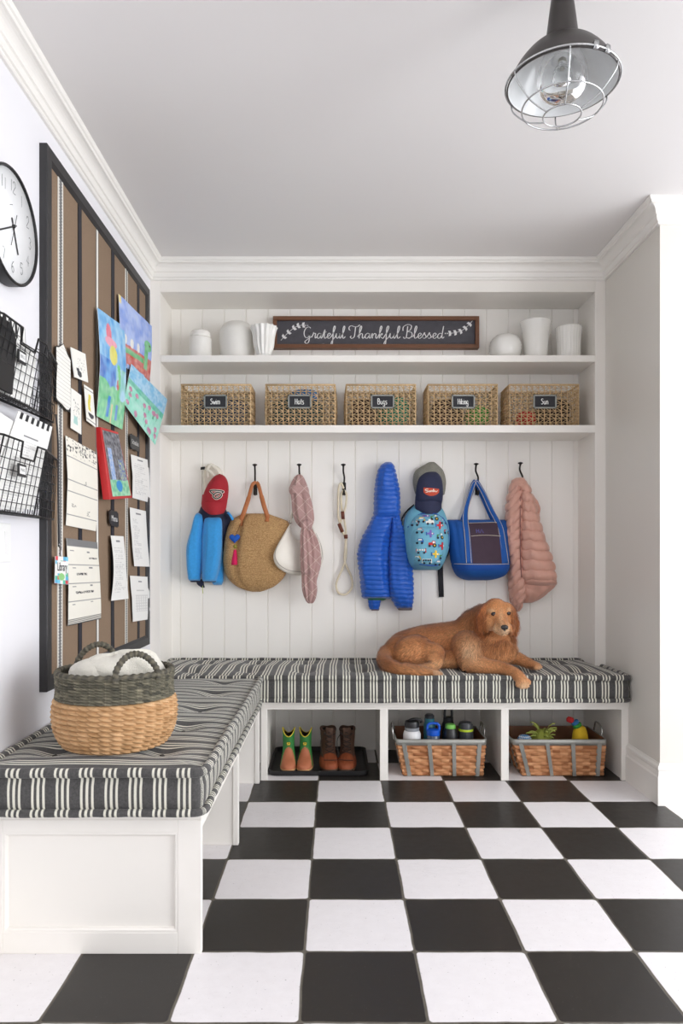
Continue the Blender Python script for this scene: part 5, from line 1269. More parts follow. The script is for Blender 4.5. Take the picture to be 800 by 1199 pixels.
def vehicles(sf_, items, parent):
    m = MB(); OX = [0, 0]
    def poly(pts, c, o=0): m.add([sf_(OX[0]+(x-OX[0])*1.22, OX[1]+(y-OX[1])*1.22, .0025+o) for x, y in pts], [tuple(range(len(pts)))], pk.index(c))
    def disc(x, y, r, c, o=0): poly([(x+r*math.cos(a), y+r*math.sin(a)) for a in [2*PI*i/10 for i in range(10)]], c, o)
    for x, y, t, c in items:
        OX[:] = [x, y]
        if t == 'T':
            poly([(x-3.6, y), (x-3.6, y-1.6), (x-.5, y-1.8), (x-.2, y-3.2), (x+2.6, y-3.2), (x+3.2, y+.6), (x-3.6, y+.8)], c); poly([(x+.3, y-2.7), (x+2.2, y-2.7), (x+2.4, y-1), (x+.2, y-1)], 'w', .0008)
            disc(x+2, y+1, 1.9, 'k', .001); disc(x+2, y+1, .8, 'y', .002); disc(x-2.6, y+1.4, 1.2, 'k', .001)
        elif t == 'P':
            poly([(x-4, y-.2), (x-1, y-1.3), (x+3.2, y-.9), (x+4, y+.1), (x+3, y+.9), (x-1, y+.9)], c); poly([(x-.5, y-3.6), (x+1.4, y-3.4), (x+1.2, y+3.4), (x-.6, y+3.5)], c, .0008); poly([(x-4, y-1.8), (x-3, y-1.8), (x-2.8, y+1.6), (x-3.8, y+1.6)], 'b', .001); disc(x+1.9, y-.2, .7, 'w', .0016)
        elif t == 'C':
            poly([(x-3.8, y+1.2), (x-3.8, y-.8), (x-1.8, y-1), (x-1, y-2.8), (x+2.4, y-2.8), (x+3.8, y-.6), (x+3.8, y+1.2)], c); poly([(x-.8, y-2.2), (x+1.8, y-2.2), (x+2.4, y-.8), (x-1.3, y-.8)], 'w', .0008); disc(x-2, y+1.6, 1.1, 'k', .001); disc(x+2.2, y+1.6, 1.1, 'k', .001)
        elif t == 'B':
            poly([(x-4.6, y+1.6), (x-4.6, y-2.2), (x+4.4, y-2.2), (x+4.6, y+1.6)], c)
            for k in range(4): poly([(x-4+k*2.1, y-1.6), (x-2.6+k*2.1, y-1.6), (x-2.6+k*2.1, y-.1), (x-4+k*2.1, y-.1)], 'w' if c != 'w' else 'k', .0008)
            disc(x-2.6, y+1.8, 1, 'k', .001); disc(x+2.6, y+1.8, 1, 'k', .001)
    m.build('vehicle_print', pms, parent, smooth=False)
vehicles(s1, [(487.5, 622.5, 'C', 'r'), (499.5, 626, 'P', 'p'), (511.5, 628.8, 'T', 'g'), (487.5, 634.5, 'C', 'b'), (501.8, 638, 'T', 'r'), (513.5, 639.8, 'P', 'r'), (489.5, 645.2, 'B', 'r'), (505.3, 649, 'P', 'y'), (515, 652, 'T', 'g'), (484.5, 654, 'C', 'y'), (496, 657, 'B', 'w'), (508.5, 659, 'C', 'b')], bp)
vehicles(s0, [(495.5, 605.5, 'P', 'p'), (505.5, 607.5, 'T', 'g'), (516.5, 611.5, 'C', 'r'), (483, 613.8, 'C', 'r'), (521, 623, 'T', 'r'), (500, 612.6, 'C', 'w'), (511, 616.3, 'P', 'r'), (490, 610, 'C', 'y')], bp)

# ---- blue canvas tote
bt_m = mat('blue_canvas', (14, 82, 160), .75, amt=.07, scale=30, bs=.3, bscale=600)
pl_m = mat('plum_canvas', (66, 48, 62), .8, amt=.1, scale=30, bs=.3, bscale=500)
crm = mat('cream_piping', (206, 196, 176), .7)
bt = thing('canvas_tote', 'royal blue canvas tote with a plum pocket and cream piping', 'bag', tuple(P(558, 650, 4.06)))
m = MB(); s1 = drape(m, [(608.5, 522, 593.5, .03), (610, 521.8, 594, .05), (620, 523.2, 594.5, .085), (640, 525.5, 595, .105), (658, 527.8, 595.5, .115), (667, 530.5, 595, .11), (674, 535, 590, .09), (678, 541, 580, .06), (679.5, 547, 572, .03)], n=72, nr=70, e=.55, off=.015, fn=lambda a, t, z: .005*nz(math.cos(a)*2, z*6, 8)-.010*math.exp(-((math.cos(a)+.62)/.08)**2)*(1-t)); m.build('bag_body', bt_m, bt)
def patch(mb, pts4, nu, nv, h):
    (a, b_, c, d) = pts4
    def f(u, v, hh):
        x = (a[0]*(1-u)+b_[0]*u)*(1-v)+(d[0]*(1-u)+c[0]*u)*v; y = (a[1]*(1-u)+b_[1]*u)*(1-v)+(d[1]*(1-u)+c[1]*u)*v; return s1(x, y, hh)
    grid(mb, nu, nv, lambda u, v: f(u, v, h))
    for e_ in (0, 1):
        grid(mb, nu, 1, lambda u, v: f(u, e_, h*v)); grid(mb, 1, nv, lambda u, v: f(e_, v, h*u))
m = MB(); patch(m, [(546.5, 613), (579.2, 611.8), (583, 659.5), (549, 659.5)], 14, 20, .002); m.build('pocket', pl_m, bt)
m = MB(); patch(m, [(528, 659.8), (595.3, 659.8), (594.6, 667), (531.5, 668)], 20, 6, .0022); m.build('base_band', mat('blue_canvas_base', (12, 74, 156), .75, amt=.07, scale=30, bs=.3, bscale=600), bt)
m = MB(); up = (0, -1, 0)
def strapp(pts, w): tube(m, spline(pts, 6), w, 8, flat=(.16, 1), up=up)
Hx = P(557.2, 563, YW-.038)
lft = [s1(544.8, 659, .003), s1(544, 640, .003), s1(543.2, 622, .003), s1(543, 612.5, .003), P(545.8, 597, YW-.075), P(550.5, 579, YW-.05), P(554.5, 567, YW-.042), Hx]
rgt = [s1(588.2, 659, .003), s1(585.5, 640, .003), s1(583, 622, .003), s1(580.8, 612.5, .003), P(575.5, 597, YW-.075), P(567, 579, YW-.05), P(560, 567, YW-.042), Hx]
strapp(lft, .0135); strapp(rgt, .0135)
strapp([P(541, 610, YW-.02), P(546, 595, YW-.022), P(552, 577, YW-.026), P(556, 565, YW-.032)], .011); strapp([P(577, 609, YW-.02), P(571, 596, YW-.022), P(563, 578, YW-.026), P(558, 565, YW-.032)], .011)
m.build('handle', bt_m, bt)
m = MB()
for side in (lft, rgt):
    pp = spline(side, 6)
    for d_ in (-.0135, .0135):
        tube(m, [q+Vector((d_*(1 if i < 20 else max(.5, 1-(i-20)*.022)), -.0018, 0)) for i, q in enumerate(pp)], .0015, 5)
tube(m, [s1(548+34*i/14, 628.3-1.0*math.sin(PI*i/14), .003) for i in range(15)], .0015, 5)
tube(m, [s1(528.2+67*i/24, 660+.5*math.sin(PI*i/24), .003) for i in range(25)], .0016, 5)
tube(m, [s1(546.6+32.4*i/12, 613-.9*i/12, .003) for i in range(13)], .0014, 5)
m.build('piping', crm, bt)
m = MB(); ribbon(m, [(554.3, 620.2), (554.5, 624.6)], lambda u, v, h: s1(u, v, .0035), .7, .8, 0, n=2); ribbon(m, [(557, 620.2), (557.2, 624.6)], lambda u, v, h: s1(u, v, .0035), .7, .8, 0, n=2); ribbon(m, [(554.4, 622.3), (557, 622.3)], lambda u, v, h: s1(u, v, .0035), .7, .8, 0, n=2)
ribbon(m, [(558.6, 624.6), (560.3, 620.2), (562.2, 624.6)], lambda u, v, h: s1(u, v, .0035), .7, .8, 0, n=1)
m.build('monogram', mat('violet_thread', (84, 80, 150), .6), bt, smooth=False)

# ================================================================ CUBBIES
tray_m = mat('black_rubber', (30, 29, 30), .5, amt=.15, scale=20)
tr = thing('boot_tray', 'black rubber boot tray on the floor of the left cubby', 'tray', (-.09, 3.8, 0))
TX0, TX1, TY0, TY1 = -.345, .165, 3.625, 4.10
def rrect(x0, x1, y0, y1, r, n=6):
    o = []
    for cx, cy, a0 in ((x1-r, y0+r, -PI/2), (x1-r, y1-r, 0), (x0+r, y1-r, PI/2), (x0+r, y0+r, PI)):
        for k in range(n+1):
            a = a0+PI/2*k/n; o.append((cx+r*math.cos(a), cy+r*math.sin(a)))
    return o
m = MB(); rings = []
for off_, z in ((.012, .001), (.004, .004), (0, .024), (0, .027), (.006, .028), (.010, .026), (.016, .010), (.026, .007)):
    rings.append([(x, y, z) for x, y in rrect(TX0+off_, TX1-off_, TY0+off_, TY1-off_, .04-off_*.5)])
n = len(rings[0]); m.add([v for r in rings for v in r], [(i*n+k, i*n+(k+1) % n, (i+1)*n+(k+1) % n, (i+1)*n+k) for i in range(len(rings)-1) for k in range(n)]+[tuple(range(n))[::-1], tuple(range((len(rings)-1)*n, len(rings)*n))])
m.build('tray_body', tray_m, tr, ang=50)
def sections(mb, rows, cx, n=40, m=0, colfn=None, rot=0, y0=0, z0=0, cap=True, frontcut=None, fn=None):
    """stack of horizontal sections: (z, yfront, yback, halfwidth, toe_squareness)"""
    vs = []; cl = []; nr = len(rows)
    for j, (z, yf, yb, hw, e) in enumerate(rows):
        for i in range(n):
            a = 2*PI*i/n; ca, sa = math.cos(a), math.sin(a); yc = (yf+yb)/2; hl = (yb-yf)/2
            x = hw*math.copysign(abs(ca)**e, ca); y = yc+hl*math.copysign(abs(sa)**.9, sa)
            if fn: x, y, dz = fn(x, y, z, a, j)
            else: dz = 0
            # narrow waist behind the ball of the foot
            p = Vector((x, y, z+dz)); p = Matrix.Rotation(rot, 3, 'Z') @ p
            vs.append((p.x+cx, p.y+y0, p.z+z0)); cl.append(colfn(x, y, z, a) if colfn else (1, 1, 1, 1))
    fs = [(j*n+i, j*n+(i+1) % n, (j+1)*n+(i+1) % n, (j+1)*n+i) for j in range(nr-1) for i in range(n)]
    if cap: fs.append(tuple(range(n))[::-1]); fs.append(tuple(range((nr-1)*n, nr*n)))
    else: fs.append(tuple(range(n))[::-1])
    return mb.add(vs, fs, m, None, cl)
bl = mat('boot_leather', (150, 90, 60), .68, attrc=True, amt=.12, scale=40)
sole = mat('dark_rubber_sole', (36, 38, 40), .6); welt = mat('tan_welt', (196, 156, 104), .6)
ylw = mat('yellow_stitching', (218, 196, 60), .6); dkl = mat('boot_lining', (40, 30, 30), .8)
def cowboy(cx, lab, rot):
    root = thing('cowboy_boot', lab, 'boot', (cx, 3.75, .008), "child's cowboy boots on the tray")
    z0 = .008; y0 = 3.75; G = lin((52, 128, 60)); B = lin((184, 110, 76))
    def colf(x, y, z, a): 
        lim = .088 if y > .0 else .098+.03*math.cos(a-PI*1.5) if True else 0
        return B if z < (.112-(x/.030)**2*.05 if math.sin(a) < 0 else .055) else G
    rows = interp_rows = []
    T = [(.012, -.100, .075, .040, .85), (.020, -.103, .077, .042, .85), (.035, -.098, .076, .041, .8), (.050, -.075, .076, .038, .8), (.065, -.045, .075, .035, .85), (.085, -.025, .074, .032, .9), (.110, -.018, .072, .030, 1), (.15, -.016, .072, .030, 1), (.19, -.018, .075, .032, 1), (.205, -.019, .076, .033, 1)]
    zz = [T[0][0]+(T[-1][0]-T[0][0])*k/30 for k in range(31)]; R_ = [(z*.95,)+tuple(interp(T, z)) for z in zz]
    def scal(x, y, z, a, j):      # dipped V at front and back of the shaft top
        d = 0
        if z > .12: 
            k = (z-.12)/.085; s_ = abs(math.sin(a)); d = k*(.008*(1-s_)-.034*max(0, (s_-.35)/.65)**1.2)
        return x, y, d
    m = MB(); sections(m, R_, cx, 48, colfn=colf, rot=rot, y0=y0, z0=z0, cap=False, fn=scal); sections(m, R_[12:], cx, 48, colfn=lambda *q: lin((40, 30, 30)), rot=rot, y0=y0, z0=z0, cap=False, fn=lambda x, y, z, a, j: (x*.93, y*.93+.002, scal(x, y, z, a, j)[2]))
    m.build('boot_upper', bl, root)
    m = MB(); r = R_[-1]; pts = []
    for i in range(48):
        a = 2*PI*i/48; x = r[3]*math.cos(a)*.98; y = (r[1]+r[2])/2+(r[2]-r[1])/2*math.sin(a)*.98; p = Matrix.Rotation(rot, 3, 'Z') @ Vector((x, y, r[0]+scal(x, y, r[0], a, 0)[2])); pts.append((p.x+cx, p.y+y0, p.z+z0))
    tube(m, pts, .0026, 6, closed=True); m.build('trim', ylw, root, label='yellow trim')
    m = MB(); sections(m, [(.0, -.100, -.02, .040, .8), (.011, -.103, -.018, .041, .8)], cx, 36, rot=rot, y0=y0, z0=z0); sections(m, [(.0, .02, .076, .034, .8), (.012, .016, .078, .036, .8)], cx, 30, rot=rot, y0=y0, z0=z0); sections(m, [(.008, -.098, .076, .030, .8), (.0125, -.104, .078, .040, .8)], cx, 36, rot=rot, y0=y0, z0=z0); m.build('sole', sole, root)
    m = MB(); sections(m, [(.011, -.106, .079, .0435, .8), (.018, -.106, .079, .0435, .8)], cx, 36, rot=rot, y0=y0, z0=z0); m.build('welt', welt, root)
    p = Matrix.Rotation(rot, 3, 'Z') @ Vector((0, -.0185, .130)); c = Vector((p.x+cx, p.y+y0, p.z+z0)); n_ = Matrix.Rotation(rot, 3, 'Z') @ Vector((0, -1, 0)); ux = Matrix.Rotation(rot, 3, 'Z') @ Vector((1, 0, 0))
    m = MB(); hexp = [(-.010, .008), (.010, .008), (.012, 0), (.008, -.010), (-.008, -.010), (-.012, 0)]
    prism(m, hexp, lambda x, y, h: c+ux*x+Vector((0, 0, y))+n_*h, 0, .002, 0); prism(m, [(x*.8, y*.8) for x, y in hexp], lambda x, y, h: c+ux*x+Vector((0, 0, y))+n_*h, .001, .003, 1)
    for pts in ([(-.005, -.003), (0, .001), (.005, 0)], [(0, .001), (-.002, .005)], [(.004, 0), (.006, .004)], [(-.004, -.002), (-.006, -.005)]):
        tube(m, [c+ux*x+Vector((0, 0, y))+n_*.0035 for x, y in pts], .0009, 5, 0)
    m.build('emblem', [mat('emblem_green', (30, 60, 30), .5), ylw], root, smooth=False)
cowboy(P(337.6, 890, 3.72).x, "child's green and tan cowboy boot, the left one of the green pair", .05)
cowboy(P(357.2, 890, 3.72).x, "child's green and tan cowboy boot, the right one beside the brown boots", -.04)
def laceboot(cx, lab, rot):
    root = thing('lace_up_boot', lab, 'boot', (cx, 3.76, .008), "brown lace-up boots on the tray")
    z0 = .008; y0 = 3.76; LB = lin((142, 70, 36)); DB = lin((86, 58, 42))
    T = [(.014, -.110, .085, .048, .85), (.025, -.113, .087, .050, .85), (.045, -.105, .086, .048, .85), (.062, -.078, .085, .043, .85), (.08, -.045, .083, .039, .9), (.10, -.028, .082, .037, .95), (.13, -.022, .082, .037, 1), (.165, -.026, .084, .039, 1), (.195, -.030, .086, .040, 1), (.205, -.028, .085, .038, 1)]
    R_ = [(z*.93,)+tuple(interp(T, z)) for z in [T[0][0]+(T[-1][0]-T[0][0])*k/30 for k in range(31)]]
    def moc(x, y, z, a, j): return x, y, (.0025*math.sin(x*420) if y < -.045 and .03 < z < .07 else 0)
    m = MB(); sections(m, R_, cx, 60, colfn=lambda x, y, z, a: LB if (z < .062 or (y < -.03 and z < .085)) else DB, rot=rot, y0=y0, z0=z0, cap=False, fn=moc); sections(m, R_[14:], cx, 40, colfn=lambda *q: lin((40, 28, 22)), rot=rot, y0=y0, z0=z0, cap=False, fn=lambda x, y, z, a, j: (x*.9, y*.9, 0)); m.build('boot_upper', bl, root)
    RM = Matrix.Rotation(rot, 3, 'Z')
    def q(x, y, z): p = RM @ Vector((x, y, z)); return Vector((p.x+cx, p.y+y0, p.z+z0))
    m = MB(); tube(m, [q(.037*math.cos(a), .029+.055*math.sin(a), .193+.004*math.sin(a*3)) for a in [2*PI*i/30 for i in range(30)]], .0065, 8, closed=True); m.build('padded_collar', mat('dark_brown_suede', (78, 54, 40), .8, amt=.15), root)
    m = MB(); tong = [q(0, -.033, .10), q(0, -.036, .15), q(0, -.042, .195), q(0, -.040, .215)]; tube(m, spline(tong, 4), [.020]*9+[.022]*3+[.018], 8, flat=(.25, 1), up=(0, -1, 0)); m.build('tongue', mat('dark_brown_suede', (78, 54, 40), .8, amt=.15), root)
    m = MB()
    for k in range(5):
        z = .085+.024*k; yy = -.040-.004*(k == 0)*3; tube(m, spline([q(-.022, yy+.008, z), q(0, yy-.006, z+.010), q(.022, yy+.008, z+.020)], 4), .0022, 6); tube(m, spline([q(.022, yy+.008, z), q(0, yy-.008, z+.010), q(-.022, yy+.008, z+.020)], 4), .0022, 6)
    tube(m, spline([q(-.02, -.035, .19), q(-.045, -.05, .16), q(-.046, -.055, .11), q(-.036, -.07, .07)], 6), .002, 6)
    tube(m, spline([q(-.035, -.085, .062), q(0, -.10, .064), q(.036, -.085, .060)], 6), .002, 6)
    tube(m, spline([q(-.02, -.03, .175), q(-.03, -.055, .195), q(-.012, -.058, .18), q(.012, -.058, .18), q(.030, -.05, .19), q(.02, -.03, .172)], 6), .002, 6)
    m.build('laces', mat('dark_laces', (46, 36, 30), .8), root)
    m = MB(); sections(m, [(.0, -.110, .084, .046, .8), (.016, -.116, .089, .051, .8), (.020, -.114, .088, .050, .8)], cx, 40, rot=rot, y0=y0, z0=z0); m.build('sole', mat('brown_sole', (84, 62, 44), .6), root)
laceboot(P(385, 890, 3.74).x, 'brown leather lace-up boot, the left one of the brown pair', .12)
laceboot(P(406.5, 890, 3.74).x, 'brown leather lace-up boot, rightmost on the tray', -.08)

# ---- chipwood baskets with galvanised bands
gal = mat('galvanised_band', (160, 160, 154), .45, metal=.55, amt=.12, scale=30)
chip = mat('chipwood_strips', (190, 130, 84), .6, attrc=True, amt=.14, scale=50, stretch=(1, 1, 4))
def chipbasket(label, px0, px1, bx0, bx1):
    Yf, Yb_ = 3.605, 3.90; X0, X1 = P(px0, 866, Yf).x, P(px1, 866, Yf).x; b0, b1 = P(bx0, 909, 3.63).x, P(bx1, 909, 3.63).x
    H = .188; root = thing('chipwood_basket', label, 'basket', ((X0+X1)/2, Yf, 0), 'wooden baskets in the cubbies')
    def ring(t, inset=0.):
        x0 = b0*(1-t)+X0*t+inset; x1 = b1*(1-t)+X1*t-inset; y0 = (Yf+.025)*(1-t)+Yf*t+inset; y1 = (Yb_-.02)*(1-t)+Yb_*t-inset
        return x0, x1, y0, y1
    m = MB(); nrow, nv = 11, 66; segs = []
    def wallp_(k, u, t, o):
        x0, x1, y0, y1 = ring(t, -o); return [(x0+(x1-x0)*u, y0), (x1, y0+(y1-y0)*u), (x1-(x1-x0)*u, y1), (x0, y1-(y1-y0)*u)][k]
    for k in range(4):
        L = (X1-X0) if k % 2 == 0 else (Yb_-Yf); nc = 12 if k % 2 == 0 else 7; nu = nc*6; rr = random.Random(k+int(px0)); vr = {}
        def f(u, v, k=k, nc=nc):
            r_ = int(min(v*nrow, nrow-.001)); c_ = int(min(u*nc, nc-.001)); s_ = 1 if (r_+c_) % 2 == 0 else -1
            fu = u*nc-c_; fv = v*nrow-r_; o = s_*.0055*math.sin(PI*fu)*abs(math.sin(PI*fv))**.3-.005*(1-abs(math.sin(PI*fv))**.3)
            o = o if v < .84 else -.003; x, y = wallp_(k, u, v, o); return (x, y, .003+H*v)
        def cf(u, v, k=k, nc=nc):
            r_ = int(min(v*nrow, nrow-.001)); c_ = int(min(u*nc, nc-.001)); q = nz(r_*1.73+k*9, c_*2.37+px0, .5); fv = v*nrow-r_
            b_ = .5+q; b_ = max(0, min(1.2, .5+.9*q)); base = [156+56*b_, 98+58*b_, 56+54*b_]; return lin(base)
        grid(m, nu, nv, f, colfn=cf)
        grid(m, nu//3, 8, lambda u, v, k=k: (*wallp_(k, u, v, -.006), .003+H*v), colfn=lambda u, v: lin((120, 78, 50)), flip=True)
    x0, x1, y0, y1 = ring(0); box(m, x0, x1, y0, y1, .002, .008)
    for i in range(len(m.c)-8, len(m.c)): m.c[i] = lin((140, 96, 62))
    m.build('woven_body', chip, root)
    m = MB()
    def band(t0, t1, o, th=.0025):
        rings = []
        for t, oo in ((t0, o), (t1, o), (t1, o+th-.010), (t0, o-.006)):
            x0, x1, y0, y1 = ring(t, -oo); rings.append([(x, y, .003+H*t) for x, y in rrect(x0, x1, y0, y1, .022, 5)])
        n = len(rings[0]); m.add([v for r in rings for v in r], [(i*n+k, i*n+(k+1) % n, ((i+1) % 4)*n+(k+1) % n, ((i+1) % 4)*n+k) for i in range(4) for k in range(n)])
    band(.84, 1.0, .004); m.build('rim_band', gal, root)
    for k, us in ((0, (.085, .365, .635, .915)), (2, (.1, .37, .63, .9)), (1, (.25, .75)), (3, (.25, .75))):
        for u in us:
            m = MB(); w = .0095/((X1-X0) if k % 2 == 0 else (Yb_-Yf)); vs = []
            for t in (0, .02, .9):
                for du, o in ((-w, .0), (-w, .0055), (w, .0055), (w, .0)):
                    x, y = wallp_(k, u+du, t, o); vs.append((x, y, .002+H*t))
            m.add(vs, [(i*4+j, i*4+j+1, i*4+4+j+1, i*4+4+j) for i in range(2) for j in range(3)]+[(0, 1, 2, 3), (8, 9, 10, 11)][:1]); m.build('upright_band', gal, root, smooth=False)
    for s_, X in ((-1, X0), (1, X1)):
        ym = (Yf+Yb_)/2; m = MB(); tube(m, spline([(X+s_*.004, ym-.055, .17), (X+s_*.010, ym-.052, .215), (X+s_*.006, ym-.03, .238), (X+s_*.004, ym, .243), (X+s_*.006, ym+.03, .238), (X+s_*.010, ym+.052, .215), (X+s_*.004, ym+.055, .17)], 6), .0042, 8); m.build('handle', mat('steel_handle', (186, 186, 184), .25, metal=.9), root)
    return X0, X1, Yf, Yb_
B1 = chipbasket('wooden basket with metal bands full of water bottles in the middle cubby', 464, 570, 472.5, 566)
B2 = chipbasket('wooden basket with metal bands holding toys in the right cubby', 600, 711, 612, 707)
# bottles
def bottle(name, label, px, Y, prof_parts, extra=None):
    x = P(px, 860, Y).x; root = thing(name, label, 'bottle', (x, Y, .012), 'water bottles in the middle cubby basket')
    for pn, mt_, pr in prof_parts:
        m = MB(); lathe(m, pr, (x, Y, .0), 28); m.build(pn, mt_, root, ang=40)
    if extra: extra(root, x, Y)
def pm(n_, c, r=.35): return mat(n_, c, r, amt=.04)
whm, grym, blkm, blum, team, grnm, dgm, limm = pm('bottle_white', (236, 236, 236)), pm('bottle_grey', (150, 154, 158)), pm('bottle_black', (28, 28, 30)), pm('bottle_blue', (24, 92, 206)), pm('bottle_teal', (60, 130, 146)), pm('bottle_green', (126, 196, 92)), pm('bottle_dark', (58, 60, 64)), pm('bottle_lime', (190, 214, 50))
def spout1(root, x, Y):
    m = MB(); tube(m, spline([(x-.015, Y, .262), (x+.01, Y-.006, .272), (x+.04, Y-.006, .268), (x+.047, Y, .255)], 5), .008, 8, flat=(1, .6)); m.build('spout', blkm, root)
bottle('water_bottle', 'white water bottle with grey neck ring and black spout lid, leftmost in the basket', 482.5, 3.70, [('bottle_body', whm, [(0, .012), (.042, .012), (.045, .02), (.045, .195), (.040, .21), (.034, .216), (0, .216)]), ('neck_ring', grym, [(.0, .214), (.036, .214), (.037, .218), (.037, .232), (0, .232)]), ('lid', blkm, [(0, .231), (.037, .231), (.038, .25), (.034, .262), (0, .264)])], spout1)
def loop(mt_, w, z0, z1):
    def f(root, x, Y):
        m = MB(); tube(m, spline([(x-w, Y, z0), (x-w*1.05, Y, (z0+z1)/2), (x-w*.75, Y, z1), (x+w*.75, Y, z1), (x+w*1.05, Y, (z0+z1)/2), (x+w, Y, z0)], 6), .0065, 8, flat=(1, .8)); m.build('carry_loop', mt_, root)
    return f
bottle('water_bottle', 'clear water bottle with a bright blue loop lid', 507.5, 3.68, [('bottle_body', mat('clear_plastic_dark', (70, 84, 104), .15, amt=.05), [(0, .012), (.031, .012), (.033, .02), (.033, .192), (.028, .20), (0, .20)]), ('lid', blum, [(0, .196), (.033, .196), (.034, .20), (.033, .222), (.026, .226), (0, .226)])], loop(blum, .029, .215, .252))
bottle('water_bottle', 'bottle with a teal and grey cap standing behind the blue lid', 503, 3.78, [('bottle_body', team, [(0, .012), (.030, .012), (.031, .02), (.031, .225), (.026, .236), (0, .236)]), ('lid', team, [(0, .235), (.025, .235), (.026, .258), (0, .26)]), ('cap_top', dgm, [(0, .258), (.024, .258), (.025, .272), (.018, .280), (0, .281)])])
bottle('water_bottle', 'black bottle with a tilted black carry loop at the back', 525, 3.79, [('bottle_body', blkm, [(0, .012), (.032, .012), (.033, .02), (.033, .225), (.026, .24), (0, .24)]), ('lid', blkm, [(0, .238), (.026, .238), (.026, .262), (0, .264)])], loop(blkm, .018, .26, .305))
bottle('water_bottle', 'black water bottle with a light green cap', 527.5, 3.69, [('bottle_body', blkm, [(0, .012), (.036, .012), (.038, .02), (.038, .20), (.033, .216), (.03, .228), (0, .228)]), ('lid', grnm, [(0, .227), (.026, .227), (.027, .232), (.025, .246), (.018, .25), (0, .25)])], loop(grym, .024, .196, .214))
bottle('water_bottle', 'dark grey water bottle with a lime green band, rightmost in the basket', 545.5, 3.69, [('bottle_body', dgm, [(0, .012), (.036, .012), (.038, .02), (.038, .215), (0, .216)]), ('band', limm, [(0, .215), (.0375, .215), (.039, .219), (.0375, .226), (0, .226)]), ('lid', dgm, [(0, .225), (.036, .225), (.036, .245), (.030, .258), (.02, .261), (0, .261)])])
# toys
bxm, nt, b = newmat('blue_white_check_cloth'); s_ = sep(nt, tc(nt))
ch = val(nt, 'GREATER_THAN', val(nt, 'MULTIPLY', val(nt, 'SINE', val(nt, 'MULTIPLY', val(nt, 'ADD', s_[0], s_[2]), 330.)), val(nt, 'SINE', val(nt, 'MULTIPLY', val(nt, 'SUBTRACT', s_[0], s_[2]), 330.))), 0.)
nt.links.new(mixc(nt, ch, lin((60, 130, 190)), lin((226, 232, 236))), b.inputs['Base Color']); b.inputs['Roughness'].default_value = .9
lump('patterned_ball', 'blue and white patterned cloth toy at the left of the toy basket', 'toy', P(615, 862, 3.70).x, 3.715, .098, .036, .035, .045, bxm, 12)
gt = thing('green_plush_toy', 'olive green leafy plush toy in the middle of the toy basket', 'toy', (P(637, 862, 3.70).x, 3.72, .012))
m = MB(); x = P(637, 862, 3.70).x
lathe(m, sp([(0, .012), (.05, .02), (.065, .08), (.055, .15), (.03, .20), (0, .215)], 4), (x, 3.73, 0), 30, fn=lambda a, z, i: .004*math.sin(a*5)); m.build('plush_body', cl('olive_plush', (150, 158, 66)), gt)
rr = random.Random(4); m = MB()
for k in range(22):
    a = rr.uniform(0, 2*PI); h = rr.uniform(.16, .215); L = rr.uniform(.035, .065); d = Vector((math.cos(a)*.9, math.sin(a)*.6, rr.uniform(.0, .7))).normalized(); p0 = Vector((x+.02*math.cos(a), 3.72+.02*math.sin(a), h)); n_ = d.cross(Vector((0, 0, 1))).normalized()
    vs = []; 
    for q, w in ((0, .004), (.35, .011), (.7, .009), (1, .001)):
        for s_2 in (-1, 1): vs.append(p0+d*L*q+n_*w*s_2+Vector((0, 0, .012*math.sin(q*PI)))); 
        vs.append(p0+d*L*q+Vector((0, 0, .012*math.sin(q*PI)+.005)))
    fs = []
    for q in range(3):
        b0 = q*3; fs += [(b0, b0+1, b0+4, b0+3), (b0+1, b0+2, b0+5, b0+4), (b0+2, b0, b0+3, b0+5)]
    m.add(vs, fs)
m.build('leaves', cl('olive_plush_light', (178, 186, 92)), gt)
yt = thing('yellow_plush_toy', 'yellow stuffed toy with green, blue and red head at the right of the toy basket', 'toy', (P(681, 862, 3.70).x, 3.72, .012))
x = P(681, 862, 3.70).x; m = MB(); lathe(m, sp([(0, .012), (.035, .02), (.042, .10), (.040, .17), (.034, .205), (.022, .228), (0, .235)], 4), (x, 3.72, 0), 30); m.build('plush_body', cl('yellow_plush', (226, 186, 40)), yt)
m = MB(); c0 = Vector((x, 3.72, .215))
for (n1_, mt_, a, b_, r) in (('green_band', cl('leaf_cloth', (60, 150, 60)), (-.012, 0, .012), (-.020, 0, .028), .024), ('blue_band', cl('blue_cloth', (58, 120, 176)), (-.022, 0, .028), (-.030, 0, .042), .021), ('red_cap', cl('red_cloth', (196, 44, 44)), (-.040, 0, .044), (-.064, 0, .052), .016)):
    m = MB(); A = c0+Vector(a); B = c0+Vector(b_); tube(m, [A-(B-A)*.2, A, (A+B)/2, B, B+(B-A)*.2], [r*.6, r*.95, r, r*.9, r*.4], 14); m.build(n1_, mt_, yt)

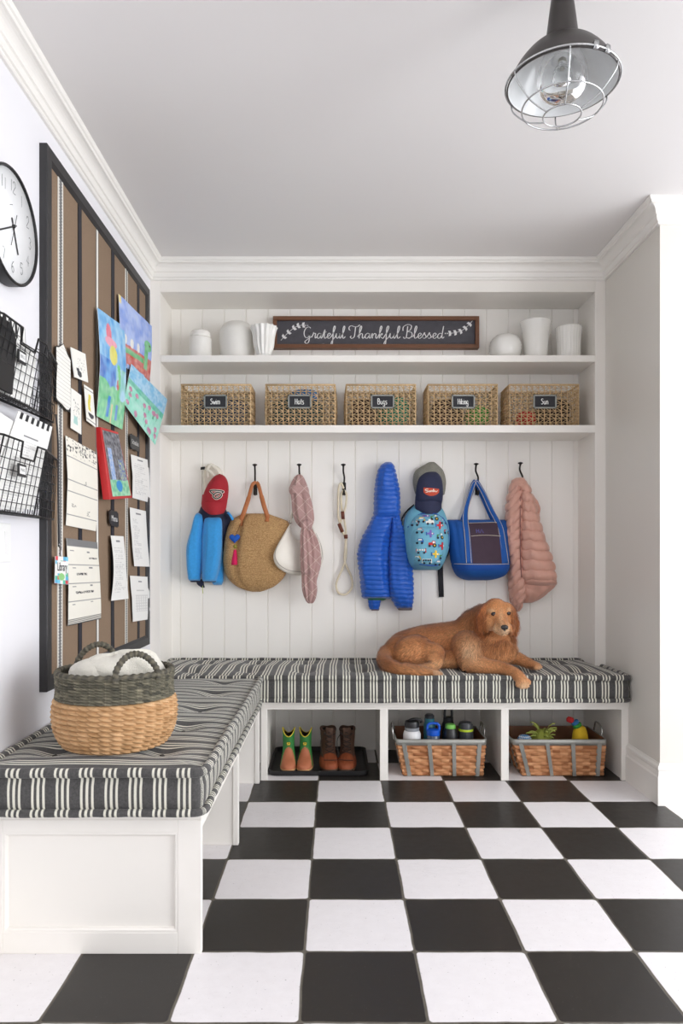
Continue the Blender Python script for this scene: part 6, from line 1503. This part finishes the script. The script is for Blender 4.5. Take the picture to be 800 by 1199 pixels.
# ================================================================ ROUND BASKET WITH TOWEL
wbx, wby = P(135.5, 840, 2.22).x, 2.22; wz = .528
rb = thing('round_basket', 'large round two tone woven basket on the left bench cushion', 'basket', (wbx, wby, wz))
hy = mat('water_hyacinth', (206, 160, 112), .7, attrc=True, amt=.16, scale=45, bs=.3, bscale=250)
dkw = mat('dark_seagrass', (92, 88, 76), .8, attrc=True, amt=.16, scale=60, bs=.3, bscale=300)
PR = [(0, .138), (.012, .152), (.05, .171), (.09, .178), (.125, .177), (.150, .172), (.175, .169), (.225, .172)]
def rad(z): return interp(PR, z)[0]
m = MB(); nrow = 10; nc = 34; Hl = .148; nv = 90; nu = nc*10
def bumpy(u, v, nrow, nc, amp, skew, z0, H):
    k = v*nrow; r_ = int(min(k, nrow-.001)); fv = k-r_; q = u*nc+skew*fv+(.5*(r_ % 2) if skew < .3 else 0); fu = q-math.floor(q)
    s1_ = max(0, math.sin(PI*fv))**.5; s2_ = max(0, math.sin(PI*fu))**.5
    return amp*(s1_*s2_), r_, math.floor(q)
def hp_(u, v):
    o, r_, c_ = bumpy(u, v, nrow, nc, .014, .7, 0, Hl); z = Hl*v; a = 2*PI*u; r = rad(z)-.004+o; return (wbx+r*math.cos(a), wby+r*math.sin(a)*.98, wz+z)
def hc_(u, v):
    o, r_, c_ = bumpy(u, v, nrow, nc, 1, .45, 0, Hl); q = nz(r_*1.3, (c_ % nc)*.77, 2)+.4*nz(u*120, v*200, 3)
    b_ = .5+q*.8; base = (170+44*b_, 130+44*b_, 86+44*b_); return lin(tuple(base))
grid(m, nu, nv, hp_, cu=True, colfn=hc_)
n0 = len(m.v); lathe(m, [(0, 0), (.135, 0)], (wbx, wby, wz), 40); 
for i in range(n0, len(m.c)): m.c[i] = lin((180, 130, 84))
m.build('basket_body', hy, rb)
m = MB(); nrow2 = 9; nc2 = 48; H2 = .077
def dp_(u, v):
    o, r_, c_ = bumpy(u, v, nrow2, nc2, .010, .8, Hl, H2); z = Hl+H2*v; a = 2*PI*u; r = rad(z)-.003+o; return (wbx+r*math.cos(a), wby+r*math.sin(a)*.98, wz+z)
def dc_(u, v):
    o, r_, c_ = bumpy(u, v, nrow2, nc2, 1, .5, 0, Hl); q = nz(r_*1.3, (c_ % nc2)*.77, 7); t = .5+.9*q
    if abs((u*nc2/2) % 1-.5) < .06: t += .3
    t = max(0, min(1.3, t)); return lin((70+64*t, 68+60*t, 58+50*t))
grid(m, nc2*8, 72, dp_, cu=True, colfn=dc_)
grid(m, 80, 12, lambda u, v: (wbx+(rad(Hl+H2*v)-.010)*math.cos(2*PI*u), wby+(rad(Hl+H2*v)-.010)*math.sin(2*PI*u)*.98, wz+.10+(H2+Hl-.10)*v), cu=True, flip=True, colfn=lambda u, v: lin((70, 66, 56)))
m.build('dark_rim_band', dkw, rb, label='dark grey woven upper band')
def ropey(mb, pts, r, tw, amp, n=10, colr=None, closed=False):
    P_ = [Vector(p) for p in pts]; N = len(P_)
    rr_ = [r*(1+amp*math.sin(i*tw)) for i in range(N)]; n0 = len(mb.v)
    tube(mb, P_, rr_, n, closed=closed)
    for i in range(n0, len(mb.c)): mb.c[i] = lin((86+30*math.sin(i*.7)*.6, 82+28*math.sin(i*.7)*.6, 70+22*math.sin(i*.7)*.6))
m = MB(); zt = wz+Hl+H2+.001; ropey(m, [(wbx+.168*math.cos(2*PI*i/300), wby+.165*math.sin(2*PI*i/300), zt) for i in range(300)], .0085, .95, .16, closed=True); m.build('braided_rim', dkw, rb)
for yy, s_ in ((-1, 0), (1, 1)):
    th = math.radians(-52 if yy < 0 else 128); cx_, cy_ = wbx+.163*math.cos(th), wby+.161*math.sin(th); tv = Vector((-math.sin(th), math.cos(th), 0)); nn = Vector((math.cos(th), math.sin(th), 0))
    pts = spline([Vector((cx_, cy_, zt-.015))-tv*.064, Vector((cx_, cy_, zt+.02))-tv*.060-nn*.004, Vector((cx_, cy_, zt+.052))-tv*.034-nn*.012, Vector((cx_, cy_, zt+.064))-nn*.016, Vector((cx_, cy_, zt+.052))+tv*.034-nn*.012, Vector((cx_, cy_, zt+.02))+tv*.060-nn*.004, Vector((cx_, cy_, zt-.015))+tv*.064], 18)
    m = MB(); ropey(m, pts, .0092, 1.2, .13); m.build('handle', dkw, rb)
tw_ = mat('cream_terry_towel', (240, 236, 222), .95, amt=.05, scale=120, bs=1.0, bscale=380, bdist=.004, sheen=.4)
def towel(x, y, z, rx, ry, rz, seed):
    def f(u, v):
        a = 2*PI*u; b_ = PI*(v-.5); cb = abs(math.cos(b_))**.7; sb = math.copysign(abs(math.sin(b_))**.8, math.sin(b_))
        k = 1+.12*nz(math.cos(a)*1.6+seed, math.sin(a)*1.6, sb*1.6)+.03*math.sin(a*3+sb*7+seed)+.02*nz(math.cos(a)*12, math.sin(a)*12, sb*12+seed)
        return (x+rx*cb*math.cos(a)*k, y+ry*cb*math.sin(a)*k, z+rz*sb*k)
    return f
tww = thing('towel', 'cream terry towel bunched in the round basket', 'towel', (wbx, wby, wz+.15)); m = MB()
grid(m, 70, 34, towel(wbx-.045, wby+.0, wz+.19, .092, .108, .075, 1), cu=True); grid(m, 70, 34, towel(wbx+.050, wby+.015, wz+.195, .094, .108, .085, 5), cu=True); grid(m, 60, 30, towel(wbx, wby-.01, wz+.21, .10, .09, .065, 9), cu=True)
m.build('towel_folds', tw_, tww)

# ================================================================ CEILING LIGHT
LX, LY = P(658.5, 98, 1.96).x, 1.96
gunm = mat('gunmetal_enamel', (62, 58, 56), .4, metal=.3, amt=.1, scale=20)
enam = mat('pale_enamel', (222, 224, 224), .18, amt=.03)
cg = thing('ceiling_light', 'industrial caged ceiling light with a dark dome shade', 'ceiling light', (LX, LY, ZC))
m = MB(); lathe(m, [(0, ZC-.001), (.062, ZC-.001), (.062, ZC-.010), (.054, ZC-.020), (.035, ZC-.025), (0, ZC-.025)], (LX, LY, 0), 40); m.build('canopy', mat('brown_bronze', (66, 48, 42), .45, metal=.4), cg)
m = MB(); lathe(m, [(0, ZC-.024), (.018, ZC-.024), (.019, ZC-.040), (.026, ZC-.043), (.028, ZC-.05), (.036, 2.56), (.044, 2.495), (.046, 2.487), (0, 2.487)], (LX, LY, 0), 36); m.build('neck', gunm, cg)
zr = 2.382
m = MB(); shp = sp([(.044, 2.492), (.060, 2.486), (.092, 2.463), (.120, 2.430), (.137, 2.400), (.145, zr)], 5)
lathe(m, shp+[(.147, zr-.004), (.143, zr-.005)]+[(r-.004, z-.003) for r, z in shp[::-1]], (LX, LY, 0), 60, cap=False)
o_ = m.build('shade', [gunm, enam], cg)
for p in o_.data.polygons:
    if p.index//60 >= len(shp)+1: p.material_index = 1
gl, nt, b = newmat('clear_glass'); b.inputs['Transmission Weight'].default_value = 1; b.inputs['Roughness'].default_value = .02; b.inputs['IOR'].default_value = 1.25; b.inputs['Base Color'].default_value = (.97, .98, .98, 1)
m = MB(); lathe(m, sp([(.042, 2.475), (.050, 2.455), (.064, 2.42), (.068, 2.39), (.060, 2.362), (.038, 2.343), (0, 2.337)], 5), (LX, LY, 0), 36, cap=False); m.build('glass_jar', gl, cg)
m = MB(); lathe(m, sp([(.014, 2.472), (.016, 2.45), (.028, 2.425), (.033, 2.40), (.026, 2.375), (0, 2.364)], 5), (LX, LY, 0), 28, cap=False)
bu = m.build('bulb', gl, cg); m = MB(); lathe(m, [(0, 2.488), (.016, 2.488), (.016, 2.45), (0, 2.448)], (LX, LY, 0), 20); m.build('socket', mat('steel_socket', (180, 178, 170), .4, metal=.7), bu)
m = MB(); lathe(m, [(0, .470), (.045, .470), (.045, .476), (0, .476)], (LX, LY, 2.0), 30); m.build('collar', enam, cg)
ch_ = mat('chromed_wire', (196, 198, 198), .25, metal=.9)
m = MB()
def ringw(r, z, w=.0022): tube(m, [(LX+r*math.cos(a), LY+r*math.sin(a), z) for a in [2*PI*i/72 for i in range(72)]], w, 8, closed=True)
ringw(.1500, zr, .0026); ringw(.106, 2.318); ringw(.050, 2.294)
for k in range(6):
    a = 2*PI*k/6+.35; tube(m, spline([(LX+r*math.cos(a), LY+r*math.sin(a), z) for r, z in ((.150, zr), (.143, 2.357), (.106, 2.318), (.077, 2.303), (.050, 2.294))], 6), .0021, 7)
for a in (-1.3, -1.05): obox(m, Vector((LX+.149*math.cos(a), LY+.149*math.sin(a), zr+.002)), Vector((-.006*math.sin(a), .006*math.cos(a), 0)), Vector((.005*math.cos(a), .005*math.sin(a), 0)), Vector((0, 0, .009)))
m.build('wire_cage', ch_, cg)

# ================================================================ DOG
def D(px, py, Y): return P(px, py, Y)
dog = thing('dog', 'golden retriever lying on the back bench cushion with one paw over the edge', 'dog', tuple(D(530, 782, 3.75)))
def sph(mb, c, r, sc_=(1, 1, 1), rot=None, n=20):
    pr = [(math.sin(PI*i/12), -math.cos(PI*i/12)) for i in range(13)]; vs = []
    for rr_, z in pr:
        for k in range(n):
            a = 2*PI*k/n; v = Vector((rr_*math.cos(a)*sc_[0], rr_*math.sin(a)*sc_[1], z*sc_[2]))*r
            if rot: v = rot @ v
            vs.append(c+v)
    mb.add(vs, [(i*n+k, i*n+(k+1) % n, (i+1)*n+(k+1) % n, (i+1)*n+k) for i in range(12) for k in range(n)])
def caps(mb, pts):                          # smooth tapered limb through (px, py, Y, r)
    P4 = [(*D(a, b_, y), r) for a, b_, y, r in pts]
    q = []
    for i in range(len(P4)-1):
        for k in range(8):
            t = k/8; a, b_ = P4[i], P4[i+1]; p, s_ = P4[max(i-1, 0)], P4[min(i+2, len(P4)-1)]
            q.append([.5*(2*a[j]+(b_[j]-p[j])*t+(2*p[j]-5*a[j]+4*b_[j]-s_[j])*t*t+(3*a[j]-p[j]-3*b_[j]+s_[j])*t**3) for j in range(4)])
    q.append(list(P4[-1]))
    for v in q[::2]+[q[-1]]: sph(mb, Vector(v[:3]), v[3])
    tube(mb, [v[:3] for v in q], [v[3] for v in q], 16)
m = MB()
caps(m, [(476, 761, 3.84, .102), (500, 756, 3.85, .110), (530, 753, 3.84, .114), (554, 751, 3.80, .116), (574, 754, 3.75, .106)])
sph(m, D(470, 765, 3.80), .096); sph(m, D(486, 765, 3.72), .095, (1.15, .8, 1)); sph(m, D(505, 766, 3.68), .062, (1.15, .8, 1.0))
caps(m, [(560, 760, 3.74, .092), (576, 766, 3.69, .078), (590, 762, 3.68, .066)])
sph(m, D(592, 750, 3.70), .052)
caps(m, [(548, 757, 3.72, .085), (552, 772, 3.66, .066)])
caps(m, [(543, 747, 3.82, .094), (556, 734, 3.79, .088), (569, 724, 3.74, .076), (579, 718, 3.69, .064)])     # neck
caps(m, [(578, 745, 3.72, .062), (584, 735, 3.68, .052)])
# head
sph(m, D(580.5, 714.5, 3.665), .0625, (1.0, 1.0, .98)); sph(m, D(581, 721, 3.64), .058)
sph(m, D(574, 729, 3.63), .042); sph(m, D(593.5, 727, 3.64), .040); sph(m, D(592, 717, 3.655), .052); sph(m, D(596, 733, 3.66), .036)
caps(m, [(584.5, 723, 3.62, .040), (587.5, 730, 3.575, .033), (590, 735.0, 3.535, .0265), (591, 736.2, 3.52, .022)])
sph(m, D(583, 736.5, 3.565), .024, (1, 1, 1.05)); sph(m, D(596, 735.5, 3.56), .0215, (1, 1, 1.05)); sph(m, D(589.5, 741.5, 3.56), .018, (1.35, 1, .7))
sph(m, D(577, 715.5, 3.612), .016, (1.5, 1, .8)); sph(m, D(594.5, 714.5, 3.612), .014, (1.5, 1, .8))       # brows
# ears
def ear(pts, mb):
    for i in range(len(pts)-1):
        for k in range(6):
            t = k/6; a, b_ = pts[i], pts[i+1]; c = [a[j]*(1-t)+b_[j]*t for j in range(6)]
            sph(mb, D(c[0], c[1], c[2]), 1, (c[3], c[4], c[5]), n=14)
ear([(570, 709.5, 3.655, .016, .010, .016), (566.5, 715, 3.64, .022, .010, .020), (564, 724, 3.63, .025, .0095, .024), (564.5, 733, 3.63, .020, .0095, .020), (566.5, 738.5, 3.63, .009, .008, .010)], m)
ear([(597, 711, 3.66, .012, .010, .014), (601.5, 718, 3.648, .016, .010, .020), (603.5, 728, 3.645, .020, .0095, .024), (604.5, 736, 3.645, .016, .0095, .018), (603.5, 741.5, 3.645, .008, .008, .010)], m)
# near foreleg: elbow, forearm, wrist, paw over the edge
caps(m, [(552, 776, 3.63, .052), (568, 780, 3.60, .041), (586, 782, 3.57, .033), (600, 787, 3.525, .029), (607, 792, 3.495, .0285), (612, 798, 3.475, .029)])
for (px, py, Y, r) in ((606.5, 801.5, 3.468, .0135), (611, 803.2, 3.458, .0145), (616, 802.5, 3.460, .0145), (619, 798.5, 3.468, .0125)): sph(m, D(px, py, Y), r, (1, 1, 1.2))
# far foreleg
caps(m, [(594, 768, 3.74, .042), (606, 771, 3.72, .034), (616, 775.5, 3.69, .028), (624, 778.5, 3.66, .024), (629, 780.2, 3.64, .021)])
for (px, py, Y, r) in ((630, 782, 3.628, .0115), (632.5, 780.5, 3.64, .011), (627.5, 782.5, 3.62, .011)): sph(m, D(px, py, Y), r, (1.15, 1, .9))
# hind leg folded beneath, hock and foot
caps(m, [(508, 771, 3.65, .044), (512, 776, 3.63, .030), (500, 783, 3.60, .026), (478, 785, 3.60, .027)])
caps(m, [(474, 783, 3.60, .030), (490, 785.5, 3.575, .026), (503, 787.5, 3.555, .0215), (512, 789.3, 3.54, .019)])
for (px, py, Y, r) in ((515.5, 788.5, 3.545, .012), (514.5, 790.8, 3.53, .012), (511, 791.8, 3.525, .0115)): sph(m, D(px, py, Y), r, (1.2, 1, .9))
# tail curled round the rump
caps(m, [(453, 764, 3.78, .040), (450.5, 773, 3.70, .038), (456, 780, 3.63, .036), (468, 784.5, 3.585, .033), (484, 787.5, 3.56, .026), (497, 789, 3.545, .016)])
# belly
sph(m, D(525, 772, 3.74), .062, (1.8, 1, .8))
tmp = m.build('body_raw', mat('tmp', (200, 140, 90)))
md = tmp.modifiers.new('r', 'REMESH'); md.mode = 'VOXEL'; md.voxel_size = .0048
md = tmp.modifiers.new('s', 'SMOOTH'); md.factor = .5; md.iterations = 9
dg = bpy.context.evaluated_depsgraph_get(); dg.update()
me = bpy.data.meshes.new_from_object(tmp.evaluated_get(dg)); bpy.data.objects.remove(tmp)
me.name = 'body'
def pxy(v): return CX+v.x/v.y*F, CY-(v.z-1.10)/v.y*F
BASE, DEEP, PALE, CRM, EARC = (196, 136, 88), (164, 100, 58), (216, 166, 118), (228, 204, 172), (170, 98, 54)
def mx(a, b_, t): t = max(0, min(1, t)); return tuple(a[i]*(1-t)+b_[i]*t for i in range(3))
def g2(x, y, cx, cy, sx, sy): return math.exp(-((x-cx)/sx)**2-((y-cy)/sy)**2)
def dogcol(v):
    x, y = pxy(v); n1 = nz(v.x*9, v.y*9, v.z*14); n2 = nz(v.x*34, v.y*34, v.z*40)
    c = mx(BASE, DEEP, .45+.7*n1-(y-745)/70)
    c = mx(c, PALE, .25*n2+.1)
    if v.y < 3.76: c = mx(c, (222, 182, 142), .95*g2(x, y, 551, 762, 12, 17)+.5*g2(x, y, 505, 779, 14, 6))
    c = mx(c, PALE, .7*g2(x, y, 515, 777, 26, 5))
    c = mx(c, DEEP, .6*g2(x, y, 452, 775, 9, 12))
    if v.y < 3.64 and 566 < x < 602 and y < 750:      # face
        c = mx(c, (205, 142, 90), .8)
        c = mx(c, CRM, .75*g2(x, y, 590, 739, 9, 7)+.55*g2(x, y, 577, 737, 5, 6)+.5*g2(x, y, 575.5, 715.5, 5, 2.4)+.5*g2(x, y, 596.5, 713.8, 3.5, 2.6)+.35*g2(x, y, 587, 722, 3, 9))
    if (x < 570 and 705 < y < 745 and 555 < x and v.y < 3.70) or (x > 598.5 and 706 < y < 746 and v.y < 3.72): c = mx(c, EARC, .55)
    c = mx(c, CRM, .60*g2(x, y, 613, 806, 11, 8)+.45*g2(x, y, 633, 783, 7, 6))
    if 507 < x < 520 and y > 785: c = mx(c, (190, 160, 130), .6)
    return c
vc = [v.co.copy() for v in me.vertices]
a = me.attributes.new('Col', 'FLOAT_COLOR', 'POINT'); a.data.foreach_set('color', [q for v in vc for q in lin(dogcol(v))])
furm, nt, b = newmat('golden_fur'); ac = attr(nt, 'Col', 'Color'); nt.links.new(ac, b.inputs['Base Color']); b.inputs['Roughness'].default_value = .62; b.inputs['Sheen Weight'].default_value = .25; b.inputs['Specular IOR Level'].default_value = .25
bump(nt, b, nois(nt, tc(nt), 200, 3, .6, (1, 1, 2.5)), .5, .002)
me.materials.clear(); me.materials.append(furm); me.polygons.foreach_set('use_smooth', [True]*len(me.polygons))
body = bpy.data.objects.new('body', me); COL.objects.link(body); setparent(body, dog)
# fur: fine tapered strands lying along the coat
nv_ = len(me.vertices); co_ = np.empty(nv_*3); me.vertices.foreach_get('co', co_); co_ = co_.reshape(-1, 3)
no_ = np.empty(nv_*3); me.vertices.foreach_get('normal', no_); no_ = no_.reshape(-1, 3)
rng = np.random.default_rng(5); NS = 60000
idx = rng.integers(0, nv_, NS); F_v = []; F_f = []; F_c = []
for q, i in enumerate(idx):
    p = Vector(co_[i]); n = Vector(no_[i]); x, y = pxy(p)
    if p.y > 3.93 or n.y > .55: continue
    face = p.y < 3.66 and 564 < x < 603 and y < 748
    earz = (554 < x < 571 and 704 < y < 744) or (598 < x < 611 and 706 < y < 746 and p.y < 3.70)
    paw = (y > 792 and x > 598) or (x > 622 and y > 772) or (506 < x < 520 and y > 784)
    if face and not earz:
        d = Vector((x-590, 0, -(y-737)*1.0)); d = Vector((d.x*.9, .5, d.z+.3 if y < 737 else -2.0)); L = .007
        if g2(x, y, 591.3, 735.8, 5, 4.5) > .45 or g2(x, y, 578.5, 718.8, 4, 2.2) > .4 or g2(x, y, 595.6, 718.2, 3.4, 2.2) > .4: continue
    elif earz: d = Vector((.15*math.sin(x), -.2, -1)); L = .024
    elif paw: d = Vector((.8, -.4, -.5)); L = .006
    elif y > 768 and x > 545 and p.y < 3.68: d = Vector((.9, -.3, -.45)); L = .011
    elif x > 590 and y > 762: d = Vector((.9, -.3, -.3)); L = .009
    elif x > 545: d = Vector((-.30+.3*nz(p.x*8, p.z*8), -.1, -1)); L = .034
    elif y > 772 and x < 505: d = Vector((.8, -.3, -.35)); L = .020
    else: d = Vector((-.85+.5*nz(p.x*6, p.z*6, 1), -.05, -.55+.5*nz(p.x*5, p.z*5, 7))); L = .016
    if y < 712 and x > 566: L = .006
    d = d-n*d.dot(n)
    if d.length < 1e-4: continue
    d.normalize(); L *= float(rng.uniform(.6, 1.25)); lift = .26
    d = (d+Vector((rng.normal()*.16, rng.normal()*.16, rng.normal()*.16))).normalized()
    s_ = d.cross(n); s_.normalize(); w = .0010
    p0 = p-n*.001; p1 = p+d*L*.5+n*L*lift; p2 = p+d*L+n*L*lift*.9+Vector((0, 0, -L*.12))
    b0 = len(F_v); F_v += [p0-s_*w, p0+s_*w, p1+s_*w*.8, p1-s_*w*.8, p2]
    F_f += [(b0, b0+1, b0+2, b0+3), (b0+3, b0+2, b0+4)]
    k = float(rng.uniform(.74, 1.24)); c = lin([min(255, t*k) for t in dogcol(p)]); F_c += [c]*5
m = MB(); m.v = [tuple(v) for v in F_v]; m.f = F_f; m.m = [0]*len(F_f); m.c = F_c; m.st = [(0, 0, 0)]*len(F_v)
fur = m.build('fur', furm, dog); fur['kind'] = 'stuff'
# features: sit on the actual surface, found by casting from the camera side
from mathutils.bvhtree import BVHTree
bvh = BVHTree.FromPolygons(vc, [tuple(p.vertices) for p in me.polygons])
def hit(px, py):
    d = (P(px, py, 1)-CAM).normalized(); h = bvh.ray_cast(CAM, d); return h[0] if h[0] else P(px, py, 3.6)
eyem = mat('dog_eye', (34, 20, 14), .08, amt=.02, coat=1); skin = mat('dog_dark_skin', (40, 30, 28), .6)
for ex_, ey_ in ((578.6, 718.9), (595.4, 718.1)):
    h = hit(ex_, ey_); m = MB(); sph(m, h+Vector((0, .0045, 0)), .0098, (1.1, 1, .86)); m.build('eye', eyem, dog)
    m = MB(); c = h+Vector((0, -.0015, 0)); tube(m, [c+Vector((.0118*math.cos(t), .003*abs(math.cos(t))+.0010, .0080*math.sin(t))) for t in [2*PI*i/20 for i in range(20)]], .0024, 7, closed=True); m.build('eyelid', skin, dog)
h = hit(591.3, 735.0); m = MB(); nm = mat('dog_nose', (34, 30, 30), .35, bs=.5, bscale=700)
caps_ = m; sph(m, h+Vector((0, .006, .002)), .0150, (1.22, .9, .82)); sph(m, h+Vector((-.0085, .002, -.001)), .0085); sph(m, h+Vector((.0085, .002, -.001)), .0085); sph(m, h+Vector((0, .003, -.009)), .0075, (1, 1, 1)); m.build('nose', nm, dog)
for s_ in (-1, 1):
    m = MB(); sph(m, h+Vector((s_*.0088, -.0062, -.002)), .0030, (1.2, .6, .9)); m.build('nostril', mat('nostril_black', (12, 10, 10), .7), dog)
m = MB(); tube(m, [hit(x_, y_)+Vector((0, -.0005, 0)) for x_, y_ in ((591.2, 739.5), (591, 741.5), (588, 743.3), (584.5, 743), (581.5, 740.5))], .0016, 6); tube(m, [hit(x_, y_)+Vector((0, -.0005, 0)) for x_, y_ in ((591, 741.5), (594, 743), (597, 741.5))], .0016, 6); m.build('mouth_line', skin, dog)
for px, py, Y in ((607, 805.5, 3.462), (611.5, 807, 3.452), (616.5, 806.3, 3.455), (620, 802, 3.462)):
    m = MB(); c = D(px, py, Y); lathe(m, [(0, -.006), (.0022, -.003), (.003, .002), (0, .004)], c, 8)
    m.build('claw', mat('dog_claw', (60, 46, 40), .4), dog)
